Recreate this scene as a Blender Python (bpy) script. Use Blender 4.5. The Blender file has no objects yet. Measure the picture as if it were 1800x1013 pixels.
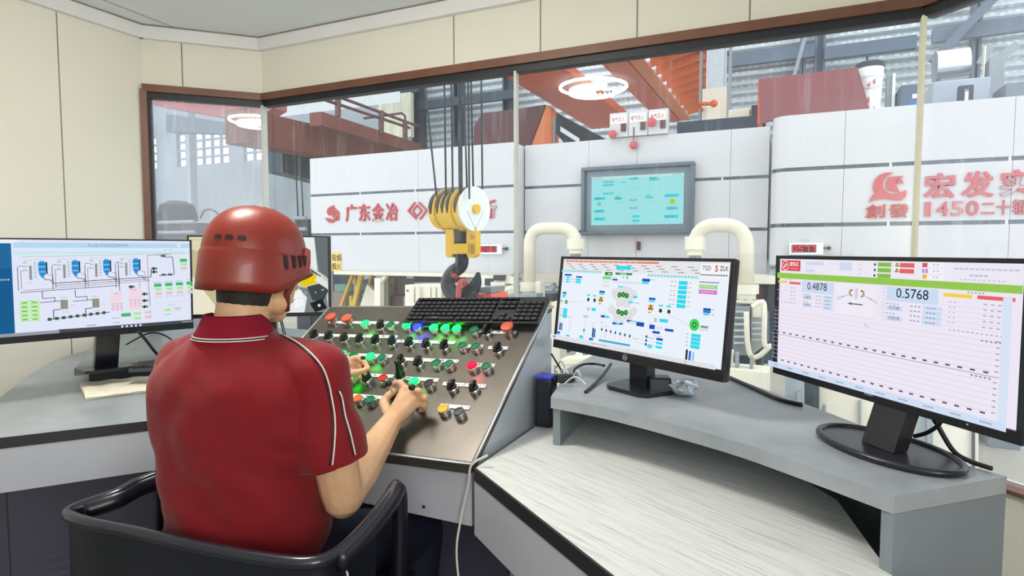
import bpy, bmesh, math, random
from mathutils import Vector, Matrix, noise
from mathutils.bvhtree import BVHTree
V = Vector
PI = math.pi
random.seed(7)
sc = bpy.context.scene
COL = sc.collection

# ------------------------------------------------------------------ camera
F, CX, CY, EYE = 1061.0, 900.0, 506.5, 1.25
YAW = math.radians(24.8)
PITCH = math.atan((506.5 - 440.0) / F)
cam = bpy.data.cameras.new('camera')
cam.sensor_width = 36.0
cam.lens = F / 1800.0 * 36.0
cam.clip_start = 0.02
cam.clip_end = 200
camo = bpy.data.objects.new('camera', cam)
COL.objects.link(camo)
camo.location = (0, 0, EYE)
camo.rotation_euler = (PI / 2 - PITCH, 0, YAW)
sc.camera = camo
CAM = V((0, 0, EYE))
FW = V((-math.sin(YAW) * math.cos(PITCH), math.cos(YAW) * math.cos(PITCH), -math.sin(PITCH)))
RT = V((math.cos(YAW), math.sin(YAW), 0))
UP = RT.cross(FW)

# ------------------------------------------------------------------ light and exposure
sc.view_settings.view_transform = 'Standard'
sc.view_settings.look = 'None'
sc.view_settings.gamma = 1.0
sc.view_settings.exposure = 0.25
sc.view_settings.use_curve_mapping = False
w = bpy.data.worlds.new('overcast_sky')
sc.world = w
w.use_nodes = True
bg = w.node_tree.nodes['Background']
bg.inputs[0].default_value = (0.95, 0.975, 1.0, 1)
bg.inputs[1].default_value = 1.75
LAMP_STRENGTH = 62.0


def area(name, loc, target, size, power, color=(1, 1, 1), sy=None):
    d = bpy.data.lights.new(name, 'AREA')
    d.energy = power
    d.color = color
    d.size = size
    if sy:
        d.shape = 'RECTANGLE'
        d.size_y = sy
    o = bpy.data.objects.new(name, d)
    COL.objects.link(o)
    o.location = loc
    o.rotation_euler = (V(target) - V(loc)).to_track_quat('-Z', 'Y').to_euler()
    return o


# added fill light on the unseen right wall, to brighten the cabin
area('added_fill_light', (1.22, -0.98, 1.5), (0.2, -0.98, 1.45), 1.5, 34, (1.0, 0.98, 0.96), 0.7)

try:
    sc.cycles.use_denoising = True
    sc.cycles.max_bounces = 8
    sc.cycles.transparent_max_bounces = 16
    sc.cycles.sample_clamp_indirect = 6.0
    sc.cycles.caustics_reflective = False
    sc.cycles.caustics_refractive = False
except Exception:
    pass


# ------------------------------------------------------------------ measuring the place from the photograph
def ray(x, y):
    return FW + RT * ((x - CX) / F) + UP * ((CY - y) / F)


def onZ(x, y, z):
    r = ray(x, y)
    return CAM + r * ((z - EYE) / r.z)


def onY(x, y, Y):
    r = ray(x, y)
    return CAM + r * (Y / r.y)


def onX(x, y, X):
    r = ray(x, y)
    return CAM + r * (X / r.x)


def onD(x, y, d):
    return CAM + ray(x, y) * d


def onP(x, y, p, n):
    r = ray(x, y)
    return CAM + r * ((p - CAM).dot(n) / r.dot(n))


# ------------------------------------------------------------------ materials
def lin(h):
    h = h.lstrip('#')
    if len(h) == 3:
        h = ''.join(a * 2 for a in h)
    o = []
    for i in (0, 2, 4):
        c = int(h[i:i + 2], 16) / 255.0
        o.append(c / 12.92 if c <= 0.04045 else ((c + 0.055) / 1.055) ** 2.4)
    return o


MATS = {}


def pm(name, hexc, rough=0.5, metal=0.0, var=0.08, scale=6.0, bump=0.0, bscale=60.0, stretch=(1, 1, 1), spec=0.5, coat=0.0, hex2=None, thr=None, sheen=0.0):
    """painted / metal / plastic surface with some natural variation"""
    if name in MATS:
        return MATS[name]
    m = bpy.data.materials.new(name)
    m.use_nodes = True
    nt = m.node_tree
    b = nt.nodes['Principled BSDF']
    c = lin(hexc)
    b.inputs['Roughness'].default_value = rough
    b.inputs['Metallic'].default_value = metal
    b.inputs['Specular IOR Level'].default_value = spec
    b.inputs['Coat Weight'].default_value = coat
    b.inputs['Sheen Weight'].default_value = sheen
    tc = nt.nodes.new('ShaderNodeTexCoord')
    mp = nt.nodes.new('ShaderNodeMapping')
    mp.inputs['Scale'].default_value = stretch
    nt.links.new(tc.outputs['Object'], mp.inputs['Vector'])
    n = nt.nodes.new('ShaderNodeTexNoise')
    n.inputs['Scale'].default_value = scale
    n.inputs['Detail'].default_value = 6
    n.inputs['Roughness'].default_value = 0.6
    nt.links.new(mp.outputs[0], n.inputs['Vector'])
    rp = nt.nodes.new('ShaderNodeValToRGB')
    lo, hi = thr if thr else (0.3, 0.7)
    rp.color_ramp.elements[0].position = lo
    rp.color_ramp.elements[1].position = hi
    if hex2:
        a, d = c, lin(hex2)
    else:
        a, d = [x * (1 - var) for x in c], [min(1, x * (1 + var)) for x in c]
    rp.color_ramp.elements[0].color = (*a, 1)
    rp.color_ramp.elements[1].color = (*d, 1)
    nt.links.new(n.outputs['Fac'], rp.inputs[0])
    nt.links.new(rp.outputs[0], b.inputs['Base Color'])
    if bump:
        n2 = nt.nodes.new('ShaderNodeTexNoise')
        n2.inputs['Scale'].default_value = bscale
        n2.inputs['Detail'].default_value = 3
        nt.links.new(mp.outputs[0], n2.inputs['Vector'])
        bp = nt.nodes.new('ShaderNodeBump')
        bp.inputs['Strength'].default_value = bump
        bp.inputs['Distance'].default_value = 0.01
        nt.links.new(n2.outputs['Fac'], bp.inputs['Height'])
        nt.links.new(bp.outputs[0], b.inputs['Normal'])
    MATS[name] = m
    return m


def em(name, hexc, strength=1.0):
    if name in MATS:
        return MATS[name]
    m = bpy.data.materials.new(name)
    m.use_nodes = True
    nt = m.node_tree
    for n in list(nt.nodes):
        nt.nodes.remove(n)
    e = nt.nodes.new('ShaderNodeEmission')
    e.inputs[0].default_value = (*lin(hexc), 1)
    e.inputs[1].default_value = strength
    o = nt.nodes.new('ShaderNodeOutputMaterial')
    nt.links.new(e.outputs[0], o.inputs[0])
    MATS[name] = m
    return m


def glass(name, dirt=0.08, tint='#eef5f6', streak=0.25):
    """one sheet of window glass: clear, a mirror at its skin, with a film of dried drips"""
    m = bpy.data.materials.new(name)
    m.use_nodes = True
    nt = m.node_tree
    for n in list(nt.nodes):
        nt.nodes.remove(n)
    N = nt.nodes.new
    L = nt.links.new
    tr = N('ShaderNodeBsdfTransparent')
    tr.inputs[0].default_value = (*lin(tint), 1)
    gl = N('ShaderNodeBsdfGlossy')
    gl.inputs['Roughness'].default_value = 0.0
    di = N('ShaderNodeBsdfTranslucent')
    di.inputs[0].default_value = (0.85, 0.9, 0.95, 1)
    ge = N('ShaderNodeNewGeometry')
    dt = N('ShaderNodeVectorMath')
    dt.operation = 'DOT_PRODUCT'
    L(ge.outputs['Normal'], dt.inputs[0])
    L(ge.outputs['Incoming'], dt.inputs[1])
    ab = N('ShaderNodeMath')
    ab.operation = 'ABSOLUTE'
    L(dt.outputs['Value'], ab.inputs[0])
    om = N('ShaderNodeMath')
    om.operation = 'SUBTRACT'
    om.inputs[0].default_value = 1
    L(ab.outputs[0], om.inputs[1])
    pw = N('ShaderNodeMath')
    pw.operation = 'POWER'
    L(om.outputs[0], pw.inputs[0])
    pw.inputs[1].default_value = 5
    ma = N('ShaderNodeMath')
    ma.operation = 'MULTIPLY_ADD'
    L(pw.outputs[0], ma.inputs[0])
    ma.inputs[1].default_value = 0.9
    ma.inputs[2].default_value = 0.055
    tc = N('ShaderNodeTexCoord')
    mp = N('ShaderNodeMapping')
    mp.inputs['Scale'].default_value = (14, 14, 0.9)
    L(tc.outputs['Object'], mp.inputs['Vector'])
    n1 = N('ShaderNodeTexNoise')
    n1.inputs['Scale'].default_value = 2.2
    n1.inputs['Detail'].default_value = 8
    n1.inputs['Roughness'].default_value = 0.7
    L(mp.outputs[0], n1.inputs['Vector'])
    r1 = N('ShaderNodeValToRGB')
    r1.color_ramp.elements[0].position = 0.52
    r1.color_ramp.elements[1].position = 0.78
    L(n1.outputs['Fac'], r1.inputs[0])
    n2 = N('ShaderNodeTexNoise')
    n2.inputs['Scale'].default_value = 1.6
    n2.inputs['Detail'].default_value = 2
    L(tc.outputs['Object'], n2.inputs['Vector'])
    r2 = N('ShaderNodeValToRGB')
    r2.color_ramp.elements[0].position = 0.4
    r2.color_ramp.elements[1].position = 0.66
    L(n2.outputs['Fac'], r2.inputs[0])
    mu = N('ShaderNodeMath')
    mu.operation = 'MULTIPLY'
    L(r1.outputs[0], mu.inputs[0])
    L(r2.outputs[0], mu.inputs[1])
    sa = N('ShaderNodeMath')
    sa.operation = 'MULTIPLY_ADD'
    L(mu.outputs[0], sa.inputs[0])
    sa.inputs[1].default_value = streak
    sa.inputs[2].default_value = dirt
    m1 = N('ShaderNodeMixShader')
    L(sa.outputs[0], m1.inputs[0])
    L(tr.outputs[0], m1.inputs[1])
    L(di.outputs[0], m1.inputs[2])
    m2 = N('ShaderNodeMixShader')
    L(ma.outputs[0], m2.inputs[0])
    L(m1.outputs[0], m2.inputs[1])
    L(gl.outputs[0], m2.inputs[2])
    o = N('ShaderNodeOutputMaterial')
    L(m2.outputs[0], o.inputs[0])
    MATS[name] = m
    return m


# ------------------------------------------------------------------ objects
MW = {}


def tag(o, label=None, cat=None, group=None, kind=None):
    if label:
        o['label'] = label
    if cat:
        o['category'] = cat
    if group:
        o['group'] = group
    if kind:
        o['kind'] = kind
    return o


def thing(name, label, cat, loc=(0, 0, 0), rz=0.0, group=None, mat=None):
    o = bpy.data.objects.new(name, None)
    COL.objects.link(o)
    M = mat if mat else Matrix.Translation(V(loc)) @ Matrix.Rotation(rz, 4, 'Z')
    o.matrix_world = M
    o.empty_display_size = 0.05
    MW[o] = M
    return tag(o, label, cat, group)


def world_of(o):
    return MW[o] if o in MW else Matrix.Identity(4)


class MB:
    """collects closed shapes into one mesh"""

    def __init__(s):
        s.v, s.f, s.m = [], [], []

    def add(s, vs, fs, mi=0):
        k = len(s.v)
        s.v += [V(a) for a in vs]
        s.f += [[i + k for i in f] for f in fs]
        s.m += [mi] * len(fs)
        return s

    def box(s, c, size, M=None, mi=0, bev=0.0):
        x, y, z = (q / 2 for q in size)
        c = V(c)
        M = M or Matrix.Identity(3)
        if bev > 0:
            b = min(bev, x * .9, y * .9, z * .9)
            bm = bmesh.new()
            bmesh.ops.create_cube(bm, size=1)
            for q in bm.verts:
                q.co = V((q.co.x * 2 * x, q.co.y * 2 * y, q.co.z * 2 * z))
            bmesh.ops.bevel(bm, geom=bm.edges[:], offset=b, segments=2, profile=0.5, affect='EDGES')
            bm.verts.index_update()
            vs = [c + M @ q.co for q in bm.verts]
            fs = [[q.index for q in f.verts] for f in bm.faces]
            bm.free()
            return s.add(vs, fs, mi)
        vs = [c + M @ V((a * x, b * y, d * z)) for a in (-1, 1) for b in (-1, 1) for d in (-1, 1)]
        return s.add(vs, [(0, 1, 3, 2), (4, 6, 7, 5), (0, 4, 5, 1), (2, 3, 7, 6), (0, 2, 6, 4), (1, 5, 7, 3)], mi)

    def b2(s, lo, hi, mi=0, bev=0.0):
        lo, hi = V(lo), V(hi)
        return s.box((lo + hi) / 2, [abs(a) for a in (hi - lo)], None, mi, bev)

    def prism(s, poly, ext, mi=0):
        """closed prism: polygon of 3-D points pushed along ext"""
        ext = V(ext)
        p = [V(a) for a in poly]
        n = len(p)
        nn = V((0, 0, 0))
        for i in range(n):
            nn += p[i].cross(p[(i + 1) % n])
        if nn.dot(ext) > 0:
            p.reverse()
        vs = p + [a + ext for a in p]
        fs = [list(range(n)), list(range(2 * n - 1, n - 1, -1))]
        for i in range(n):
            j = (i + 1) % n
            fs.append([j, i, n + i, n + j])
        return s.add(vs, fs, mi)

    def zprism(s, poly, z0, z1, mi=0):
        return s.prism([(a[0], a[1], z0) for a in poly], (0, 0, z1 - z0), mi)

    def tube(s, pts, r, n=10, mi=0, closed=False, flat=None):
        pts = [V(p) for p in pts]
        k = len(pts)
        rs = r if isinstance(r, (list, tuple)) else [r] * k
        ts = []
        for i in range(k):
            if closed:
                t = pts[(i + 1) % k] - pts[i - 1]
            else:
                t = pts[min(i + 1, k - 1)] - pts[max(i - 1, 0)]
            ts.append(t.normalized())
        u = ts[0].orthogonal().normalized()
        vs = []
        for i in range(k):
            u = (u - ts[i] * u.dot(ts[i]))
            u = u.normalized() if u.length > 1e-6 else ts[i].orthogonal().normalized()
            w_ = ts[i].cross(u)
            for j in range(n):
                a = 2 * PI * j / n
                vs.append(pts[i] + (u * math.cos(a) + w_ * math.sin(a)) * rs[i])
        fs = []
        rng = k if closed else k - 1
        for i in range(rng):
            i2 = (i + 1) % k
            for j in range(n):
                j2 = (j + 1) % n
                fs.append((i * n + j, i * n + j2, i2 * n + j2, i2 * n + j))
        if not closed:
            fs.append(list(range(n - 1, -1, -1)))
            fs.append([(k - 1) * n + j for j in range(n)])
        return s.add(vs, fs, mi)

    def cyl(s, a, b, r, r2=None, n=20, mi=0):
        return s.tube([a, b], [r, r if r2 is None else r2], n, mi)

    def lathe(s, prof, o=(0, 0, 0), ax=(0, 0, 1), n=28, mi=0):
        """prof: (radius, height) pairs from bottom axis to top axis"""
        o, ax = V(o), V(ax).normalized()
        u = ax.orthogonal().normalized()
        w_ = ax.cross(u)
        vs, fs = [], []
        for (r, h) in prof:
            for j in range(n):
                a = 2 * PI * j / n
                vs.append(o + ax * h + (u * math.cos(a) + w_ * math.sin(a)) * max(r, 1e-5))
        for i in range(len(prof) - 1):
            for j in range(n):
                j2 = (j + 1) % n
                fs.append((i * n + j, i * n + j2, (i + 1) * n + j2, (i + 1) * n + j))
        fs.append(list(range(n - 1, -1, -1)))
        fs.append([(len(prof) - 1) * n + j for j in range(n)])
        return s.add(vs, fs, mi)

    def ball(s, c, r, n=14, mi=0, sc_=(1, 1, 1), M=None):
        c = V(c)
        M = M or Matrix.Identity(3)
        vs, fs = [c + M @ V((0, 0, -r * sc_[2]))], []
        h = n // 2
        for i in range(1, h):
            t = PI * i / h
            for j in range(n):
                a = 2 * PI * j / n
                vs.append(c + M @ V((r * math.sin(t) * math.cos(a) * sc_[0], r * math.sin(t) * math.sin(a) * sc_[1], -r * math.cos(t) * sc_[2])))
        vs.append(c + M @ V((0, 0, r * sc_[2])))
        for j in range(n):
            fs.append((0, 1 + (j + 1) % n, 1 + j))
        for i in range(h - 2):
            for j in range(n):
                a, b = 1 + i * n + j, 1 + i * n + (j + 1) % n
                fs.append((a, b, b + n, a + n))
        k = 1 + (h - 2) * n
        for j in range(n):
            fs.append((k + j, k + (j + 1) % n, len(vs) - 1))
        return s.add(vs, fs, mi)

    def build(s, name, mat, parent=None, smooth=False, label=None):
        me = bpy.data.meshes.new(name)
        inv = world_of(parent).inverted() if parent else None
        vs = [(inv @ a) if inv else a for a in s.v]
        me.from_pydata([tuple(a) for a in vs], [], s.f)
        mats = mat if isinstance(mat, (list, tuple)) else [mat]
        for q in mats:
            me.materials.append(q)
        if len(mats) > 1:
            me.polygons.foreach_set('material_index', s.m)
        me.update()
        if smooth:
            me.polygons.foreach_set('use_smooth', [True] * len(me.polygons))
            if smooth is not True:
                me.set_sharp_from_angle(angle=math.radians(smooth))
        o = bpy.data.objects.new(name, me)
        COL.objects.link(o)
        if parent:
            o.parent = parent
            MW[o] = world_of(parent)
        if label:
            o['label'] = label
        return o


def struct(name, mb, mat, parent=None, smooth=False, label=None, cat=None):
    o = mb.build(name, mat, parent, smooth)
    if parent is None:
        tag(o, label, cat, None, 'structure')
    return o


def single(name, mb, mat, label, cat, group=None, smooth=False):
    """a thing that is one mesh, its origin at its base"""
    n = len(mb.v)
    c = sum(mb.v, V((0, 0, 0))) / n
    c.z = min(a.z for a in mb.v)
    mb.v = [a - c for a in mb.v]
    o = mb.build(name, mat, None, smooth)
    o.location = c
    MW[o] = Matrix.Translation(c)
    return tag(o, label, cat, group)


def smooth_path(pts, n=8, closed=False):
    p = [V(a) for a in pts]
    out = []
    k = len(p)
    for i in range(k if closed else k - 1):
        if closed:
            a, b, c, d = p[i - 1], p[i], p[(i + 1) % k], p[(i + 2) % k]
        else:
            a, b, c, d = p[max(i - 1, 0)], p[i], p[i + 1], p[min(i + 2, k - 1)]
        for j in range(n):
            t = j / n
            out.append(0.5 * ((2 * b) + (c - a) * t + (2 * a - 5 * b + 4 * c - d) * t * t + (3 * b - a - 3 * c + d) * t ** 3))
    if not closed:
        out.append(p[-1])
    return out


def interp(xs, n=8):
    """smooth scalars the same way"""
    return [a.x for a in smooth_path([V((x, 0, 0)) for x in xs], n)]


FONT_CACHE = {}


def text_geo(s, bold=0.0, extrude=0.0):
    """outline of a string, height of a capital about 0.7; returns (verts, faces, width)"""
    key = (s, bold, extrude)
    if key in FONT_CACHE:
        return FONT_CACHE[key]
    cu = bpy.data.curves.new('lettering', 'FONT')
    cu.body = s
    cu.size = 1.0
    cu.offset = bold
    cu.extrude = extrude
    cu.resolution_u = 3
    ob = bpy.data.objects.new('lettering', cu)
    COL.objects.link(ob)
    bpy.context.view_layer.update()
    dg = bpy.context.evaluated_depsgraph_get()
    me = bpy.data.meshes.new_from_object(ob.evaluated_get(dg))
    vs = [V(a.co) for a in me.vertices]
    fs = [list(p.vertices) for p in me.polygons]
    bpy.data.objects.remove(ob)
    bpy.data.curves.remove(cu)
    bpy.data.meshes.remove(me)
    wd = max((a.x for a in vs), default=0.0)
    FONT_CACHE[key] = (vs, fs, wd)
    return FONT_CACHE[key]


def put_text(mb, s, o, ux, uy, h, mi=0, bold=0.0, depth=0.0, wide=None, fit=True, align='l'):
    """lettering of height h: baseline starts at o, runs along ux, stands along uy"""
    vs, fs, wd = text_geo(s, bold, 0.5 if depth else 0.0)
    if not vs:
        return
    ux, uy = V(ux).normalized(), V(uy).normalized()
    n = ux.cross(uy)
    y0, y1 = min(a.y for a in vs), max(a.y for a in vs)
    x0 = min(a.x for a in vs)
    k = h / max(y1 - y0, 1e-6) if fit else h
    kx = k if wide is None else wide / max(wd - x0, 1e-6)
    sh = -(wd - x0) * kx / 2 if align == 'c' else 0.0
    yb = y0 if fit else 0
    mb.add([V(o) + ux * ((a.x - x0) * kx + sh) + uy * ((a.y - yb) * k) + n * ((a.z + 0.5) * depth) for a in vs], fs, mi)


class UI:
    """what a display shows: flat coloured shapes of one lit panel"""

    def __init__(s, o, ux, uy, w, h):
        s.o, s.ux, s.uy = V(o), V(ux).normalized(), V(uy).normalized()
        s.n = s.ux.cross(s.uy)
        s.w, s.h = w, h
        s.mb = MB()
        s.cols = []
        s.lay = 0

    def ci(s, c):
        if c not in s.cols:
            s.cols.append(c)
        return s.cols.index(c)

    vm = None

    def p(s, u, v):
        if s.vm:
            v = s.vm(v)
        u, v = min(max(u, 0.0), 1.0), min(max(v, 0.0), 1.0)
        return s.o + s.ux * (u * s.w) + s.uy * ((1 - v) * s.h) + s.n * (s.lay * 0.00006)

    def poly(s, pts, c):
        s.lay += 1
        q = [s.p(*a) for a in pts]
        k = len(q)
        nn = V((0, 0, 0))
        for i in range(k):
            nn += (q[i] - q[0]).cross(q[(i + 1) % k] - q[0])
        if nn.dot(s.n) < 0:
            q.reverse()
        s.mb.add(q, [list(range(k))], s.ci(c))

    def rect(s, u0, v0, u1, v1, c):
        s.poly([(u0, v0), (u1, v0), (u1, v1), (u0, v1)], c)

    def line(s, pts, c, t=0.0025):
        for a, b in zip(pts, pts[1:]):
            dx, dy = (b[0] - a[0]) * s.w, (b[1] - a[1]) * s.h
            L = math.hypot(dx, dy) or 1
            nx, ny = -dy / L * t * s.w / 2 / s.w, dx / L * t * s.w / 2 / s.h
            s.poly([(a[0] + nx, a[1] + ny), (b[0] + nx, b[1] + ny), (b[0] - nx, b[1] - ny), (a[0] - nx, a[1] - ny)], c)

    def disc(s, u, v, r, c, n=16):
        s.poly([(u + r * math.cos(2 * PI * i / n), v + r * math.sin(2 * PI * i / n) * s.w / s.h) for i in range(n)], c)

    def text(s, t, u, v, h, c, bold=0.0, wide=None, align='l'):
        s.lay += 1
        put_text(s.mb, t, s.p(u, v), s.ux, s.uy, h * s.h, s.ci(c), bold, 0, wide * s.w if wide else None, True, align)

    def dashes(s, u, v, n, du, c='#8a8f98', t=0.004, l=0.6, h=0.012):
        """rows of print too small to read in the photograph"""
        q = [int(c.lstrip('#')[i:i + 2] if len(c) == 7 else c[1 + i // 2] * 2, 16) for i in (0, 2, 4)]
        c = '#%02x%02x%02x' % tuple(int(a + (236 - a) * .3) if a < 236 else a for a in q)
        for i in range(n):
            s.rect(u + i * du, v, u + i * du + du * l * .9, v + h * .72, c)

    def build(s, parent, strength=1.0, name='screen'):
        strength = strength / 2 ** sc.view_settings.exposure
        return s.mb.build(name, [em('screen_' + c.strip('#') + '_%d' % int(strength * 100), c, strength) for c in s.cols], parent)

# ================================================================== THE CABIN
WY = 2.70
K0, K1, K2, K3 = V((-3.325, 2.26, 0)), V((-2.885, WY, 0)), V((0.42, WY, 0)), V((1.25, WY - 0.83, 0))
CEIL, HEAD, SILL = 2.5, 2.15, 0.47
BACKY = -1.7
m_wall = pm('cream_wall_panel', '#efecdf', 0.6, 0, 0.02, 1.5)
m_joint = pm('panel_joint', '#8d897c', 0.8)
m_ceil = pm('white_ceiling', '#f1f6f8', 0.7, 0, 0.02, 2)
m_crown = pm('white_crown', '#f0eff0', 0.5, 0, 0.02)
m_wood = pm('brown_wood_trim', '#6a4234', 0.45, 0, 0.25, 5, stretch=(1, 1, 1), hex2='#7d5540')
m_gask = pm('dark_gasket', '#1c2029', 0.5)
m_floor = pm('grey_floor', '#6f7478', 0.6, 0, 0.1, 4)


def wall_seg(mb, a, b, z0, z1, t=0.08, mi=0):
    d = (b - a).normalized()
    n = V((-d.y, d.x, 0))
    mb.zprism([a, b, b + n * t, a + n * t], z0, z1, mi)


def on_seg(px, a, b):
    """point of the plan line a-b met by the view through column px"""
    r = ray(px, 440)
    d = b - a
    # CAM.xy + r*t = a + d*s
    det = r.x * (-d.y) + d.x * r.y
    t = (a.x * (-d.y) + d.x * a.y) / det
    return V((r.x * t, r.y * t, 0))


def joint(mb, p, a, b, z0, z1, wd=0.006):
    d = (b - a).normalized()
    n = V((d.y, -d.x, 0))
    q = p + n * 0.0015
    mb.zprism([q - d * wd / 2, q + d * wd / 2, q + d * wd / 2 - n * 0.01, q - d * wd / 2 - n * 0.01], z0, z1, 1)


mb = MB()
A, B = V((K0.x, BACKY, 0)), K0
wall_seg(mb, A, B, 0, CEIL)
for px in (118, -60):
    joint(mb, on_seg(px, A, B), A, B, 0, CEIL - 0.07, 0.005)
struct('wall_left', mb, [m_wall, m_joint], label='cream panelled side wall with a thin upright seam', cat='wall')
mb = MB()
wall_seg(mb, K0, K1, HEAD, CEIL)
wall_seg(mb, K0, K1, 0, SILL)
joint(mb, on_seg(331, K0, K1), K0, K1, HEAD + .02, CEIL - .07)
struct('wall_corner', mb, [m_wall, m_joint], label='short slanting wall above the narrow window', cat='wall')
mb = MB()
wall_seg(mb, K1, K2, HEAD, CEIL)
wall_seg(mb, K1, K2, 0, SILL)
for px in (949, 1115, 1308, 800):
    joint(mb, on_seg(px, K1, K2), K1, K2, HEAD + .02, CEIL - .07)
struct('wall_front', mb, [m_wall, m_joint], label='cream wall band above the long front window', cat='wall')
mb = MB()
wall_seg(mb, K2, K3, HEAD, CEIL)
wall_seg(mb, K2, K3, 0, SILL)
wall_seg(mb, K3, V((K3.x, BACKY, 0)), 0, CEIL)
struct('wall_right', mb, [m_wall, m_joint], label='pale wall below the slanting right window', cat='wall')
mb = MB()
wall_seg(mb, V((K3.x, BACKY, 0)), V((K0.x, BACKY, 0)), 0, CEIL)
struct('wall_back', mb, m_wall, label='wall behind the viewer', cat='wall')
PLAN = [(K0.x, BACKY), (K3.x, BACKY), (K3.x, K3.y), (K2.x, K2.y), (K1.x, K1.y), (K0.x, K0.y)]
struct('floor', MB().zprism(PLAN, -0.06, 0), m_floor, label='dark floor under the desks', cat='floor')
mb = MB().zprism(PLAN, CEIL, CEIL + 0.08)
# the joint between two ceiling sheets
p0, p1 = onZ(120, -24, CEIL), onZ(306, 48, CEIL)
d = (p1 - p0).normalized()
n = V((-d.y, d.x, 0)) * .002
mb.prism([p0 - n + V((0, 0, .004)), p1 - n + V((0, 0, .004)), p1 + n + V((0, 0, .004)), p0 + n + V((0, 0, .004))], (0, 0, -.0055), 1)
struct('ceiling', mb, [m_ceil, m_joint], label='flat white cabin ceiling', cat='ceiling')
for i, (a, b, nm) in enumerate(((V((K0.x, BACKY, 0)), K0, 'trim_1'), (K0, K1, 'trim_2'), (K1, K2, 'trim_3'), (K2, K3, 'trim_4'))):
    d = (b - a).normalized()
    n = V((d.y, -d.x, 0))
    mb = MB()
    e = 0.02
    mb.zprism([a, b, b + n * 0.03 - d * e * (i > 0), a + n * 0.03], CEIL - 0.075, CEIL - 0.006)
    mb.zprism([a, b, b + n * 0.036, a + n * 0.036], CEIL - 0.006, CEIL - 0.0005, 1)
    struct(nm, mb, [m_crown, m_joint], label='white cornice strip under the ceiling, ' + ('side wall', 'slanting corner', 'front wall', 'right end')[i], cat='cornice')


def win_head(o, a, b, name='head_trim'):
    d = (b - a).normalized()
    n = V((d.y, -d.x, 0))
    MB().zprism([a + n * .022, b + n * .022, b - n * .05, a - n * .05], HEAD - 0.012, HEAD + 0.028).build('head_trim', m_wood, o)
    MB().zprism([a + n * .006, b + n * .006, b - n * .05, a - n * .05], HEAD - 0.046, HEAD - 0.0125).build('head_gasket', m_gask, o)
    MB().zprism([a + n * .03, b + n * .03, b - n * .06, a - n * .06], SILL - 0.012, SILL + 0.002).build('window_sill', m_wood, o)


def pane(o, a, b, mat):
    d = (b - a).normalized()
    n = V((d.y, -d.x, 0))
    q = MB()
    a, b = a - n * .02, b - n * .02
    vs = [V((a.x, a.y, SILL)), V((b.x, b.y, SILL)), V((b.x, b.y, HEAD - .04)), V((a.x, a.y, HEAD - .04))]
    q.add(vs, [(0, 1, 2, 3)])
    q.build('glass_pane', mat, o)


g_corner = glass('glass_corner', 0.22, '#e6edf2', 0.5)
g_front = glass('glass_front', 0.045, '#eef5f5', 0.4)
g_mid = glass('glass_middle', 0.035, '#f0f6f5', 0.3)
g_right = glass('glass_right', 0.10, '#f0f5f6', 0.35)
m_seal = pm('pale_window_seal', '#d8dcd6', 0.4)
m_seal_y = pm('yellowed_window_seal', '#fff9df', 0.5)

w1 = tag(thing('window_1', None, None, K0), 'narrow slanting window beside the side wall', 'window', None, 'structure')
win_head(w1, K0, K1)
pane(w1, K0 + (K1 - K0) * 0.03, K1, g_corner)
d = (K1 - K0).normalized()
n = V((d.y, -d.x, 0))
mb = MB().zprism([K0 - d * .012 + n * .025, K0 + d * .022 + n * .02, K0 + d * .022 - n * .06, K0 - d * .012 - n * .06], SILL, HEAD)
mb.build('side_frame', m_wood, w1)
MB().zprism([K0 + d * .022 + n * .01, K0 + d * .036 + n * .01, K0 + d * .036 - n * .06, K0 + d * .022 - n * .06], SILL, HEAD - .04).build('side_gasket', m_gask, w1)

w2 = tag(thing('window_2', None, None, K1), 'long front window looking into the mill hall', 'window', None, 'structure')
win_head(w2, K1, K2)
XM = on_seg(906, K1, K2)
pane(w2, K1, XM, g_front)
pane(w2, XM, K2, g_mid)
MB().zprism([K1 + V((-.008, -.012, 0)), K1 + V((.012, -.016, 0)), K1 + V((.012, .02, 0)), K1 + V((-.01, .015, 0))], SILL, HEAD - .04).build('corner_seal', m_seal, w2)
MB().zprism([XM + V((-.006, -.008, 0)), XM + V((.006, -.008, 0)), XM + V((.006, .024, 0)), XM + V((-.006, .024, 0))], SILL, HEAD - .04).build('pane_joint', m_seal, w2)
w3 = tag(thing('window_3', None, None, K2), 'slanting window at the right end of the cabin', 'window', None, 'structure')
win_head(w3, K2, K3)
pane(w3, K2, K3, g_right)
MB().zprism([K2 + V((-.009, -.006, 0)), K2 + V((.0, -.010, 0)), K2 + V((.009, -.010, 0)), K2 + V((.009, .02, 0)), K2 + V((-.009, .02, 0))], SILL, HEAD - .04).build('corner_seal', m_seal_y, w3)

# the round ceiling lamp (its mirror image shows in the glass)
LX, LY, LZ = -1.377, 1.013, CEIL
t = thing('ceiling_lamp', 'round white ring lamp lit under the cabin ceiling', 'ceiling lamp', (LX, LY, CEIL - 0.06))
m_lampw = pm('lamp_white', '#f4f2ea', 0.4)
e_lamp = em('lamp_light', '#fff8ec', LAMP_STRENGTH)
mb = MB()
mb.cyl((LX, LY, CEIL - .0205), (LX, LY, CEIL - .0005), .20, n=40)
mb.build('ceiling_plate', m_lampw, t)
R = 0.245
pts = [(LX + R * math.cos(2 * PI * i / 48), LY + R * math.sin(2 * PI * i / 48), CEIL - .034) for i in range(48)]
MB().tube(pts, .012, 8, 0, True).build('outer_ring', e_lamp, t, True)
for i in range(4):
    a = PI / 4 + i * PI / 2
    mb = MB()
    mb.cyl((LX + .19 * math.cos(a), LY + .19 * math.sin(a), CEIL - .02), (LX + R * math.cos(a), LY + R * math.sin(a), CEIL - .034), .005, n=8)
    mb.build('ring_bracket', m_lampw, t)
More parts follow.
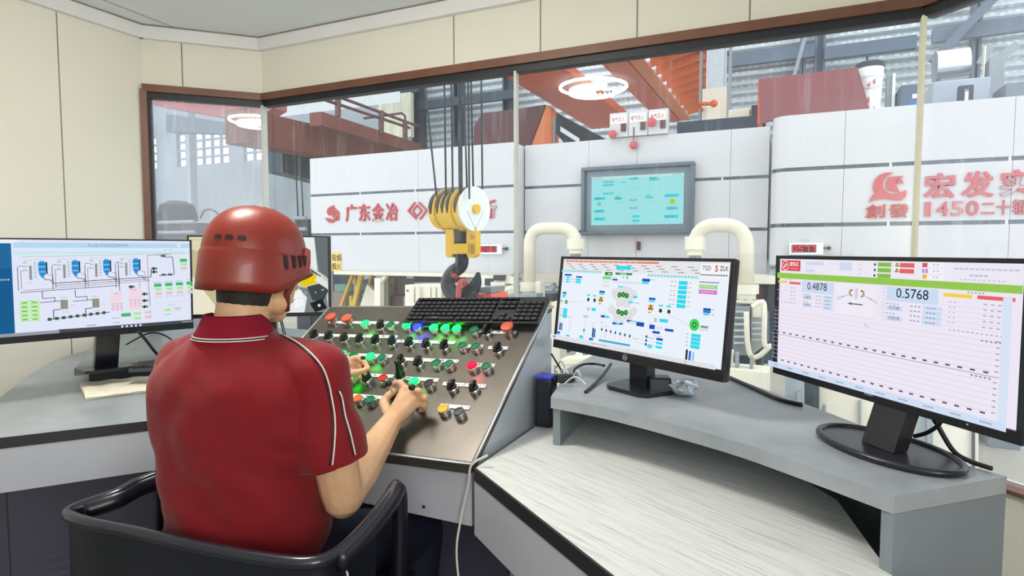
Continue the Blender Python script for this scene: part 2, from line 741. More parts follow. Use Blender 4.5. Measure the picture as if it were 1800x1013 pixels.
# glowing crescent: a disc with a round bite out of it
out, inn = [], []
cx2, r1, r2 = 0.085, 0.18, 0.105
for i in range(41):
    a = math.radians(40) + (2 * PI - math.radians(80)) * i / 40
    out.append(V((LX + r1 * math.cos(a), LY + r1 * math.sin(a), CEIL - .082)))
    b_ = math.radians(62) + (2 * PI - math.radians(124)) * i / 40
    inn.append(V((LX + cx2 + r2 * math.cos(b_), LY + r2 * math.sin(b_), CEIL - .082)))
vs, fs = [], []
for a, b in zip(out, inn):
    vs += [a, b, a + V((0, 0, .03)), b + V((0, 0, .03))]
for i in range(40):
    k = i * 4
    fs += [(k, k + 1, k + 5, k + 4), (k + 2, k + 6, k + 7, k + 3), (k, k + 4, k + 6, k + 2), (k + 1, k + 3, k + 7, k + 5)]
fs += [(0, 2, 3, 1), (160, 161, 163, 162)]
MB().add(vs, fs).build('glowing_shade', e_lamp, t)
MB().cyl((LX - .09, LY, CEIL - .052), (LX - .09, LY, CEIL - .0205), .02, n=12).build('shade_stem', m_lampw, t)
pts = [(LX + cx2 + .09 * math.cos(2 * PI * i / 40), LY + .09 * math.sin(2 * PI * i / 40), CEIL - .08) for i in range(40)]
MB().tube(pts, .006, 8, 0, True).build('inner_ring', e_lamp, t, True)
m_cry = pm('lamp_crystal', '#cfd6de', 0.1, 0.6)
mb = MB()
for i in range(9):
    a = 2 * PI * i / 9
    mb.ball((LX + cx2 + .055 * math.cos(a), LY + .055 * math.sin(a), CEIL - .072), .012, 8)
mb.cyl((LX + cx2, LY, CEIL - .066), (LX + cx2, LY, CEIL - .0005), .07, n=24)
mb.build('crystal_cluster', m_cry, t, 40)

# ================================================================== DESKS AND CONSOLE
Z0, Z1 = 0.73, 0.86
m_top = pm('grey_laminate', '#a6aeb6', 0.35, 0, 0.12, 5, hex2='#858e94', thr=(.35, .75))
m_topl = pm('grey_laminate_worn', '#7b868a', 0.4, 0, 0.1, 9)
m_fasc = pm('pale_grey_fascia', '#b9bdc8', 0.45, 0, 0.04, 3)
m_cab = pm('dark_cabinet', '#4b4a5c', 0.55, 0, 0.08, 3)
m_edge = pm('dark_edge_band', '#26242a', 0.5)
m_steel = pm('brown_steel_panel', '#6e6963', 0.38, 0.65, 0.1, 7, bump=0.02, bscale=25, hex2='#5c5853')
m_stedge = pm('bright_steel_edge', '#d2d8dc', 0.3, 0.8)
m_side = pm('console_grey_side', '#c3cbd2', 0.3, 0.2, 0.04, 3)
m_blk = pm('black_plastic', '#15161c', 0.42, 0, 0.1)
m_blk2 = pm('satin_black', '#1d1f27', 0.3, 0, 0.1)


def worn_wood():
    """grey desk top whose middle is rubbed pale, with the grain of the board showing"""
    m = bpy.data.materials.new('worn_grain_top')
    m.use_nodes = True
    nt = m.node_tree
    N, L = nt.nodes.new, nt.links.new
    b = nt.nodes['Principled BSDF']
    b.inputs['Roughness'].default_value = 0.42
    tc = N('ShaderNodeTexCoord')
    mp = N('ShaderNodeMapping')
    mp.inputs['Rotation'].default_value = (0, 0, math.radians(-27))
    mp.inputs['Scale'].default_value = (.26, .009, 1)
    mp.vector_type = 'TEXTURE'
    L(tc.outputs['Object'], mp.inputs['Vector'])
    n = N('ShaderNodeTexNoise')
    n.inputs['Scale'].default_value = 1.3
    n.inputs['Detail'].default_value = 9
    n.inputs['Roughness'].default_value = 0.72
    L(mp.outputs[0], n.inputs['Vector'])
    r = N('ShaderNodeValToRGB')
    r.color_ramp.elements[0].position = 0.28
    r.color_ramp.elements[0].color = (*lin('#aeb4b8'), 1)
    r.color_ramp.elements[1].position = 0.52
    r.color_ramp.elements[1].color = (*lin('#e6e9e8'), 1)
    L(n.outputs['Fac'], r.inputs[0])
    # the rubbed patch: a soft band along the front
    mp2 = N('ShaderNodeMapping')
    mp2.vector_type = 'TEXTURE'
    mp2.inputs['Location'].default_value = (-.17, 0.10, 0)
    mp2.inputs['Rotation'].default_value = (0, 0, math.radians(-37.5))
    mp2.inputs['Scale'].default_value = (0.64, 0.18, 1)
    L(tc.outputs['Object'], mp2.inputs['Vector'])
    ln = N('ShaderNodeVectorMath')
    ln.operation = 'LENGTH'
    L(mp2.outputs[0], ln.inputs[0])
    n3 = N('ShaderNodeTexNoise')
    n3.inputs['Scale'].default_value = 9
    n3.inputs['Detail'].default_value = 4
    L(tc.outputs['Object'], n3.inputs['Vector'])
    ad = N('ShaderNodeMath')
    ad.operation = 'MULTIPLY_ADD'
    L(n3.outputs['Fac'], ad.inputs[0])
    ad.inputs[1].default_value = 0.5
    L(ln.outputs['Value'], ad.inputs[2])
    rr = N('ShaderNodeValToRGB')
    rr.color_ramp.elements[0].position = 1.05
    rr.color_ramp.elements[0].color = (1, 1, 1, 1)
    rr.color_ramp.elements[1].position = 1.42
    rr.color_ramp.elements[1].color = (0, 0, 0, 1)
    dv = N('ShaderNodeMath')
    dv.operation = 'DIVIDE'
    L(ad.outputs[0], dv.inputs[0])
    dv.inputs[1].default_value = 1.0
    L(dv.outputs[0], rr.inputs[0])
    mx = N('ShaderNodeMix')
    mx.data_type = 'RGBA'
    L(rr.outputs[0], mx.inputs[0])
    mx.inputs[6].default_value = (*lin('#7d8687'), 1)
    L(r.outputs[0], mx.inputs[7])
    L(mx.outputs[2], b.inputs['Base Color'])
    return m


m_grain = worn_wood()

# ---- console: a sloping steel panel on a box
CXL, CXR = -1.565, -0.688
CF, CB = V((0, 1.26, 0.737)), V((0, 1.755, 1.073))     # front and back of the slope (y, z)
PN = V((0, -(CB.z - CF.z), CB.y - CF.y)).normalized()  # its normal
PTILT = 0.041                                          # the panel hangs a little lower on its left
PU = V((1, 0, PTILT)).normalized()
PN = PU.cross((CB - CF).normalized()).normalized()
PVv = PN.cross(PU)
P0 = V((CXR, CF.y, CF.z))


def pan(x, y, h=0.0):
    """point h above the sloping panel, met by the view through a place in the photograph"""
    return onP(x, y, P0 + PN * h, PN)


def panel_frame(p):
    return Matrix(((PU.x, PVv.x, PN.x, p.x), (PU.y, PVv.y, PN.y, p.y), (PU.z, PVv.z, PN.z, p.z), (0, 0, 0, 1)))


con = thing('control_console', 'sloping dark steel control console covered with buttons, knobs and joysticks', 'control console', (-1.12, 1.5, 0))
BK = 1.80
mb = MB()
# body: side profile pushed across
prof = [(CF.y + .02, .60), (CF.y + .02, CF.z - .03), (CB.y, CB.z - .022), (BK, CB.z - .022), (BK, .10), (1.50, .10), (1.50, .60)]
ZL = -PTILT * (CXR - CXL)
mb.prism([(CXL + .004, y, z + ZL) for y, z in prof], (CXR - CXL - .008, 0, -ZL))
mb.build('body', m_side, con)
mb = MB()
q = [(CF.y - .004, CF.z - .028), (CF.y - .004, CF.z - .003), (CF.y + .003, CF.z), (CB.y, CB.z), (BK + .004, CB.z), (BK + .004, CB.z - .021), (CB.y + .004, CB.z - .021), (CF.y + .022, CF.z - .028)]
mb.prism([(CXL + .004, y, z + ZL) for y, z in q], (CXR - CXL - .008, 0, -ZL))
mb.build('sloping_panel', m_steel, con)
mb = MB()
for X in (CXL, CXR):
    k = ZL if X == CXL else 0.0
    mb.tube([(X, CF.y, CF.z - .004 + k), (X, CB.y, CB.z - .004 + k), (X, BK, CB.z - .004 + k)], .0045, 8)
mb.tube([(CXL, CF.y - .003, CF.z - .003 + ZL), (CXR, CF.y - .003, CF.z - .003)], .0035, 8)
mb.build('bright_edge', m_stedge, con, True)
mb = MB().prism([(CXL + .004, CF.y + .004, .575), (CXR - .004, CF.y + .004, .575), (CXR - .004, CF.y + .004, CF.z - .029), (CXL + .004, CF.y + .004, CF.z - .029 + ZL)], (0, .0155, 0))
mb.build('front_fascia', m_fasc, con)
mb = MB().b2((CXL + .03, 1.478, .06), (CXR - .01, 1.4995, .597))
mb.b2((-1.121, 1.476, .06), (-1.119, 1.4779, .59))
mb.build('kick_panel', m_cab, con)
MB().cyl((-.83, CF.y + .0035, .60), (-.83, CF.y + .0005, .60), .004, n=10).build('fascia_hole', m_edge, con)

# ---- right desk: low top, raised shelf with a curved front, end panel
rd = thing('corner_desk', 'grey desk right of the console with a rubbed pale top and a raised curved shelf', 'desk', (0.0, 0.95, 0))
low = [(-.672, 1.249), (-.243, .917), (.03, .705), (.24, .98), (.159, 1.106), (.10, 1.40), (-.2, 1.85), (-.672, 1.95)]
a_, b_ = V((-.672, 1.249, 0)), V((.03, .705, 0))
fd = (b_ - a_).normalized()
fn = V((fd.y, -fd.x, 0))
mb = MB().zprism([(x, y) for x, y in low], Z0 - .028, Z0)
mb.build('desk_top', m_grain, rd)
MB().zprism([a_ + fn * .006, b_ + fn * .006, b_ + fn * .0005, a_ + fn * .0005], Z0 - .03, Z0 + .0005).build('edge_band', m_edge, rd)
MB().zprism([a_ + fn * .004 - fd * .002, b_ + fn * .004, b_ - fn * .012, a_ - fn * .012 + fd * .02], Z0 - .165, Z0 - .0305).build('front_fascia', m_fasc, rd)
off = -fn * .16
mb = MB().zprism([a_ + off + fd * .11, b_ + off, b_ + off - fn * .3, a_ + off - fn * .35 + fd * .4], .04, Z0 - .0285)
for s_ in (.17, .25):
    c = a_ + off + fd * s_ + fn * .001
    mb.zprism([c, c + fd * .002, c + fd * .002 - fn * .004, c - fn * .004], .05, Z0 - .04, 1)
mb.build('cabinet', [m_cab, m_edge], rd)

fr = [(968, 698), (1049, 713), (1118, 729), (1188, 747), (1300, 778), (1433, 823), (1520, 854), (1572, 872)]
front = [onZ(x, y, Z1) for x, y in fr]
front = [V((p.x, p.y, 0)) for p in smooth_path(front, 4)]
bk = [(.348, 1.284), (.291, 1.325), (.06, 1.66), (-.165, 1.957), (-.45, 2.13), (-.66, 2.2), (-.66, 1.83), (-.60, 1.62)]
rs = rd
mb = MB().zprism([tuple(p)[:2] for p in front] + bk, Z1 - .03, Z1)
mb.build('shelf_top', m_top, rs)
# end panel facing the viewer, left end panel, back
e0, e1 = V((.159, 1.106, 0)), V((.348, 1.284, 0))
ed = (e1 - e0).normalized()
en = V((-ed.y, ed.x, 0))
MB().zprism([e0 + ed * .0 + en * .0, e1, e1 + en * .022, e0 + en * .022], .001, Z1 - .0305).build('end_panel', pm('grey_end_panel', '#7f8890', 0.5, 0, 0.06, 6), rs)
l0 = V((-.566, 1.487, 0))
MB().zprism([l0, l0 + V((.02, .0, 0)), (-.58, 2.1, 0), (-.60, 2.1, 0)], Z0 + .001, Z1 - .0305).build('left_support', m_topl, rs)
mb = MB()
back = [e1 + en * .03, V((.05, 1.62, 0)), V((-.18, 1.92, 0)), V((-.58, 2.1, 0))]
for p, q in zip(back, back[1:]):
    d = (q - p).normalized()
    nn = V((-d.y, d.x, 0)) * .015
    mb.zprism([p, q, q - nn, p - nn], .02, Z1 - .0305)
mb.build('back_panel', m_topl, rs)

# ---- left desk
ld = thing('side_desk', 'grey desk wing left of the console under the side wall', 'desk', (-2.3, 1.2, 0))
fl = [V((-1.573, 1.262, 0)), V((-1.70, 1.25, 0)), onZ(262, 740, Z0), onZ(0, 770, Z0), onZ(0, 770, Z0) + V((-.36, -.48, 0))]
fl = [V((p.x, p.y, 0)) for p in fl]
bl = [onZ(0, 700, Z0) + V((-.10, -.45, 0)), onZ(0, 700, Z0), onZ(45, 664, Z0), onZ(82, 641, Z0), onZ(110, 628, Z0)]
bl = [V((p.x, p.y, 0)) for p in bl] + [V((-3.31, 1.9, 0)), V((-3.31, 2.24, 0)), V((-2.9, 2.66, 0)), V((-1.6, 2.66, 0)), V((-1.573, 1.82, 0))]
MB().zprism([tuple(p)[:2] for p in fl + bl], Z0 - .03, Z0).build('desk_top', m_top, ld)
mb, mf = MB(), MB()
for p, q in ((fl[0], fl[1]), (fl[1], fl[2]), (fl[2], fl[4])):
    d = (q - p).normalized()
    nn = V((-d.y, d.x, 0))
    mb.zprism([p + nn * .005, q + nn * .005, q + nn * .0005, p + nn * .0005], Z0 - .03, Z0 + .0005)
    mf.zprism([p + nn * .004, q + nn * .004, q - nn * .01, p - nn * .01], Z0 - .155, Z0 - .0305)
mb.build('edge_band', m_edge, ld)
mf.build('front_fascia', m_fasc, ld)
p, q = fl[2], fl[4]
d = (q - p).normalized()
nn = V((-d.y, d.x, 0))
c0 = p - nn * .14 - d * .25
c1 = q - nn * .14
mb = MB().zprism([c0, c1, c1 - nn * .25, c0 - nn * .3], .04, Z0 - .031)
for px in (14, -90):
    r = ray(px, 900)
    k = (c0 - CAM).dot(nn) / r.dot(nn)
    j = CAM + r * k
    j.z = 0
    mb.zprism([j + nn * .0015, j + d * .003 + nn * .0015, j + d * .003 - nn * .01, j - nn * .01], .05, Z0 - .16, 1)
mb.build('cabinet', [m_cab, m_edge], ld)
mb = MB()
for yy in (962, 979, 996, 1013, 1030):
    a = onP(80, yy + 3, c0 + nn * .001, nn)
    b = onP(131, yy, c0 + nn * .001, nn)
    b.z = a.z
    mb.prism([a, a + V((0, 0, .012)), a + V((0, 0, .002)) + nn * .008], b - a)
mb.build('louvre', m_cab, ld)
# raised shelf at the back of the left desk
sl = thing('monitor_riser', 'low grey riser at the back of the left desk carrying two monitors', 'shelf', (-2.4, 1.9, Z0))
rf = [onZ(130, 650, Z0 + .07), onZ(230, 638, Z0 + .07), onZ(330, 624, Z0 + .07), onZ(470, 606, Z0 + .07)]
rf = [V((p.x, p.y, 0)) for p in rf]
rp = rf + [V((-1.75, 2.2, 0)), V((-1.9, 2.6, 0)), V((-2.86, 2.6, 0)), V((-3.28, 2.2, 0)), V((-3.28, 1.95, 0))]
MB().zprism([tuple(p)[:2] for p in rp], Z0 + .045, Z0 + .07).build('shelf_top', m_topl, sl)
ins = [p + (V((-2.4, 2.2, 0)) - p) * .06 for p in rp]
MB().zprism([tuple(p)[:2] for p in ins], Z0 + .0005, Z0 + .0445).build('shelf_support', m_edge, sl)
ZR = Z0 + .07

# ---- what stands on the panel: plates, buttons, knobs, joysticks
m_plate = pm('white_label_plate', '#e9edf0', 0.35, 0, 0.02)
m_print = pm('dark_print', '#3a3f46', 0.6)
m_chrome = pm('chrome_bezel', '#eef0f2', 0.22, 1.0, 0.03)
m_seat = pm('black_button_seat', '#191a1e', 0.4)
LENS = {
    'green_lit': em('lens_green_lit', '#3df0a4', 1.1),
    'blue_lit': em('lens_blue_lit', '#4a62ff', 1.2),
    'red_lit': em('lens_red_lit', '#ff3050', 1.1),
    'green': pm('lens_green', '#0d6b4c', 0.3, 0, 0.05),
    'red': pm('lens_red', '#c22a24', 0.3, 0, 0.05),
    'orange': pm('lens_orange', '#d86a3c', 0.3, 0, 0.05),
    'yellow': pm('lens_yellow', '#f0b51e', 0.3, 0, 0.05),
    'black': pm('lens_black', '#1b1e24', 0.35, 0, 0.05),
    'mushroom': pm('mushroom_red', '#c4573c', 0.45, 0, 0.05),
}
GLOW = {'green_lit': em('glow_green', '#00ff14', 36), 'blue_lit': em('glow_blue', '#0408ff', 60), 'red_lit': em('glow_red', '#ff0006', 36)}
LENSL = {'green_lit': 'lit green lens', 'blue_lit': 'lit blue lens', 'red_lit': 'lit red lens', 'green': 'dark green lens', 'red': 'red lens', 'orange': 'orange lens',
         'yellow': 'yellow lens', 'black': 'black lens', 'mushroom': 'orange red mushroom head'}


def local_part(name, mb, mat, parent, M, smooth=False, label=None):
    mb.v = [M @ a for a in mb.v]
    return mb.build(name, mat, parent, smooth, label)


def plate(x0, y0, x1, y1, h=.013, holes=True):
    a, b = pan(x0, y0), pan(x1, y1)
    v = ((a + b) / 2 - P0).dot(PVv)
    c = P0 + PU * ((a.x + b.x) / 2 - P0.x) + PVv * v
    M = panel_frame(c)
    L_ = abs(b.x - a.x)
    mb = MB().box((0, 0, .001), (L_, h, .002))
    k = max(2, int(L_ / .035))
    for i in range(k):
        u = -L_ / 2 + L_ * (i + .5) / k
        if i % 2 == 0:
            mb.box((u, .001, .0021), (.012, .004, .0003), mi=1)
        else:
            mb.cyl((u, 0, .0019), (u, 0, .0024), .002, n=8, mi=1)
    mb.box((L_ / 2 - .005, 0, .0021), (.003, .003, .0003), mi=1)
    local_part('label_plate', mb, [m_plate, m_print], con, M)


def button(x, y, kind):
    h = .03 if kind == 'mushroom' else .022
    p = pan(x, y, h)
    p = p - PN * h
    M = panel_frame(p)
    if kind == 'mushroom':
        b = local_part('mushroom_button', MB().lathe([(.016, 0), (.016, .012), (.011, .014), (.011, .017)], n=20), m_chrome, con, M, 35)
        MB_ = MB().lathe([(.011, .015), (.013, .019), (.020, .027), (.0205, .030), (.019, .033), (.012, .0345), (.0, .035)], n=24)
        local_part('button_head', MB_, LENS[kind], b, M, 50, LENSL[kind])
        return
    b = local_part('push_button', MB().lathe([(.0155, 0), (.0155, .018), (.0145, .020), (.0125, .020), (.0125, .015)], n=20), m_chrome if kind != 'black' else m_chrome, con, M, 35)
    lit = kind.endswith('lit')
    if lit:
        q = MB().lathe([(.0122, .013), (.0130, .0205), (.0150, .022), (.0142, .0245)], n=20, mi=1)
        q.lathe([(.0142, .0246), (.009, .026), (.0, .0263)], n=20)
    else:
        q = MB().lathe([(.0122, .013), (.0122, .0195), (.0148, .0208), (.0140, .0228), (.0105, .0228), (.010, .0214), (.0, .0214)], n=20)
    local_part('lens', q, [LENS[kind], GLOW[kind]] if lit else LENS[kind], b, M, 40, LENSL[kind])


def knob(x, y, a=20):
    p = pan(x, y, .022) - PN * .022
    M = panel_frame(p)
    b = local_part('selector_switch', MB().lathe([(.0155, 0), (.0155, .012), (.014, .014), (.0, .014)], n=20), m_chrome, con, M, 35)
    R_ = Matrix.Rotation(math.radians(a), 3, 'Z')
    q = MB().lathe([(.0135, .0135), (.0135, .019), (.012, .021), (.0, .021)], n=20)
    prf = [(-.0185, .019), (.0185, .019), (.0185, .028), (.010, .036), (-.006, .036), (-.0185, .026)]
    q.prism([R_ @ V((-.0045, u, z)) for u, z in prf], R_ @ V((.009, 0, 0)))
    local_part('switch_handle', q, m_blk, b, M)


def joystick(base, ball, lean=None):
    p = base
    M = panel_frame(p)
    b = local_part('joystick', MB().lathe([(.018, 0), (.018, .010), (.015, .013), (.0, .013)], n=20), m_chrome, con, M, 35)
    d = ball - p
    u = d.normalized()
    q = MB().lathe([(.015, .011), (.0155, .018), (.010, .034), (.0075, .05), (.006, .056), (.0, .0565)], n=18)
    M2 = Matrix.Translation(p + PN * .0) @ (V((0, 0, 1)).rotation_difference(u)).to_matrix().to_4x4()
    local_part('rubber_boot', q, m_blk, b, M2, 50)
    MB().cyl(p + u * .05, ball, .0028, n=10).build('shaft', m_chrome, b, 40)
    MB().ball(ball, .0095, 16).build('ball_grip', m_blk2, b, True)


for a in ((587, 565, 704, 571), (749, 573, 760, 574), (806, 579, 816, 580), (843, 581, 868, 583), (872, 583, 912, 587),
          (552, 586, 700, 597), (703, 598, 803, 606), (817, 608, 853, 611), (864, 611, 897, 614),
          (579, 620, 691, 630), (703, 629, 808, 639), (838, 641, 873, 645),
          (652, 659, 694, 664), (712, 664, 773, 671), (782, 675, 819, 678), (821, 677, 857, 681),
          (607, 693, 673, 702), (777, 712, 827, 720)):
    plate(*a)
for x, y, k in ((581, 557, 'mushroom'), (609, 559, 'mushroom'), (891, 574, 'mushroom'), (641, 568, 'green_lit'), (686, 570, 'green'), (714, 571, 'green_lit'), (733, 573, 'blue_lit'),
                (762, 575, 'green_lit'), (782, 576, 'green_lit'), (802, 577, 'green_lit'), (833, 579, 'green'),
                (812, 606, 'green'), (835, 608, 'green'), (601, 622, 'green_lit'), (620.5, 623.5, 'green'), (650, 626, 'green_lit'), (670, 628, 'green'),
                (766, 637, 'green'), (788.5, 638.5, 'green'), (829, 642, 'red_lit'), (854, 643, 'green'),
                (616, 661, 'green_lit'), (672, 664, 'red'), (727, 670, 'green_lit'), (753, 673, 'black'),
                (606, 697, 'green_lit'), (628, 700, 'orange'), (650, 702, 'green'), (778, 718, 'yellow'), (806, 723, 'black')):
    button(x, y, k)
for x, y in ((668, 571), (854, 580), (551, 588), (577, 590), (604, 593), (631, 595), (659, 597), (688, 599), (718, 601), (748, 603.5), (780, 606), (873.5, 611),
             (576, 620), (703, 632), (734, 635), (793, 677), (831, 679)):
    knob(x, y, random.uniform(-6, 12))
JB = [(pan(646, 672), pan(637.5, 631, .072)), (pan(705, 668), pan(698, 637, .06)), (pan(696, 702), pan(683, 674, .112)), (pan(738, 712), pan(724, 681, .115))]
for b, t_ in JB:
    joystick(b, t_)

# ================================================================== MONITORS
m_bez = pm('black_bezel', '#14161d', 0.35, 0, 0.05)
m_logo = pm('silver_logo', '#c9ced6', 0.3, 0.3)


def monitor(label, c, yaw, tilt, w_, h_, stand_xy, stand_z, kind, bez=(.006, .006, .008, .02), zcol=None):
    """bez: left, right, top, bottom border widths"""
    c = V(c)
    ux = V((math.cos(yaw), math.sin(yaw), 0))
    nb = V((-math.sin(yaw), math.cos(yaw), 0))
    uy = (V((0, 0, 1)) * math.cos(tilt) + nb * math.sin(tilt)).normalized()
    n = ux.cross(uy)
    M = Matrix((ux, uy, n)).transposed()
    t = thing('monitor', label, 'monitor', (stand_xy[0], stand_xy[1], stand_z))
    mid = c + uy * h_ / 2
    mb = MB().box(mid - n * .012, (w_, h_, .018), M, bev=.004)
    mb.box(mid - n * .03 - uy * .01, (w_ * .55, h_ * .6, .025), M, bev=.01)
    mb.build('casing', m_bez, t)
    l, r, tp, bo = bez
    mb = MB()
    a = c - ux * w_ / 2
    fr = .0065
    mb.box(a + ux * l / 2 + uy * h_ / 2, (l, h_, fr), M)
    mb.box(a + ux * (w_ - r / 2) + uy * h_ / 2, (r, h_, fr), M)
    mb.box(a + ux * w_ / 2 + uy * (h_ - tp / 2), (w_ - l - r, tp, fr), M)
    mb.box(a + ux * w_ / 2 + uy * bo / 2, (w_ - l - r, bo, fr), M)
    mb.build('bezel', m_bez, t)
    so = a + ux * l + uy * bo - n * .0022
    ui = UI(so, ux, uy, w_ - l - r, h_ - tp - bo)
    # stand
    s0 = V((stand_xy[0], stand_xy[1], stand_z))
    return t, ui, c, ux, uy, n, s0


def stand_parts(t, s0, c, uy, n, ux, colw, kind):
    top = c + ux * (s0 - c).dot(ux) + uy * .10 - n * .05
    if kind == 'oval':
        mb = MB()
        pts = []
        for i in range(36):
            a = 2 * PI * i / 36
            pts.append(s0 + ux * (.145 * math.cos(a)) + V((n.x, n.y, 0)).normalized() * (.085 * math.sin(a) - .015))
        mb.tube([p + V((0, 0, .007)) for p in pts], .0065, 8, 0, True)
        mb.prism([s0 + (p - s0) * .96 + V((0, 0, .001)) for p in pts], (0, 0, .006))
        mb.build('stand_base', m_blk2, t, 50)
    else:
        nh = V((n.x, n.y, 0)).normalized()
        poly = []
        k = .09 if kind == 'small' else .12
        for (u, v) in ((-1, -.7), (-.85, .75), (-.6, .95), (.6, .95), (.85, .75), (1, -.7), (.8, -.9), (-.8, -.9)):
            poly.append(s0 + ux * u * k + nh * v * k * .75)
        MB().prism([p + V((0, 0, .0008)) for p in poly], (0, 0, .011)).build('stand_base', m_blk2, t)
    nh = V((n.x, n.y, 0)).normalized()
    b0 = s0 - nh * .012 + V((0, 0, .008))
    mb = MB()
    hw = ux * colw / 2
    dn = nh * .016
    tp = V((top.x, top.y, top.z))
    vs = [b0 - hw - dn, b0 + hw - dn, b0 + hw + dn, b0 - hw + dn, tp - hw - dn, tp + hw - dn, tp + hw + dn, tp - hw + dn]
    mb.add(vs, [(0, 3, 2, 1), (4, 5, 6, 7), (0, 1, 5, 4), (1, 2, 6, 5), (2, 3, 7, 6), (3, 0, 4, 7)])
    mb.build('stand_column', m_blk2, t)


# ---- the monitor beside the console (diagram of a rolling stand)
hp = monitor('black monitor on the shelf beside the console with a ring of green dots', (-.403, 1.612, .945), math.radians(-30.5), math.radians(6.3), .627, .287, (-.375, 1.655), Z1, 'small', bez=(.008, .009, .008, .028))
t, ui, c, ux, uy, n, s0 = hp
stand_parts(t, s0, c, uy, n, ux, .065, 'small')
B_ = c + uy * .013 + n * .0042
mb = MB()
ring = [B_ + ux * (.0075 * math.cos(2 * PI * i / 24)) + uy * (.0075 * math.sin(2 * PI * i / 24)) for i in range(24)]
mb.tube(ring, .0008, 6, 0, True)
put_text(mb, 'hp', B_ - ux * .0042 - uy * .005, ux, uy, .0095, 0, 0.01, .0004)
mb.build('maker_emblem', m_logo, t)
R, T, D, Lc, S = ui.rect, ui.text, ui.disc, ui.line, ui.dashes
CY_, BL, GN, GY = '#37dcef', '#2352c4', '#2f8a3c', '#e4e4e8'
R(0, 0, 1, 1, '#eef4fd')
R(0, 0, 1, .14, '#e9eaee')
R(.02, .012, .64, .034, '#e88a66')
S(.04, .018, 14, .035, '#f6d6c8', h=.008)
for r_ in range(3):
    S(.03 + .02 * r_, .055 + r_ * .028, 10, .085, '#55585f', l=.42, h=.010)
D(.40, .085, .012, CY_), D(.47, .085, .012, CY_), R(.40, .066, .47, .104, CY_)
R(.0, .135, .30, .162, '#b9eef0')
S(.01, .140, 16, .018, '#4a8f98', l=.6, h=.012)
R(.32, .14, .37, .178, GN), R(.39, .142, .495, .165, GN)
R(.34, .153, .36, .165, '#e6f2e6'), R(.42, .149, .46, .158, '#e6f2e6')
R(.585, .145, .86, .175, '#c6f1ee'), S(.59, .150, 15, .018, '#3f9b90', l=.6, h=.014)
R(.865, .02, .995, .16, '#f6f8fc')
T('TSD', .873, .085, .045, '#23262c', .0, .04)
T('S', .932, .095, .062, '#d8402f', .02)
T('ZLK', .955, .085, .045, '#23262c', .01, .038)
S(.868, .122, 11, .0115, '#35383f', l=.85, h=.018)
# left column
R(.03, .185, .085, .207, BL), R(.12, .205, .165, .225, BL)
for i in range(3):
    R(.045, .215 + i * .028, .068, .236 + i * .028, CY_), S(.02, .22 + i * .028, 1, .02), S(.072, .222 + i * .028, 1, .02)
for i in range(2):
    R(.12, .236 + i * .03, .16, .262 + i * .03, CY_), S(.09, .242 + i * .03, 2, .014)
for i in range(4):
    R(.045, .61 + i * .03, .078, .638 + i * .03, CY_), S(.025, .615 + i * .03, 1, .02)
R(.03, .41, .06, .432, '#2d6d86'), R(.03, .436, .06, .458, CY_), R(.03, .46, .055, .478, CY_)
D(.065, .53, .0105, GN), D(.065, .53, .005, '#7cc084'), R(.018, .515, .04, .53, '#8fae95'), S(.017, .545, 2, .013, '#e08a86')
Lc([(.08, .535), (.2, .497)], '#c6ccd6', .0015)
# middle
R(.315, .19, .37, .225, '#7de18b'), R(.315, .24, .365, .262, GY), R(.315, .285, .365, .31, GY)
R(.38, .215, .415, .232, BL), R(.385, .235, .56, .262, GY), R(.565, .195, .61, .225, BL), R(.565, .228, .605, .25, CY_)
S(.615, .2, 2, .014), S(.38, .195, 3, .012), D(.45, .193, .005, CY_), D(.475, .193, .007, '#9fb2c4'), R(.42, .29, .48, .305, CY_)
for (u, v) in ((.405, .375), (.43, .345), (.465, .335), (.50, .345), (.525, .375), (.42, .405), (.51, .405), (.465, .40), (.465, .465), (.44, .48), (.49, .48), (.45, .60), (.41, .575), (.52, .575), (.50, .62), (.43, .625), (.465, .65), (.395, .555), (.535, .555)):
    D(u, v, .019, '#cfd3d8'), D(u, v, .0175, '#e3e2e4')
for (u, v) in ((.44, .39), (.463, .382), (.486, .392), (.443, .575), (.467, .588), (.49, .575)):
    D(u, v, .0125, '#1f7a33'), D(u, v, .006, '#58b56a')
for (u0, s_) in ((.235, 1), (.635, 1)):
    for k in range(2):
        D(u0 + .0 + k * .045 + (.055 if u0 > .5 else 0), .475 + (.04 if u0 > .5 else 0), .009, '#23502c')
        R(u0 - .012 + k * .042 + (.055 if u0 > .5 else 0), .415 + (.04 if u0 > .5 else 0), u0 + .012 + k * .042 + (.055 if u0 > .5 else 0), .432 + (.04 if u0 > .5 else 0), CY_)
    uu = u0 + (.088 if u0 < .5 else .0)
    R(uu - .015, .36 + (.03 if u0 > .5 else 0), uu + .022, .382 + (.03 if u0 > .5 else 0), BL), R(uu - .015, .386 + (.03 if u0 > .5 else 0), uu + .02, .405 + (.03 if u0 > .5 else 0), CY_)
    vv = .46 + (.035 if u0 > .5 else 0)
    R(uu - .015, vv - .032, uu + .015, vv + .032, '#f3c77a')
    for a0 in (90, 210, 330):
        ui.poly([(uu, vv)] + [(uu + .012 * math.cos(math.radians(a0 + q)), vv - .012 * math.sin(math.radians(a0 + q)) * ui.w / ui.h) for q in (-30, 0, 30)], '#1d1c18')
    S(uu - .012, vv + .045, 1, .03, '#444'), R(u0 + .03 if u0 < .5 else u0 + .055, .565 + (.03 if u0 > .5 else 0), u0 + .06 if u0 < .5 else u0 + .10, .60 + (.03 if u0 > .5 else 0), CY_)
    S(u0 + .0 if u0 < .5 else u0 + .025, .57 + (.03 if u0 > .5 else 0), 1, .03, '#444'), S(u0 + .0 if u0 < .5 else u0 + .025, .592 + (.03 if u0 > .5 else 0), 1, .03, '#444')
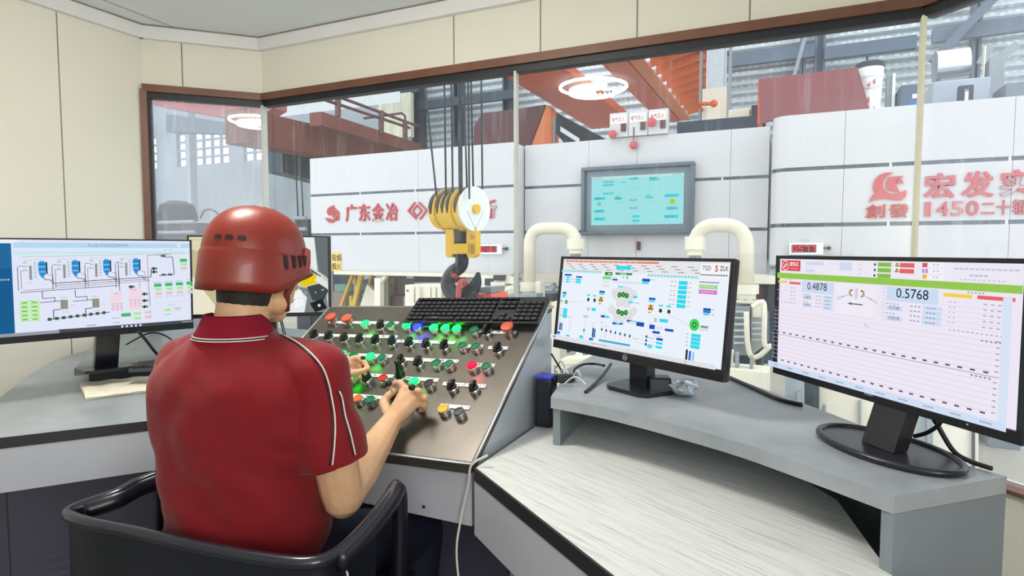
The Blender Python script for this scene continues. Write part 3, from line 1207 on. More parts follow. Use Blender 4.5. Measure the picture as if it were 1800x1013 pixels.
for (u, v) in ((.335, .635), (.415, .695), (.505, .65)):
    R(u, v, u + .028, v + .025, BL), R(u + .03, v, u + .056, v + .025, CY_), S(u + .01, v - .022, 2, .014)
R(.53, .385, .555, .41, CY_), R(.505, .45, .53, .47, CY_), S(.535, .455, 2, .02, l=.7)
# right column
for i in range(6):
    R(.775, .20 + i * .046, .82, .238 + i * .046, CY_), S(.735, .205 + i * .046, 2, .018), S(.828, .212 + i * .046, 1, .022, '#9aa3ad')
S(.88, .195, 8, .0115, '#35383f', l=.85, h=.016)
R(.88, .225, .965, .262, '#9fd58c'), R(.88, .272, .965, .312, '#d87fd0'), S(.89, .285, 5, .013, '#f3d2f0', h=.014), S(.89, .236, 5, .013, '#e4f4de', h=.014)
Lc([(.74, .545), (.86, .635)], '#c6ccd6', .0015)
R(.91, .445, .945, .47, BL), R(.91, .472, .945, .488, '#2d6d86'), R(.912, .49, .94, .512, CY_), S(.95, .45, 1, .02), S(.95, .495, 1, .02)
D(.875, .615, .024, '#45d65f'), D(.875, .615, .011, '#1d8a35'), D(.875, .615, .005, '#8ee39c')
R(.905, .612, .94, .636, '#7fa487'), S(.905, .648, 3, .013, '#dd6a70')
for i in range(4):
    R(.865, .70 + i * .036, .91, .732 + i * .036, CY_), S(.842, .708 + i * .036, 1, .018)
# lower strip of gauges
S(.035, .69, 5, .013, '#7a828c'), S(.10, .70, 3, .012, '#7a828c')
for u in (.045, .125, .235, .295, .38):
    Lc([(u, .73), (u, .88)], '#c3c9d2', .0012)
    for i in range(6):
        R(u + .004, .74 + i * .026, u + .012, .744 + i * .026, '#8d96a0')
for u, a, b, c_ in ((.055, .79, .88, '#123a6c'), (.068, .79, .88, '#1a7ab8'), (.30, .79, .90, '#123a6c'), (.312, .80, .90, '#1a7ab8'), (.236, .82, .85, '#1a7ab8'), (.85, .86, .965, '#0d2f1e'), (.866, .868, .965, '#2a5fd0'), (.882, .872, .965, '#8ad4f4')):
    R(u, a, u + .010, b, c_)
for u, v in ((.05, .90), (.125, .92), (.225, .90), (.295, .91), (.66, .87), (.855, .975), (.955, .975), (.77, .96)):
    R(u - .012, v, u + .016, v + .022, BL if u in (.05, .295, .77) else CY_), R(u - .012, v + .024, u + .016, v + .038, CY_)
R(.225, .655, .27, .695, GY), S(.232, .668, 2, .016, '#444')
for i in range(7):
    u = .365 + i * .03
    Lc([(u, .74), (u, .885)], '#c3c9d2', .0012)
    R(u - .005, .78 + i * .004, u + .005, .808 + i * .004, '#125a86')
R(.352, .905, .552, .93, '#4fc1ea'), S(.354, .908, 22, .009, '#175d97', l=.6, h=.018)
S(.355, .71, 2, .012), S(.45, .70, 2, .014), R(.482, .69, .50, .708, BL)
R(.535, .66, .575, .69, GY), R(.58, .655, .625, .70, BL), R(.655, .665, .685, .71, BL), R(.69, .675, .73, .70, GY), R(.74, .685, .785, .71, BL), R(.675, .725, .715, .75, BL)
for v in (.79, .83, .87):
    Lc([(.59, v), (.70, v + .012)], '#c3c9d2', .0012)
    R(.64, v - .008, .65, v + .018, '#125a86'), R(.70, v + .0, .735, v + .024, CY_ if v > .8 else BL)
S(.57, .83, 2, .016), S(.66, .80, 2, .016), S(.69, .77, 3, .014), R(.0, .955, 1, 1, '#e3e4e8'), R(.0, .94, .62, .955, '#e9ebef')
S(.31, .962, 9, .012, '#50545c', l=.6, h=.010)
for i in range(4):
    D(.55 + i * .033, .978, .009, '#cfd2d8'), D(.55 + i * .033, .978, .005, '#eceef2')
D(.86, .985, .008, '#cfd2d8'), D(.035, .965, .006, '#4a4e57')
ui.build(t, 0.98)

# ---- the wide monitor at the right end of the shelf
ph = monitor('large black monitor at the right end of the shelf showing 0.4878 and 0.5768', (.152, 1.40, .945), math.radians(-51.1), 0.0, .585, .292, (.164, 1.345), Z1, 'oval', bez=(.009, .009, .008, .021))
t, ui, c, ux, uy, n, s0 = ph
stand_parts(t, s0, c, uy, n, ux, .075, 'oval')
mb = MB()
put_text(mb, 'PHILIPS', c + uy * .011 + n * .0034, ux, uy, .005, 0, .02, .0004, None, True, 'c')
mb.cyl(c + ux * .206 + uy * .010 + n * .003, c + ux * .206 + uy * .010 + n * .0042, .0018, n=8)
mb.build('maker_emblem', m_logo, t)
R, T, D, Lc, S = ui.rect, ui.text, ui.disc, ui.line, ui.dashes
R(0, 0, 1, 1, '#f1eaf8')


def squeeze(v):
    """the readouts fill less of the height than the charts below them"""
    if v <= .178 or v >= .999:
        return v
    if v <= .55:
        return .172 + (v - .178) * .275 / .372
    if v <= .785:
        return .447 + (v - .55) * .253 / .235
    return min(.935, .70 + (v - .785) * 1.09)


ui.vm = squeeze
R(0, 0, 1, .115, '#f0edf8')
R(.01, .012, .125, .108, '#dc4b52')
pts = [(.036 + .019 * math.cos(2 * PI * i / 20), .06 + .019 * math.sin(2 * PI * i / 20) * ui.w / ui.h) for i in range(21)]
Lc(pts, '#fbe9ea', .0035)
Lc([(.026, .088), (.036, .045), (.046, .05), (.044, .066), (.034, .072)], '#fbe9ea', .0042)
T('精锐达', .064, .066, .042, '#fdf1f1', .012, .053)
S(.066, .083, 9, .006, '#f3c2c4', l=.75, h=.010)
R(.16, .02, .26, .05, '#d4dff4'), S(.165, .03, 5, .018, '#c4cfe6'), R(.16, .085, .21, .115, '#d4dff4'), R(.34, .018, .40, .085, '#d4dff4')
S(.16, .062, 2, .02, '#cfd3e4'), S(.285, .03, 3, .017, '#cfd3e4'), S(.43, .03, 1, .03, '#cfd0dc'), S(.43, .065, 1, .03, '#cfd0dc'), S(.43, .10, 1, .03, '#cfd0dc')
for i in range(3):
    R(.515, .012 + i * .042, .57, .044 + i * .042, '#8cc452'), S(.525, .022 + i * .042, 2, .018, '#5f9636'), D(.503, .028 + i * .042, .0045, '#3f4450')
for i in range(2):
    R(.605, .012 + i * .042, .66, .044 + i * .042, '#ea6763'), S(.615, .022 + i * .042, 2, .018, '#c24a48')
    D(.595, .028 + i * .042, .0075, '#f1e08a')
    for a0 in (90, 210, 330):
        uu, vv = .595, .028 + i * .042
        ui.poly([(uu, vv)] + [(uu + .007 * math.cos(math.radians(a0 + q)), vv - .007 * math.sin(math.radians(a0 + q)) * ui.w / ui.h) for q in (-30, 0, 30)], '#2a2618')
R(.69, .008, .708, .038, '#e25a58'), R(.69, .05, .71, .076, '#9a6fb8'), R(.698, .05, .702, .076, '#f3e6f6'), R(.69, .061, .71, .065, '#f3e6f6'), D(.70, .102, .008, '#f2b93c')
for i in range(3):
    R(.713, .006 + i * .042, .765, .036 + i * .042, '#f8f4fc'), S(.728, .016 + i * .042, 2, .013, '#9c9cb4', h=.010)
S(.80, .035, 12, .016, '#b6bdd4', l=.85, h=.016), S(.85, .075, 4, .014, '#a9b2d4', l=.85, h=.018), S(.82, .105, 10, .014, '#b6bdd4')
R(0, .128, 1, .178, '#98cb55'), S(.22, .148, 4, .012, '#7db13c', h=.010), S(.70, .148, 4, .014, '#7db13c', h=.012)
# two readouts
S(.055, .195, 5, .009, '#6a6f86', h=.012)
R(.01, .215, .065, .242, '#f3d548'), R(.08, .222, .145, .25, '#e86a66')
R(.155, .20, .325, .335, '#cfdff6')
T('0.4878', .185, .298, .062, '#14171c', .0, .105)
S(.162, .355, 4, .012, '#6f7690'), R(.162, .375, .212, .418, '#cfdff6'), T('0.4878', .17, .408, .026, '#5c6784', 0, .035)
S(.162, .44, 3, .012, '#6f7690'), R(.162, .465, .212, .505, '#cfdff6'), T('0.0018', .17, .495, .026, '#5c6784', 0, .035)
for i in range(4):
    S(.235, .362 + i * .04, 3, .012, '#6f7690'), R(.275, .352 + i * .04, .325, .386 + i * .04, '#cfdff6'), S(.285, .364 + i * .04, 3, .01, '#5c6784', h=.014)
for i in range(4):
    S(.02, .285 + i * .045, 2, .014, '#a8a4b8'), S(.095, .29 + i * .045, 2, .018, '#8c8aa0')
for v in (.33, .45):
    Lc([(.01, v), (.145, v + .005)], '#d8d2e2', .0016)
S(.04, .475, 6, .016, '#8c8aa0', h=.010)
R(.335, .20, .525, .53, '#f3effa')
for i in range(9):
    S(.343, .21 + i * .035, 1, .013, '#9d9ab0', h=.006), S(.553, .215 + i * .035, 1, .015, '#9d9ab0', h=.006)
Lc([(.335, .54), (.525, .54)], '#d8d2e2', .0016), Lc([(.335, .20), (.335, .54)], '#d8d2e2', .0016), Lc([(.565, .20), (.565, .55)], '#d8d2e2', .0016)
# the gauge drawing: two claws, two arms
for s_ in (-1, 1):
    u = .445 + s_ * .024
    Lc([(u - s_ * .004, .26), (u + s_ * .007, .27), (u + s_ * .008, .31), (u - s_ * .004, .325)], '#a9a27c', .009)
    R(u - .006, .255, u + .006, .272, '#c96a58')
    Lc([(u + s_ * .035, .335), (u + s_ * .06, .36)], '#dcd8e2', .011)
    Lc([(u + s_ * .014, .315), (u + s_ * .045, .345)], '#9a98a4', .0025)
    D(u + s_ * .062, .365, .008, '#dcd8e2')
R(.438, .25, .452, .34, '#d9d4e0'), D(.445, .25, .007, '#d9d4e0'), D(.445, .34, .007, '#d9d4e0')
ui.poly([(.405, .405), (.425, .392), (.425, .40), (.475, .40), (.475, .412), (.425, .412), (.425, .422)], '#56606a')
R(.575, .195, .765, .335, '#cfdff6')
T('0.5768', .613, .298, .068, '#14171c', .0, .118)
S(.575, .36, 4, .014, '#6f7690'), R(.575, .385, .64, .43, '#cfdff6'), T('0.5768', .588, .418, .026, '#5c6784', 0, .04)
S(.575, .455, 3, .014, '#6f7690'), R(.575, .485, .64, .53, '#cfdff6'), T('0.0018', .588, .518, .026, '#5c6784', 0, .04)
for i in range(4):
    S(.67, .362 + i * .045, 3, .014, '#6f7690', h=.016), R(.715, .35 + i * .045, .78, .388 + i * .045, '#cfdff6'), S(.728, .364 + i * .045, 3, .012, '#5c6784', h=.014)
R(.785, .218, .875, .25, '#f6d648'), R(.89, .218, .995, .25, '#e86a66'), S(.86, .195, 5, .011, '#6a6f86', h=.014)
for i in range(5):
    S(.805, .29 + i * .045, 2, .014, '#a8a4b8'), S(.91, .285 + i * .048, 3, .02, '#8c8aa0'), Lc([(.78, .325 + i * .045), (.985, .325 + i * .045)], '#dcd6e6', .0016)
S(.81, .535, 12, .014, '#8c8aa0', h=.012), S(.91, .575, 5, .013, '#6a6f86', h=.014), S(.885, .80 - .015, 5, .013, '#6a6f86', h=.014)
for v0 in (.555, .785):
    S(.012, v0 - .018, 4, .011, '#6a6f86', h=.010)
    for i in range(6):
        Lc([(.03, v0 + .02 + i * .034), (.945, v0 + .02 + i * .034)], '#ddd0da', .0013)
        R(.015, v0 + .016 + i * .034, .026, v0 + .022 + i * .034, '#9d9ab0'), R(.955, v0 + .016 + i * .034, .966, v0 + .022 + i * .034, '#9d9ab0')
    Lc([(.03, v0), (.03, v0 + .19)], '#b8b4c6', .0016)
    for i in range(24):
        R(.04 + i * .0385, v0 + .195, .055 + i * .0385, v0 + .206, '#5d5a70')
Lc([(.01, .772), (.985, .772)], '#8f8a9c', .0016)
Lc([(.505, .58), (.525, .596)], '#c8b8c4', .003)
ui.vm = None
R(0, .95, 1, 1, '#d3e2f8'), R(.975, .2, 1, .95, '#dbe6f8')
for i in range(11):
    S(.03 + i * .09, .968, 4, .009, '#7d8cb4', l=.85, h=.014)
ui.build(t, 0.97)

# ---- the wide monitor on the left
m1 = monitor('wide black monitor at the far left, diagram with four blue tanks', (-2.233, 1.30, .945), math.radians(70), math.radians(-2), .66, .345, (-2.30, 1.36), ZR, 'small', bez=(.006, .006, .005, .026))
t, ui, c, ux, uy, n, s0 = m1
s0 = onZ(187, 650, ZR)
stand_parts(t, s0, c, uy, n, ux, .075, 'small')
R, T, D, Lc, S = ui.rect, ui.text, ui.disc, ui.line, ui.dashes
R(0, 0, 1, 1, '#e4eafc')


def U(x):
    return (x + 190.0) / (1755.0 + 190.0)


def W(y):
    return (y - 55.0) / (875.0 - 55.0)


def tilt_v(x, y):
    """rows in the picture run slightly down to the left: straighten them"""
    return (U(x), W(y) - (1755 - x) / 1755.0 * 0.035 * (W(y) * 1.6 - .6))


def LL(pts, c_, t_=.002):
    Lc([tilt_v(*p) for p in pts], c_, t_)


R(0, .0, U(150), 1, '#1d5f93'), R(0, .05, U(150), .3, '#266ba0'), R(0, .0, U(200), .04, '#eef6fb')
S(U(50), W(390), 4, .011, '#c9dcec', h=.02)
R(U(165), .03, 1, .085, '#b7dcf5'), T('热口轧子线油压控制系统', U(770), .075, .035, '#7b93ae', 0, .19)
R(U(1620), .035, U(1660), .075, '#dcebf8'), R(U(165), .125, 1, .15, '#bff0f0'), S(U(1480), .105, 2, .03, '#777f8a', h=.006)
LL([(225, 195), (1700, 178)], '#b8b48c', .0022)
for k in range(4):
    x = 345 + k * 272
    y = 235 - k * 5
    a, b = tilt_v(x, y), tilt_v(x + 75, y + 120)
    ui.poly([(a[0] + .004, a[1] + .02), (a[0] + .012, a[1]), (b[0] - .012, a[1]), (b[0] - .002, a[1] + .02), (b[0] - .002, b[1] - .02), (b[0] - .014, b[1] + .03), (b[0] - .02, b[1] + .045), (a[0] + .012, b[1] + .02), (a[0] + .004, b[1] - .02)], '#2f9be0')
    for i in range(5):
        R(a[0] + .006, a[1] + .03 + i * .027, b[0] - .004, a[1] + .038 + i * .027, '#a9c6ea' if i % 2 else '#2277b8')
    R(b[0] - .003, a[1] + .01, b[0] + .003, b[1], '#2b3038')
    p = tilt_v(x - 65, y + 40)
    R(p[0], p[1], p[0] + .011, p[1] + .15, '#9a9a96')
    for i in range(7):
        q = tilt_v(x - 30, y + 20 + i * 22)
        Lc([(q[0], q[1]), (q[0] + .006, q[1] - .01), (q[0] + .012, q[1])], '#5f7d6a', .0022)
    S(p[0] - .02, p[1] - .06, 3, .012, '#8a8f98', h=.008), S(p[0] + .02, p[1] - .065, 4, .012, '#a4a9b2', h=.008), S(p[0] - .012, p[1] + .18, 2, .012, '#8a8f98', h=.008), S(p[0] + .05, p[1] + .2, 2, .014, '#a4a9b2', h=.008)
    for i in range(3):
        q = tilt_v(x - 110, y + 10 + i * 35)
        Lc([(q[0], q[1] + .01), (q[0] + .008, q[1] - .006), (q[0] + .016, q[1] + .01)], '#6b7a72', .0025)
    LL([(x - 155, 290 - k * 8), (x - 155, 500)], '#2a2c34', .0026)
    LL([(x - 155, 280 - k * 8), (x - 110, 278 - k * 8)], '#2a2c34', .0022)
    LL([(x - 130, 320 - k * 8), (x - 130, 485)], '#a64a52', .0022)
    LL([(x - 130, 320 - k * 8), (x - 105, 318 - k * 8)], '#a64a52', .002)
    LL([(x + 40, y + 145), (x + 60, y + 170), (x + 105, y + 175), (x + 110, 430)], '#2a2c34', .0032)
    LL([(x + 85, y + 130), (x + 120, y + 130), (x + 125, 450)], '#555', .002)
LL([(455, 440), (1340, 404), (1340, 330)], '#23252c', .0035)
LL([(470, 462), (1310, 425), (1325, 690)], '#4b4a55', .0025)
LL([(225, 497), (1330, 440)], '#b04c55', .0022)
LL([(200, 515), (1020, 478)], '#2a2c34', .0028)
LL([(1030, 250), (1038, 530)], '#2a2c34', .0028)
LL([(1315, 440), (1308, 195), (1500, 185)], '#b04c55', .0025)
LL([(1390, 190), (1545, 185)], '#3b3d46', .0022), LL([(1480, 212), (1560, 210), (1575, 385), (1420, 395)], '#23252c', .0035)
LL([(1225, 450), (1230, 520)], '#a64a52', .0022)
for (x, y) in ((1345, 322), (1345, 355), (1245, 570), (1245, 635), (1245, 695), (1120, 495)):
    p = tilt_v(x, y)
    R(p[0], p[1] - .012, p[0] + .03, p[1] + .012, '#5d7f72'), R(p[0] + .008, p[1] - .018, p[0] + .016, p[1] + .018, '#2c3a36')
for (x, y) in ((1465, 200), (1465, 385), (1530, 385)):
    p = tilt_v(x, y)
    R(p[0] - .012, p[1] - .012, p[0] + .012, p[1] + .012, '#59616a')
# exchangers
for x in (515, 785):
    a, b = tilt_v(x, 595), tilt_v(x + 62, 680)
    R(a[0], a[1], b[0], b[1], '#a8a595')
    for i in range(4):
        R(a[0] + .003 + i * .008, a[1], a[0] + .006 + i * .008, b[1], '#77756a')
    LL([(x - 145, 505), (x - 142, 575), (x - 45, 570), (x - 45, 605), (x, 603)], '#2a2c34', .003)
    LL([(x - 165, 612), (x - 90, 608), (x, 603)], '#2a2c34', .003)
    LL([(x, 682), (x - 60, 685), (x - 60, 770)], '#2a2c34', .0035)
    S(a[0], a[1] - .03, 4, .008, '#777c86', h=.010), S(b[0] + .012, b[1] - .04, 2, .01, '#777c86', h=.010), S(a[0] + .01, b[1] + .03, 3, .009, '#8a8f98', h=.010)
LL([(400, 772), (935, 730)], '#3c5a52', .004)
for x in range(420, 920, 58):
    p = tilt_v(x, 770 - (x - 400) * .078)
    R(p[0] - .008, p[1] - .016, p[0] + .008, p[1] + .016, '#3c5a52')
S(U(480), W(845), 8, .006, '#6c727c', l=.8, h=.018), S(U(730), W(825), 7, .006, '#6c727c', l=.8, h=.018), S(U(250), W(575), 3, .009, '#777c86', h=.014)
for i in range(5):
    for j in range(2):
        p = tilt_v(190 + j * 80, 590 + i * 38)
        R(p[0], p[1], p[0] + .037, p[1] + .042, '#bdf2a4'), R(p[0] + .008, p[1] + .016, p[0] + .028, p[1] + .024, '#5b7a52')
for x, y, w2, h2 in ((945, 540, 110, 180), (1110, 510, 130, 205)):
    a, b = tilt_v(x, y), tilt_v(x + w2, y + h2)
    R(a[0], a[1], b[0], b[1], '#f2dcea')
    for i in range(4):
        S(a[0] + .006, a[1] + .13 + i * .022, 3, .02, '#a86a72', l=.6, h=.008)
    S(a[0] + .018, a[1] + .012, 3, .008, '#8a6a74', h=.014)
GB, GL_, GR_ = '#3fc46a', '#c4f2b8', '#ead6da'


def btn(x, y, c_, w_=75, h_=32):
    a, b = tilt_v(x, y), tilt_v(x + w_, y + h_)
    R(a[0], a[1], b[0], b[1], c_)
    S(a[0] + .010, a[1] + .013, 2, .014, '#4d6b52' if c_ != GR_ else '#7a5c60', l=.5, h=.012)


for i in range(4):
    x = 1360 + i * 110
    btn(x, 470 - i * 4, GB), btn(x + 5, 512 - i * 4, GL_), btn(x + 5, 555 - i * 4, GR_)
    S(U(x), W(455 - i * 6), 4, .010, '#6c727c', h=.010), S(U(x), W(600 - i * 6), 5, .009, '#8a8f98', h=.010)
btn(1625, 228, GB), btn(1625, 268, GL_), btn(1625, 308, GR_)
btn(1035, 745, GB, 90), btn(1150, 738, GL_), btn(1255, 732, GR_), btn(1150, 785, GL_), btn(1255, 778, GR_), btn(1450, 718, GL_), btn(1550, 710, GR_)
S(U(950), W(772), 4, .009, '#6c727c', h=.016), S(U(960), W(815), 4, .008, '#6c727c', h=.016), S(U(1455), W(770), 4, .008, '#6c727c', h=.016), S(U(1490), W(680), 5, .008, '#8a8f98', h=.012)
LL([(1350, 665), (1740, 655)], '#c9cede', .0016)
R(0, .965, 1, 1, '#9aa0aa'), R(.35, .962, 1, 1, '#4a4e58')
for i in range(5):
    D(U(1040) + i * .022, .982, .006, '#e6edf4')
S(U(1630), .977, 6, .012, '#e6edf4', l=.6, h=.012)
ui.build(t, 0.97)
MB().box(c - ux * .30 + uy * .012 + n * .0036, (.012, .006, .0006), Matrix((ux, uy, n)).transposed()).build('maker_sticker', m_logo, t)

# ---- the camera picture beyond the worker
m2 = monitor('black monitor behind the red helmet showing a camera picture with a yellow plate', (-1.973, 1.812, .975), math.radians(36), math.radians(3), .555, .335, (-1.99, 1.86), ZR, 'small', bez=(.006, .012, .006, .016))
t, ui, c, ux, uy, n, s0 = m2
stand_parts(t, s0, c, uy, n, ux, .07, 'small')
R, T, D, Lc, S, Q = ui.rect, ui.text, ui.disc, ui.line, ui.dashes, ui.poly
R(0, 0, 1, 1, '#cfcfb4')
Q([(0, 0), (.22, 0), (.22, 1), (0, 1)], '#e2dcbc')
Q([(0, .15), (.08, .2), (.42, 1), (.22, 1), (0, .45)], '#c9bf93')
Q([(.0, .45), (.22, 1), (0, 1)], '#f0ead2')
Q([(.2, .95), (.42, .7), (.5, .74), (.5, 1), (.2, 1)], '#8b8f86')
Q([(.24, .42), (.5, .4), (.5, .74), (.42, .7), (.32, .86)], '#d6d2b4')
Q([(.5, 0), (1, 0), (1, .5), (.5, .5)], '#9aa59c')
Q([(.72, 0), (.9, 0), (.92, .45), (.74, .3)], '#eef2f0')
Q([(.7, .07), (.80, .05), (.82, .12), (.71, .15)], '#e2512f')
Q([(.74, .1), (.78, .08), (.79, .12), (.75, .13)], '#f6e9d4')
Q([(.62, .15), (.72, .14), (.9, .42), (.9, .5), (.62, .22)], '#dedfc4')
Q([(.9, .0), (1, 0), (1, .55), (.93, .45)], '#6d7777')
Q([(.72, .25), (.80, .29), (.93, .50), (.92, .60), (.82, .66), (.66, .42)], '#f0cf10')
Q([(.68, .18), (.96, .50), (.96, .56), (.68, .24)], '#dfe5e2')
Q([(.72, .27), (.74, .26), (.95, .52), (.94, .53)], '#3a4042')
Q([(.50, .55), (.62, .52), (.70, .64), (.50, .72)], '#8f8a5c')
Q([(.45, .78), (.72, .64), (.98, .72), (1, 1), (.45, 1)], '#7d8784')
for q, c_ in (([(.55, .70), (.76, .64), (.84, .80), (.82, 1), (.66, 1)], '#e8efee'), ([(.47, .84), (.60, .74), (.68, .82), (.62, .98), (.48, 1)], '#c3cccb'), ([(.84, .66), (.97, .60), (1, .72), (.96, .86), (.88, .84)], '#444c4e'),
              ([(.52, .9), (.6, .8), (.62, .83), (.56, .98)], '#343a3e'), ([(.64, .86), (.69, .84), (.68, .99), (.64, .99)], '#f0c53a'), ([(.86, .88), (.95, .82), (.99, .95), (.9, 1)], '#23292b'),
              ([(.72, .72), (.80, .70), (.82, .90), (.75, .95)], '#f8fbfa'), ([(.58, .78), (.66, .71), (.69, .73), (.61, .81)], '#fafcfb'), ([(.92, .5), (1, .6), (1, .7), (.9, .58)], '#e6ebea')):
    Q(q, c_)
D(.93, .91, .012, '#e9d4cf')
for i in range(26):
    u, v = random.uniform(.46, .97), random.uniform(.66, .98)
    a = random.uniform(0, 3)
    l_ = random.uniform(.015, .05)
    Lc([(u, v), (u + l_ * math.cos(a), v - l_ * math.sin(a))], random.choice(['#2e3436', '#f4f7f6', '#5d6768', '#cfd8d7']), .005)
S(.01, .035, 6, .015, '#6f6c58', h=.010)
ui.build(t, 0.95)

# ================================================================== KEYBOARDS AND SMALL ITEMS
m_key = pm('black_keycap', '#17181e', 0.38, 0, 0.1)
m_leg = em('x', '#ffffff') if False else pm('key_legend', '#8f929a', 0.5)


def keyboard(label, M, w_, d_, mat_body, mat_key, thick=.018):
    """M: origin at the front left corner of its underside, x along the front, y to the back, z up"""
    t = thing('keyboard', label, 'keyboard', mat=M)
    def lp(mb, nm, mt):
        mb.v = [M @ a for a in mb.v]
        return mb.build(nm, mt, t)
    mb = MB()
    mb.prism([(0, 0, 0), (0, 0, thick * .7), (0, d_, thick), (0, d_, 0)], (w_, 0, 0))
    lp(mb, 'case', mat_body)
    mk, ml = MB(), MB()
    rows = [(d_ * .90, d_ * .10), (d_ * .73, d_ * .13), (d_ * .58, d_ * .13), (d_ * .43, d_ * .13), (d_ * .28, d_ * .13), (d_ * .13, d_ * .13)]
    pitch = w_ * .96 / 22.5
    for ri, (y, hh) in enumerate(rows):
        xs = []
        x = w_ * .02
        for k in range(15):
            wk = pitch
            if ri == 5 and k == 3:
                wk = pitch * 6
            if ri == 5 and 3 < k < 9:
                continue
            xs.append((x, wk))
            x += wk
        x = w_ * .02 + pitch * 15.4
        xs += [(x + k * pitch, pitch) for k in range(3) if not (ri == 3 or (ri == 4 and k != 1))]
        x += pitch * 3.3
        xs += [(x + k * pitch, pitch) for k in range(4) if ri > 0]
        for (x, wk) in xs:
            z = thick * (.7 + .3 * y / d_)
            mk.box((x + wk / 2, y, z + .003), (wk * .86, hh * .84, .007))
            ml.box((x + wk * .36, y + hh * .12, z + .0067), (wk * .15, hh * .14, .0004))
    lp(mk, 'keys', mat_key)
    lp(ml, 'key_legends', m_leg)
    return t


a = pan(722, 567, .002)
b = pan(947, 586, .002)
kl = b.x - a.x
M = panel_frame(V((a.x, b.y, b.z)))
keyboard('black full keyboard lying along the top of the control console', M, kl, .120, m_blk, m_key)
# the small keyboard under the left monitors
p = onZ(268, 651, ZR + .001)
M = Matrix.Translation(onZ(226, 655, ZR + .001)) @ Matrix.Rotation(math.radians(40), 4, 'Z')
keyboard('grey black keyboard half hidden behind the worker on the left riser', M, .30, .10, pm('grey_keyboard_case', '#3f434c', 0.5), m_key)

t = thing('foam_pad', 'long worn off white pad lying on the left desk', 'pad', onZ(200, 690, Z0))
q = [onZ(150, 704, Z0 + .001), onZ(140, 680, Z0 + .001), onZ(300, 663, Z0 + .001), onZ(300, 685, Z0 + .001)]
hh = .022
mb = MB()
n_ = 14
top, bot = [], []
vs, fs = [], []
for i in range(n_ + 1):
    s_ = i / n_
    f_, b_ = q[0].lerp(q[3], s_), q[1].lerp(q[2], s_)
    bul = .9 + .1 * math.sin(i * 1.7)
    for (k, z) in ((0, 0), (-.02, .45), (.06, .9), (.3, 1.02), (.7, 1.0), (.94, .9), (1.02, .45), (1, 0)):
        e = f_.lerp(b_, k)
        vs.append(e + V((0, 0, hh * z * bul)))
k = 8
for i in range(n_):
    for j in range(k):
        j2 = (j + 1) % k
        fs.append((i * k + j, i * k + j2, (i + 1) * k + j2, (i + 1) * k + j))
fs += [list(range(k - 1, -1, -1)), [n_ * k + j for j in range(k)]]
mb.add(vs, fs).build('pad', pm('worn_ivory', '#ece8d6', 0.7, 0, 0.1, 14, hex2='#c9bfa0', thr=(.55, .85)), t, 60)

# black upright box against the console side
p = onZ(942, 741, Z0)
t = thing('speaker_box', 'small upright navy black box standing beside the console side', 'speaker', (CXR + .045, p.y, Z0))
c0 = V((CXR + .034, p.y - .01, Z0))
R_ = Matrix.Rotation(math.radians(8), 3, 'Z')
MB().box(c0 + V((0, 0, .072)), (.048, .085, .142), R_, bev=.006).build('box', pm('navy_black', '#12162c', 0.4, 0, 0.1), t)
MB().prism([c0 + R_ @ V(v) for v in ((-.024, -.04, .143), (.024, -.04, .143), (.024, .012, .143), (.0, .03, .143), (-.024, .03, .143))], (0, 0, .006)).build('blue_top', pm('deep_blue', '#2a3bd0', 0.35), t, False, 'deep blue top face')


def cable(name, label, pts, r, mat, cat='cable', n=10, group=None):
    return single(name, MB().tube(smooth_path(pts, n), r, 8), mat, label, cat, group, True)


m_cord = pm('white_cord', '#d9d5cc', 0.5)
cable('white_cord', 'thin white cord hanging down over the front of the console', [onY(838, 806, 1.262) + V((.03, .0, .012)), onY(829, 818, 1.25), onY(824, 850, 1.247), onY(812, 905, 1.244), onY(803, 960, 1.23), onY(806, 1015, 1.22), onY(815, 1060, 1.2)], .0028, m_cord)
cable('black_cable', 'black cable looping behind the monitor stand beside the console', [onZ(1012, 662, Z1 + .004), onZ(1010, 650, Z1 + .02), onZ(1025, 641, Z1 + .03), onZ(1046, 640, Z1 + .03), onZ(1062, 643, Z1 + .05)], .004, m_blk)
cable('power_cable', 'thick black cable running down from the monitor to the shelf front', [onZ(1074, 640, Z1 + .03), onZ(1060, 660, Z1 + .012), onZ(1040, 680, Z1 + .005), onZ(1029, 689, Z1 + .005)], .0045, m_blk)
cable('network_cable', 'thin dark cable dropping behind the console corner', [onZ(969, 622, Z1 + .06), onZ(980, 640, Z1 + .03), onZ(992, 658, Z1 + .006), onZ(1010, 668, Z1 + .004)], .003, m_blk)
cable('signal_cable', 'black cable hanging behind the large right monitor', [V((.235, 1.36, .965)), V((.26, 1.37, .92)), V((.285, 1.355, .875)), V((.305, 1.33, .866)), V((.33, 1.30, .866))], .0045, m_blk)
cable('monitor_lead', 'black lead curling beside the right monitor column', [V((.262, 1.345, .962)), V((.262, 1.345, .93)), V((.245, 1.355, .905)), V((.225, 1.37, .89))], .004, m_blk)
cable('desk_edge_cable', 'black cable lying along the back edge of the monitor shelf', [onZ(1283, 664, Z1 + .005), onZ(1320, 680, Z1 + .005), onZ(1370, 702, Z1 + .005), onZ(1410, 712, Z1 + .005)], .0055, m_blk)
cable('drooping_cable', 'black cable drooping from the left monitor to the riser', [onD(243, 583, 2.15), onD(258, 600, 2.2), onD(272, 618, 2.25), onZ(288, 632, ZR + .012), onZ(310, 632, ZR + .005)], .0055, m_blk)
cable('arched_cable', 'thin black cable arching over the left riser', [onD(222, 606, 2.2), onD(240, 596, 2.25), onD(262, 586, 2.3), onD(285, 588, 2.3), onD(310, 604, 2.3), onZ(330, 625, ZR + .005)], .003, m_blk)
cable('stand_cable', 'black cable dropping from the camera picture monitor', [onD(492, 556, 2.15), onD(497, 575, 2.12), onD(501, 592, 2.1), onD(504, 606, 2.08)], .005, m_blk)
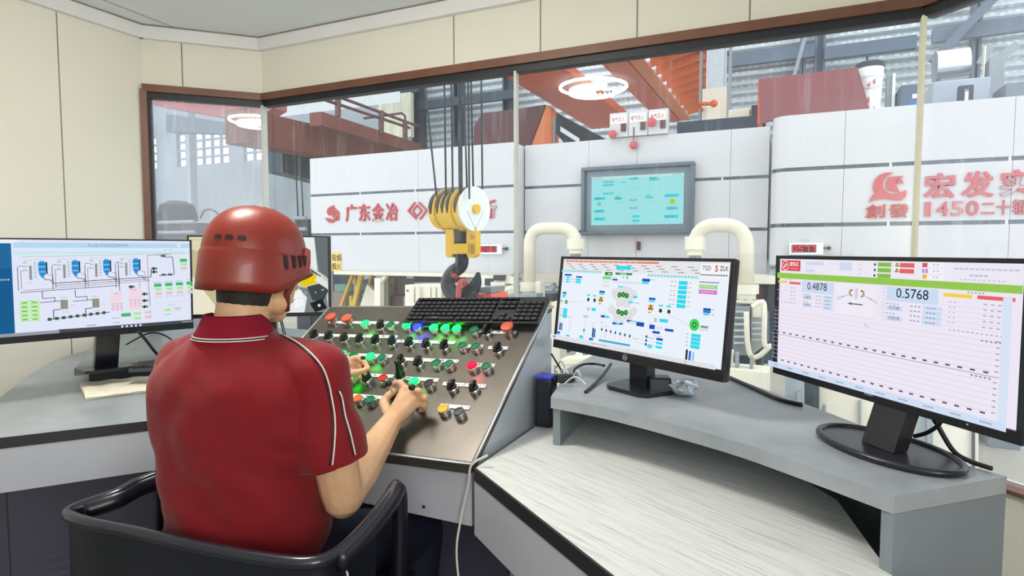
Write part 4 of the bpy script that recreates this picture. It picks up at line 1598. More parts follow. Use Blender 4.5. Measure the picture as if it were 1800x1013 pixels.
# adapters and wires under the monitor beside the console
for i, (x, y, a, s_) in enumerate(((1158, 690, 20, (.06, .05, .045)), (1128, 672, 5, (.05, .03, .03)))):
    p = onZ(x, y, Z1)
    single('power_adapter', MB().box(p + V((0, 0, s_[2] / 2 + .0005)), s_, Matrix.Rotation(math.radians(a), 3, 'Z'), bev=.005), m_blk2,
           ('black power adapter beside the right monitor column foot', 'smaller black adapter behind the monitor stand')[i], 'power adapter', 'adapters under the monitor')
p = onZ(1200, 694, Z1)
m_foil = pm('clear_wrapping', '#b9c6d2', 0.12, 0.35, 0.25, 30)
mb = MB()
bmx = bmesh.new()
bmesh.ops.create_icosphere(bmx, subdivisions=3, radius=.038)
for v in bmx.verts:
    q = noise.noise_vector(v.co * 45) * .013
    v.co = V((v.co.x * 1.0, v.co.y * .9, max(v.co.z, -.02) * .62)) + q
    v.co.z = max(v.co.z, -.016)
bmx.verts.index_update()
mb.add([p + V((0, 0, .017)) + v.co for v in bmx.verts], [[v.index for v in f.verts] for f in bmx.faces])
bmx.free()
single('crumpled_wrapper', mb, m_foil, 'crumpled clear plastic wrapping lying under the monitor', 'wrapper')
m_wire = pm('pale_wire', '#d9dde0', 0.4)
for i in range(7):
    p = onZ(976 + i * 5, 655 + (i % 4) * 7, Z1 + .004)
    q = p + V((random.uniform(-.05, .08), random.uniform(-.07, .02), random.uniform(0, .02)))
    q.z = max(q.z, Z1 + .004)
    mid = (p + q) / 2 + V((0, 0, random.uniform(.01, .03)))
    cable('thin_wire', 'thin white wire in the tangle behind the console corner', [p, mid, q], .0022, m_wire, 'wire', 5, 'tangled white wires')
p = onZ(992, 672, Z1)
single('connector_block', MB().box(p + V((0, 0, .012)), (.05, .03, .022), Matrix.Rotation(.5, 3, 'Z'), bev=.003), m_blk, 'small black connector block beside the white wires', 'connector')
# papers left of the console back corner
p = onZ(545, 590, ZR)
mb = MB()
mb.box(V((-1.83, 1.98, ZR + .002)), (.14, .2, .003), Matrix.Rotation(.5, 3, 'Z'))
single('paper_sheet', mb, pm('pale_paper', '#d4dade', 0.7), 'pale sheet of paper on the riser left of the console', 'paper')

# ================================================================== THE MILL HALL OUTSIDE
YL, YC, YR = 7.0, 7.3, 6.8
GZ = -1.0
m_clad = pm('grey_white_cladding', '#cac9cd', 0.35, 0, 0.03, 1.2)
m_clad2 = pm('cladding_gap', '#9fa2a8', 0.6)
m_strip = pm('steel_strip', '#59626c', 0.25, 0.8, 0.2, 4, stretch=(1, 1, 6))
m_red = pm('red_lettering', '#b5353d', 0.45, 0, 0.06)
m_redr = pm('pale_red_lettering', '#c2565f', 0.45, 0, 0.06)
m_cream = pm('cream_paint', '#dfd7c6', 0.45, 0, 0.05, 4)
m_cream2 = pm('pale_cream_paint', '#e8e3d2', 0.5, 0, 0.05, 4)
m_hallw = pm('hall_concrete', '#9aa3ac', 0.8, 0, 0.15, .5)
m_blue = pm('blue_grey_steel', '#5d6c7e', 0.5, 0.1, 0.1, 2)
m_navy = pm('dark_blue_steel', '#2c3a4a', 0.5, 0.1, 0.1, 2)
m_orange = pm('orange_crane_paint', '#d8603a', 0.5, 0, 0.1, 1.5)
m_oranged = pm('pale_orange_paint', '#e8844e', 0.5, 0, 0.08, 1.5)
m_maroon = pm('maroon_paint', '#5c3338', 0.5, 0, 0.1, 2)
m_yel = pm('hook_yellow', '#e8b92a', 0.4, 0, 0.06, 6)
m_dark = pm('dark_machinery', '#2c333d', 0.5, 0.3, 0.25, 3)
m_grey = pm('machine_grey', '#8f979e', 0.45, 0.2, 0.1, 4)
m_hallf = pm('hall_floor', '#bdb8aa', 0.8, 0, 0.15, 1)

struct('ground', MB().b2((-34, 2.9, GZ - .1), (14, 21, GZ)), m_hallf, label='hall floor beneath the mill', cat='floor')


def corrugated():
    """silvery bubble foil: rows of bright blisters on a duller sheet"""
    m = pm('foil_sheet', '#dfe6ea', 0.45, 0.0, 0.15, 3)
    nt = m.node_tree
    N, L = nt.nodes.new, nt.links.new
    b = nt.nodes['Principled BSDF']
    tc = N('ShaderNodeTexCoord')
    vo = N('ShaderNodeTexVoronoi')
    vo.inputs['Scale'].default_value = 5.5
    vo.inputs['Randomness'].default_value = 0.35
    L(tc.outputs['Object'], vo.inputs['Vector'])
    rp = N('ShaderNodeValToRGB')
    rp.color_ramp.elements[0].position = 0.22
    rp.color_ramp.elements[0].color = (*lin('#f8fbfd'), 1)
    rp.color_ramp.elements[1].position = 0.42
    rp.color_ramp.elements[1].color = (*lin('#c9d2d9'), 1)
    L(vo.outputs['Distance'], rp.inputs[0])
    L(rp.outputs[0], b.inputs['Base Color'])
    bp = N('ShaderNodeBump')
    bp.inputs['Strength'].default_value = 0.6
    bp.inputs['Distance'].default_value = 0.03
    bp.invert = True
    L(vo.outputs['Distance'], bp.inputs['Height'])
    L(bp.outputs[0], b.inputs['Normal'])
    return m


YF = 19.0
WINX = [(onY(a, 270, YF).x, onY(b, 270, YF).x) for a, b in ((255, 275), (311, 402), (428, 497))]
WZ0, WZ1 = 5.05, 6.55
# far wall: plain concrete on the left, corrugated sheet on the right
mb = MB()
XS = -12.6
mb.b2((-34, YF, GZ), (XS, YF + .3, WZ0))
mb.b2((-34, YF, WZ1), (XS, YF + .3, 12))
edges = [-34] + [e for a in WINX for e in a] + [XS]
for a, b in zip(edges[::2], edges[1::2]):
    mb.b2((a, YF, WZ0), (b, YF + .3, WZ1))
struct('wall_far_left', mb, m_hallw, label='grey concrete hall wall seen through the narrow left window', cat='wall')
prof = []
z = GZ
k = 0
dz = .115
while z < 12:
    prof += [(YF + .34, z), (YF, z + .05), (YF + .13, z + .20)]
    z += .25
vs, fs = [], []
for (y, z) in prof:
    vs += [V((XS, y, z)), V((13, y, z))]
for i in range(len(prof) - 1):
    fs.append((2 * i, 2 * i + 1, 2 * i + 3, 2 * i + 2))
fo = MB().add(vs, fs)
fo.b2((XS, YF + .2, GZ), (13, YF + .3, 12))
struct('wall_far_right', fo, corrugated(), label='corrugated silvery sheet wall across the hall', cat='wall')
m_sky = em('daylight_window', '#f2f8ff', 1.6)
m_bar = pm('window_bar', '#8d97a4', 0.6)
for i, (a, b) in enumerate(WINX):
    t = tag(thing('window_%d' % (4 + i), None, None, ((a + b) / 2, YF, WZ0)), 'bright barred hall window in the far wall', 'window', None, 'structure')
    MB().b2((a, YF + .2, WZ0), (b, YF + .22, WZ1)).build('window_pane', m_sky, t)
    mb = MB()
    nx = max(1, round((b - a) / .6))
    for j in range(nx + 1):
        x = a + (b - a) * j / nx
        mb.b2((x - .05, YF + .05, WZ0), (x + .05, YF + .15, WZ1))
    for j in range(5):
        z = WZ0 + (WZ1 - WZ0) * j / 4
        mb.b2((a, YF + .04, z - .04), (b, YF + .16, z + .04))
    mb.build('window_bars', m_bar, t)

# ---- steel frame before the far wall
FY = 18.4


def post(x, w_, ztop=11.5, mat=None, y=FY, label=None):
    mb = MB().b2((x - w_ / 2, y, GZ), (x - w_ / 2 + .06, y + .4, ztop)).b2((x + w_ / 2 - .06, y, GZ), (x + w_ / 2, y + .4, ztop)).b2((x - w_ / 2 + .06, y + .15, GZ), (x + w_ / 2 - .06, y + .22, ztop))
    return single('steel_column', mb, mat or m_blue, label, 'column', 'steel columns of the hall')


for px0, px1, lab, mt in ((723, 739, 'dark steel column left of the crane ropes', m_navy), (796, 808, 'dark steel column directly behind the crane ropes', m_navy), (883, 899, 'steel column just left of the orange crane girder', m_navy),
                          (1229, 1238, 'slim dark steel column beside the cream cabinet', m_navy), (1404, 1415, 'slim steel column beside the wide column above the maroon board', m_blue), (1430, 1449, 'wide blue grey steel column above the maroon board', m_blue),
                          (1706, 1722, 'steel column behind the right window pane', m_blue)):
    a, b = onY(px0, 160, FY), onY(px1, 160, FY)
    post((a.x + b.x) / 2, b.x - a.x, mat=mt, label=lab)


def beam(px0, py0, px1, py1, th, mat, label, y=FY - .25, name='steel_beam', dep=.2):
    a, b = onY(px0, py0, y), onY(px1, py1, y)
    d = (b - a).normalized()
    u = V((-d.z, 0, d.x)) * th / 2
    mb = MB().prism([a - u, b - u, b + u, a + u], (0, dep, 0))
    return single(name, mb, mat, label, 'beam', 'steel beams of the hall')


beam(735, 186, 905, 164, .28, m_navy, 'dark horizontal steel beam behind the crane ropes')
beam(1218, 114, 1432, 87, .34, m_blue, 'blue grey horizontal steel beam crossing before the sheet wall')
beam(1449, 93, 1612, 72, .32, m_blue, 'short horizontal steel beam above the white bucket', y=FY - .2)
beam(1640, 62, 1835, 35, .34, m_blue, 'horizontal steel beam behind the right window pane')
beam(1640, 108, 1760, -18, .2, m_blue, 'diagonal steel brace behind the right window pane', y=FY - .5)
beam(1394, 140, 1428, 20, .09, m_grey, 'thin leaning pair of conduits beside the wide column', y=FY - .6, dep=.06)
beam(690, 158, 735, 148, .5, m_navy, 'dark bracket at the head of the left steel column', y=FY - .5)
beam(1730, 118, 1790, 78, .12, m_grey, 'thin sloping rail at the far right', y=12.0, dep=.05)
beam(1722, 112, 1742, 84, .1, m_grey, 'short sloping strut beside the right steel column', y=12.0, dep=.05)
beam(1238, 100, 1285, 92, .1, m_navy, 'dark pipe passing behind the cream cabinet', y=15.5, dep=.1)

# ---- overhead crane: two box girders and a walkway running away
CZ = 5.0
gx = thing('overhead_crane', 'orange overhead crane of two box girders with a ribbed walkway above the mill', 'crane', (-3.6, 12, CZ))
MB().b2((-5.72, 9.5, CZ), (-4.36, 18.3, CZ + .2)).build('box_girder', m_orange, gx)
MB().b2((-3.58, 8.0, CZ), (-3.06, 18.3, CZ + .2)).build('box_girder', m_orange, gx)
MB().b2((-3.04, 8.0, CZ + .02), (-2.78, 18.3, CZ + .08)).b2((-3.06, 8.0, CZ + .08), (-2.98, 18.3, CZ + .35)).build('girder_flange', m_oranged, gx)
mb = MB()
mb.b2((-2.77, 9.0, CZ + .42), (-1.78, 18.0, CZ + .5))
mb.build('walkway_floor', m_orange, gx)
mb = MB()
y = 9.2
while y < 18:
    mb.prism([(-2.79, y, CZ + .08), (-2.79, y, CZ + .41), (-1.78, y, CZ + .41), (-1.78, y, CZ + .3)], (0, .06, 0))
    y += .62
mb.build('walkway_bracket', m_oranged, gx)
mb = MB()
mb.tube([(-1.76, 9, CZ + .95), (-1.76, 18, CZ + .95)], .02, 6)
mb.tube([(-1.76, 9, CZ + 1.4), (-1.76, 18, CZ + 1.4)], .02, 6)
mb.tube([(-1.76, 9, CZ + .46), (-1.76, 18, CZ + .46)], .03, 6)
for i in range(9):
    mb.tube([(-1.76, 9.4 + i * 1.05, CZ + .46), (-1.76, 9.4 + i * 1.05, CZ + 1.4)], .018, 6)
mb.build('walkway_railing', m_orange, gx)
# end carriage below the first girder: backlit front painted dark maroon, lit side orange
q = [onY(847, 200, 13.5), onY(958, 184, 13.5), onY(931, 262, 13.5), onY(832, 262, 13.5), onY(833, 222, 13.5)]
MB().prism(q, (0, .5, 0)).build('end_carriage', m_maroon, gx, False, 'carriage box painted dark maroon for its shaded front')
q = [onY(961, 184, 13.45), onY(968, 192, 13.45), onY(970, 262, 13.45), onY(932, 262, 13.45)]
MB().prism(q, (0, .5, 0)).build('carriage_lit_side', m_oranged, gx, False, 'lit side of the carriage box, painted pale orange')
q = [onY(972, 205, 13.2), onY(976, 205, 13.2), V((onY(976, 262, 13.2).x, 13.2, GZ)), V((onY(972, 262, 13.2).x, 13.2, GZ))]
single('conduit_pipe', MB().prism(q, (0, .08, 0)), m_grey, 'thin pale conduit standing beside the orange carriage side', 'pipe')
q = [onY(978, 198, 12.6), onY(1075, 250, 12.6), onY(1075, 262, 12.6), onY(1000, 262, 12.6), onY(978, 235, 12.6)]
MB().prism(q, (0, .8, 0)).build('drive_motor', m_dark, gx)
q = [onY(985, 222, 12.5), onY(1018, 243, 12.5), onY(1018, 252, 12.5), onY(985, 231, 12.5)]
MB().prism(q, (0, .06, 0)).build('floodlight', pm('pale_lamp_glass', '#dfe9ee', 0.2), gx)

# ---- second crane runway and railing, far left
m_rust = pm('rusty_orange', '#6f3a30', 0.6, 0, 0.25, 2)
rw = thing('crane_runway', 'rusty orange crane runway with a railing seen at the upper left', 'crane runway', (-8.6, 11, 3.6))
a, b = onX(565, 196, -8.3), onX(742, 254, -8.3)
MB().prism([a, b, b + V((0, 0, -.26)), a + V((0, 0, -.26))], (-.3, 0, 0)).build('upper_rail_beam', m_rust, rw)
a, b = onX(430, 190, -8.9), onX(735, 262, -8.9)
MB().prism([a, b, b + V((0, 0, -.6)), a + V((0, 0, -.6))], (-.5, 0, 0)).build('lower_rail_beam', m_rust, rw)
a, b = onX(495, 225, -9.6), onX(640, 275, -9.6)
MB().prism([a, b, b + V((0, 0, -.9)), a + V((0, 0, -.9))], (-.4, 0, 0)).build('trolley_frame', m_navy, rw)
mb = MB()
for (x0, y0, x1, y1) in ((600, 172, 735, 222), (560, 172, 720, 225)):
    mb.tube([onX(x0, y0, -8.3), onX(x1, y1, -8.3)], .035, 6)
for (x, y0, y1) in ((594, 165, 205), (670, 195, 236), (712, 213, 246)):
    mb.tube([onX(x, y0, -8.3), onX(x, y1, -8.3)], .06, 6)
mb.tube([onX(640, 208, -9.0), onX(706, 199, -9.0), onX(712, 204, -9.0), onX(713, 240, -9.0)], .03, 6)
mb.build('railing', m_maroon, rw)
for x, y in ((600, 220), (700, 255)):
    p = onX(x, y, -9.1)
    MB().b2((-9.3, p.y - .15, GZ), (-9.0, p.y + .15, p.z - .3)).build('runway_leg', m_navy, rw)
a = onY(690, 166, 17.5)
b = onY(722, 240, 17.5)
single('cabin_wall_panel', MB().b2((a.x - .6, 17.5, b.z), (b.x, 17.7, a.z)), pm('weathered_cream', '#c9c8b4', 0.7, 0, 0.2, 3, stretch=(3, 1, .4)), 'weathered cream panel behind the rusty railing', 'panel')
a, b = onY(500, 165, 16.5), onY(700, 190, 16.5)
sk = MB().prism([onY(486, 205, 16.5), onY(700, 178, 16.5), onY(700, 152, 16.5), onY(486, 180, 16.5)], (0, .1, 0)).build('window_7', em('skylight_glow', '#eef6fb', 0.9))
tag(sk, 'bright skylight strip above the rusty runway', 'skylight', None, 'structure')
q = [onY(270, 185, 15), onY(440, 215, 15), onY(480, 190, 15), onY(480, 172, 15), onY(270, 160, 15)]
MB().prism(q, (0, .6, 0)).build('crane_girder', pm('dusty_red_paint', '#b06a6a', 0.7), rw)
q = [onY(292, 200, 14.5), onY(470, 225, 14.5), onY(470, 245, 14.5), onY(380, 235, 14.5), onY(292, 232, 14.5)]
single('roof_truss', MB().prism(q, (0, .3, 0)), pm('truss_grey', '#6b7885', 0.7), 'grey girder behind the narrow left window', 'girder')
a, b = onY(291, 200, 15.5), onY(305, 420, 15.5)
single('corner_column', MB().b2((a.x, 16.3, GZ), (b.x, 16.6, 9)), pm('column_grey', '#a9b2b8', 0.7), 'pale column at the left edge of the narrow window', 'column')
# dark plant standing low behind the narrow window
for (x0, y0, x1, y1, Y_, nm, lab, mt) in ((262, 350, 296, 470, 9.5, 'storage_tank', 'dark rounded tank at the left edge of the narrow window', m_dark), (285, 382, 345, 470, 9.0, 'switch_cabinet', 'dark switch cabinet low in the narrow window', m_dark),
                                          (350, 383, 420, 470, 9.8, 'pipe_rack', 'long dark pipe rack low behind the worker', m_navy), (520, 375, 541, 470, 9.4, 'cable_rack', 'dark rack between the helmet and the lettered housing', m_dark)):
    a, b = onY(x0, y1, Y_), onY(x1, y0, Y_)
    t = thing(nm, lab, nm.replace('_', ' '), ((a.x + b.x) / 2, Y_, GZ))
    if nm == 'storage_tank':
        MB().lathe([(.0, GZ), (.45, GZ), (.45, b.z - .35), (.38, b.z - .1), (.2, b.z), (0, b.z + .02)], ((a.x + b.x) / 2, Y_ + .5, 0), n=24).build('tank_shell', mt, t, 40)
        continue
    MB().b2((a.x, Y_, GZ), (b.x, Y_ + .5, b.z - .12)).build('frame', mt, t)
    mb = MB()
    for k in range(3):
        mb.tube([(a.x, Y_ - .05, b.z - .1 - k * .22), (b.x, Y_ - .05, b.z - .1 - k * .22)], .04, 8)
    mb.build('pipe', m_grey, t)
    mb = MB()
    for k in range(5):
        mb.b2((a.x + (b.x - a.x) * (k + .3) / 5, Y_ - .06, b.z - .62), (a.x + (b.x - a.x) * (k + .6) / 5, Y_ - .001, b.z - .52))
    mb.build('connector_row', pm('pale_connector', '#c8d2da', 0.4), t)
    if nm == 'pipe_rack':
        MB().tube(smooth_path([onY(x, y, 9.75) for x, y in ((352, 384), (360, 370), (375, 370), (392, 384))], 8), .02, 8).build('hose', m_dark, t, True)
    if nm == 'cable_rack':
        for x in (524, 533):
            MB().tube([onY(x - 5, 290, 9.4), onY(x - 2, 340, 9.4), onY(x, 380, 9.4)], .014, 8).build('rope', m_dark, t, True)
# ---- the three cladding blocks of the mill housing
TZ = 2.61


def clad(t, x0, x1, Y, zb, zs, seams, depth=1.6, left_round=0.0):
    """flat panels between the steel strips; zs: the strips' (bottom, top) pairs from low to high"""
    lv = [zb] + [z for s_ in zs for z in s_] + [TZ]
    xs = [x0] + sorted(seams) + [x1]
    mb = MB()
    for k in range(0, len(lv), 2):
        for a, b in zip(xs, xs[1:]):
            mb.b2((a + (.0018 if a > x0 else 0), Y, lv[k]), (b - (.0018 if b < x1 else 0), Y + .05, lv[k + 1]))
    mb.b2((x0 + .01, Y + .0505, zb), (x1 - .01, Y + depth, TZ - .005))
    if left_round:
        r = left_round
        pts = [(x0, Y, 0)] + [(x0 - r * math.sin(PI / 2 * i / 8), Y + r - r * math.cos(PI / 2 * i / 8), 0) for i in range(1, 9)] + [(x0 - r, Y + depth, 0), (x0, Y + depth, 0)]
        mb.zprism([(p[0], p[1]) for p in pts], zb, TZ)
    mb.build('cladding', m_clad, t)
    for s_ in zs:
        mb = MB().b2((x0, Y + .012, s_[0]), (x1, Y + .0495, s_[1]))
        for a in (.27, .55, .83):
            mb.b2((x0 + (x1 - x0) * a, Y + .008, s_[0]), (x0 + (x1 - x0) * a + .02, Y + .0119, s_[1]), 1)
        if left_round:
            r = left_round + .004
            pts = [(x0, Y + .008)] + [(x0 - r * math.sin(PI / 2 * i / 8), Y + r - r * math.cos(PI / 2 * i / 8)) for i in range(0, 9)] + [(x0 - r, Y + depth), (x0, Y + depth)]
            mb.zprism(pts, s_[0], s_[1])
        mb.build('steel_strip', [m_strip, m_stedge], t)


def zat(px, py, Y):
    return onY(px, py, Y).z


S1 = (zat(905, 329, YL), zat(905, 324, YL))
S2 = (zat(905, 410, YL), zat(905, 405, YL))
BZ = zat(750, 479, YL)
XL0, XL1 = onY(545, 300, YL).x, onY(905, 300, YL).x
hl = thing('mill_housing', 'left light grey mill housing lettered in red behind the yellow hook block', 'machine housing', ((XL0 + XL1) / 2, YL, BZ))
clad(hl, XL0, XL1, YL, BZ, [S2, S1], [onY(735, 300, YL).x])
XC0, XC1 = XL1 + .01, onY(1362, 300, YC).x
S1c = (zat(1150, 318.5, YC) - .02, zat(1150, 318.5, YC) + .02)
hc = thing('mill_housing', 'middle grey mill housing carrying the cyan wall display', 'machine housing', ((XC0 + XC1) / 2, YC, BZ))
XR0 = onY(1386, 300, YR).x
RR = .16
clad(hc, XC0, XR0 - .2, YC, BZ, [S2, S1], [onY(1120, 250, YC).x, onY(1285, 250, YC).x, onY(1035, 250, YC).x])
hr = thing('mill_housing', 'right grey white mill housing lettered 1450 in red with a rounded left corner', 'machine housing', ((XR0 + 3) / 2, YR, BZ))
S1r = (zat(1600, 291, YR), zat(1600, 284, YR))
S2r = (zat(1500, 398, YR), zat(1500, 391, YR))
clad(hr, XR0, 3.2, YR, zat(1372, 465, YR), [S2r, S1r], [onY(1485, 250, YR).x, onY(1782, 250, YR).x], left_round=RR)
# cream ledges along the foot of the housings
MB().b2((XL0 + .5, YL - .10, BZ - .05), (XL1, YL + .1, BZ - .001)).build('foot_ledge', m_cream, hl)
MB().b2((XC0, YC - .12, BZ - .11), (XR0 - .2, YC + .1, BZ - .001)).build('foot_ledge', m_cream, hc)


def letters(t, s_, px, py_base, px1, h_px, Y, mat, bold=.02, name='letter', dep=.018):
    """raised letters, one mesh each, from px to px1 on the housing front at Y"""
    a = onY(px, py_base, Y)
    b = onY(px1, py_base, Y)
    mid = onY((px + px1) / 2, py_base, Y)
    top = onY((px + px1) / 2, py_base - h_px, Y)
    h = top.z - mid.z
    stp = (b.x - a.x) / len(s_)
    for i, ch in enumerate(s_):
        if ch == ' ':
            continue
        mb = MB()
        vs, fs, wd = text_geo(ch, bold, .5)
        wdt = stp * (.86 if ord(ch) > 255 else .82)
        if ch in '1':
            wdt *= .5
        hh = h
        zz = mid.z
        if ch == '二':
            hh, zz = h * .72, mid.z + h * .1
        put_text(mb, ch, V((a.x + stp * (i + .5) - wdt / 2, Y - .001, zz)), (1, 0, 0), (0, 0, 1), hh, 0, bold, dep, wdt)
        mb.build(name, mat, t)


letters(hl, '广东金冶', 607, 389, 702, 31, YL, m_red, .022)
letters(hl, '新', 838, 384, 876, 33, YL, m_red, .022)
letters(hr, '創發', 1518, 383, 1600, 24, YR, m_red, .018)
letters(hr, '宏发实', 1618, 347, 1822, 46, YR, m_redr, .025)
letters(hr, '1450二十辊', 1617, 379, 1805, 26, YR, m_redr, .012)


def emblem(t, polys, Y, mat, off, sc_, name='emblem'):
    mb = MB()
    for q in polys:
        pts = [onY(off[0] + x / sc_, off[1] + y / sc_, Y - .001) for x, y in q]
        mb.prism(pts, (0, -.018, 0))
    return mb.build(name, mat, t)


# crescent with a flag
emblem(hr, [[(415, 200), (330, 202), (265, 230), (218, 285), (203, 350), (212, 395), (230, 412), (190, 450), (160, 512), (230, 482), (330, 474), (430, 490), (505, 490), (548, 448), (558, 388), (500, 404), (450, 424), (390, 424), (335, 396), (305, 345), (312, 285), (350, 238)],
            [(340, 300), (372, 248), (525, 234), (470, 262), (440, 300), (442, 318), (482, 402), (430, 402), (345, 380)], [(485, 246), (525, 308), (445, 318), (462, 282)]], YR, m_redr, (1500, 270), 5.96)
# twin chevrons around a lozenge
emblem(hl, [[(945, 176), (957, 184), (905, 254), (968, 320), (958, 330), (884, 254)], [(990, 174), (1064, 250), (1000, 332), (990, 324), (1044, 250), (980, 184)],
            [(968, 198), (925, 254), (968, 310), (968, 296), (938, 254), (968, 214)], [(968, 198), (1018, 252), (968, 310), (968, 296), (1002, 252), (968, 214)]], YL, m_red, (540, 320), 5.0)
# swirl
emblem(hl, [[(242, 205), (205, 218), (182, 240), (178, 268), (196, 296), (214, 284), (206, 262), (222, 240), (238, 226)], [(240, 228), (282, 262), (286, 330), (262, 342), (270, 300), (256, 272), (226, 258)],
            [(160, 320), (190, 318), (226, 330), (262, 302), (262, 330), (228, 360), (196, 356)], [(206, 262), (226, 258), (256, 290), (236, 312), (214, 290)]], YL, m_red, (540, 320), 5.0)

# no smoking plate
t = thing('warning_sign', 'yellow warning plate with black characters on the foot of the left housing', 'sign', onY(586, 476, YL))
a, b = onY(566, 476, YL), onY(600, 445, YL)
MB().b2((a.x, YL - .012, a.z), (b.x, YL - .0005, b.z)).build('plate', pm('sign_yellow', '#e3bf62', 0.5), t)
mb = MB()
put_text(mb, '禁止吸烟', onY(567.5, 459, YL - .0125), (1, 0, 0), (0, 0, 1), .10, 0, .012, .0008, b.x - a.x - .03)
put_text(mb, '严禁烟火', onY(567.5, 474, YL - .0125), (1, 0, 0), (0, 0, 1), .10, 0, .012, .0008, b.x - a.x - .03)
mb.build('lettering', pm('sign_black', '#1c1a14', 0.6), t)

# ---- wall display on the middle housing
t = thing('wall_display', 'wall mounted screen with a cyan picture in a deep grey frame', 'display', (-1.7, YC, 1.43))
x0, x1, z0, z1 = -2.385, -1.032, 1.432, 2.268
m_fr = pm('display_frame', '#5f6d78', 0.35, 0.5, 0.15, 3)
mb = MB()
fw = .045
for lo, hi in (((x0, z0), (x1, z0 + fw)), ((x0, z1 - fw), (x1, z1)), ((x0, z0 + fw), (x0 + fw, z1 - fw)), ((x1 - fw, z0 + fw), (x1, z1 - fw))):
    mb.b2((lo[0], YC - .11, lo[1]), (hi[0], YC - .001, hi[1]), 0, .008)
mb.build('outer_frame', m_fr, t)
mb = MB().b2((x0 + fw, YC - .05, z0 + fw), (x1 - fw, YC - .0015, z1 - fw))
mb.build('backing', pm('display_bezel', '#76828c', 0.3, 0.3), t)
ui = UI((x0 + .12, YC - .055, z0 + .125), (1, 0, 0), (0, 0, 1), x1 - x0 - .24, z1 - z0 - .245)
R, T, D, Lc, S = ui.rect, ui.text, ui.disc, ui.line, ui.dashes
R(0, 0, 1, 1, '#a9f2f5')
R(.0, .0, 1, .05, '#cdf4f6'), S(.015, .02, 5, .025, '#d08a96', h=.03), S(.88, .015, 5, .02, '#5b8f98', h=.03)
C2 = '#35dfea'
for u, v, w_, h_ in ((.13, .15, .12, .05), (.33, .125, .06, .02), (.42, .05, .1, .04), (.64, .08, .1, .05), (.13, .33, .12, .04), (.03, .42, .13, .055), (.26, .435, .085, .05), (.60, .435, .08, .045), (.80, .41, .15, .055), (.03, .68, .12, .055), (.03, .84, .13, .06), (.82, .66, .12, .055), (.80, .82, .15, .06), (.46, .81, .08, .045), (.46, .90, .08, .045)):
    R(u, v, u + w_, v + h_, C2)
for s_, u, v in (('0.487', .265, .475), ('25.6N', .05, .725), ('35.14', .05, .89), ('3.114', .83, .455), ('22.60', .84, .705), ('45.110', .82, .87), ('128.0', .05, .465), ('0-2', .48, .085)):
    T(s_, u, v, .038, '#2a6f86', .0)
S(.14, .09, 6, .02, '#1d7f9a', h=.055), S(.64, .055, 5, .017, '#2a6f86', h=.045), S(.42, .245, 5, .02, '#3f8f9c', h=.012)
for i in range(3):
    for v in (.50, .66):
        D(.445 + i * .028, v + (.01 if i == 1 else 0), .011, '#5b8791'), D(.445 + i * .028, v + (.01 if i == 1 else 0), .006, '#a9f2f5')
D(.09, .56, .018, '#4a7f88'), D(.09, .56, .011, '#a9f2f5'), D(.885, .555, .034, '#c6e85e'), D(.885, .555, .016, '#7fb03a'), D(.885, .555, .009, '#c6e85e')
S(.29, .54, 2, .04, '#3f8f9c'), S(.62, .54, 2, .05, '#3f8f9c'), S(.37, .83, 6, .015, '#7fcdd4'), S(.37, .92, 6, .015, '#7fcdd4'), S(.28, .40, 3, .014, '#3f6f86', h=.03), S(.615, .40, 2, .02, '#3f6f86', h=.03)
ui.build(t, 0.95)
single('wall_socket', MB().b2((onY(1120, 439, YC).x, YC - .03, zat(1122, 440, YC)), (onY(1126, 439, YC).x, YC - .001, zat(1122, 425, YC)), 0, .004), m_maroon, 'small dark latch below the wall display', 'latch')


# ---- red number displays
SEG = {'0': 'abcdef', '1': 'bc', '4': 'fgbc', '5': 'afgcd', '7': 'abc', '8': 'abcdefg', '6': 'afgedc'}


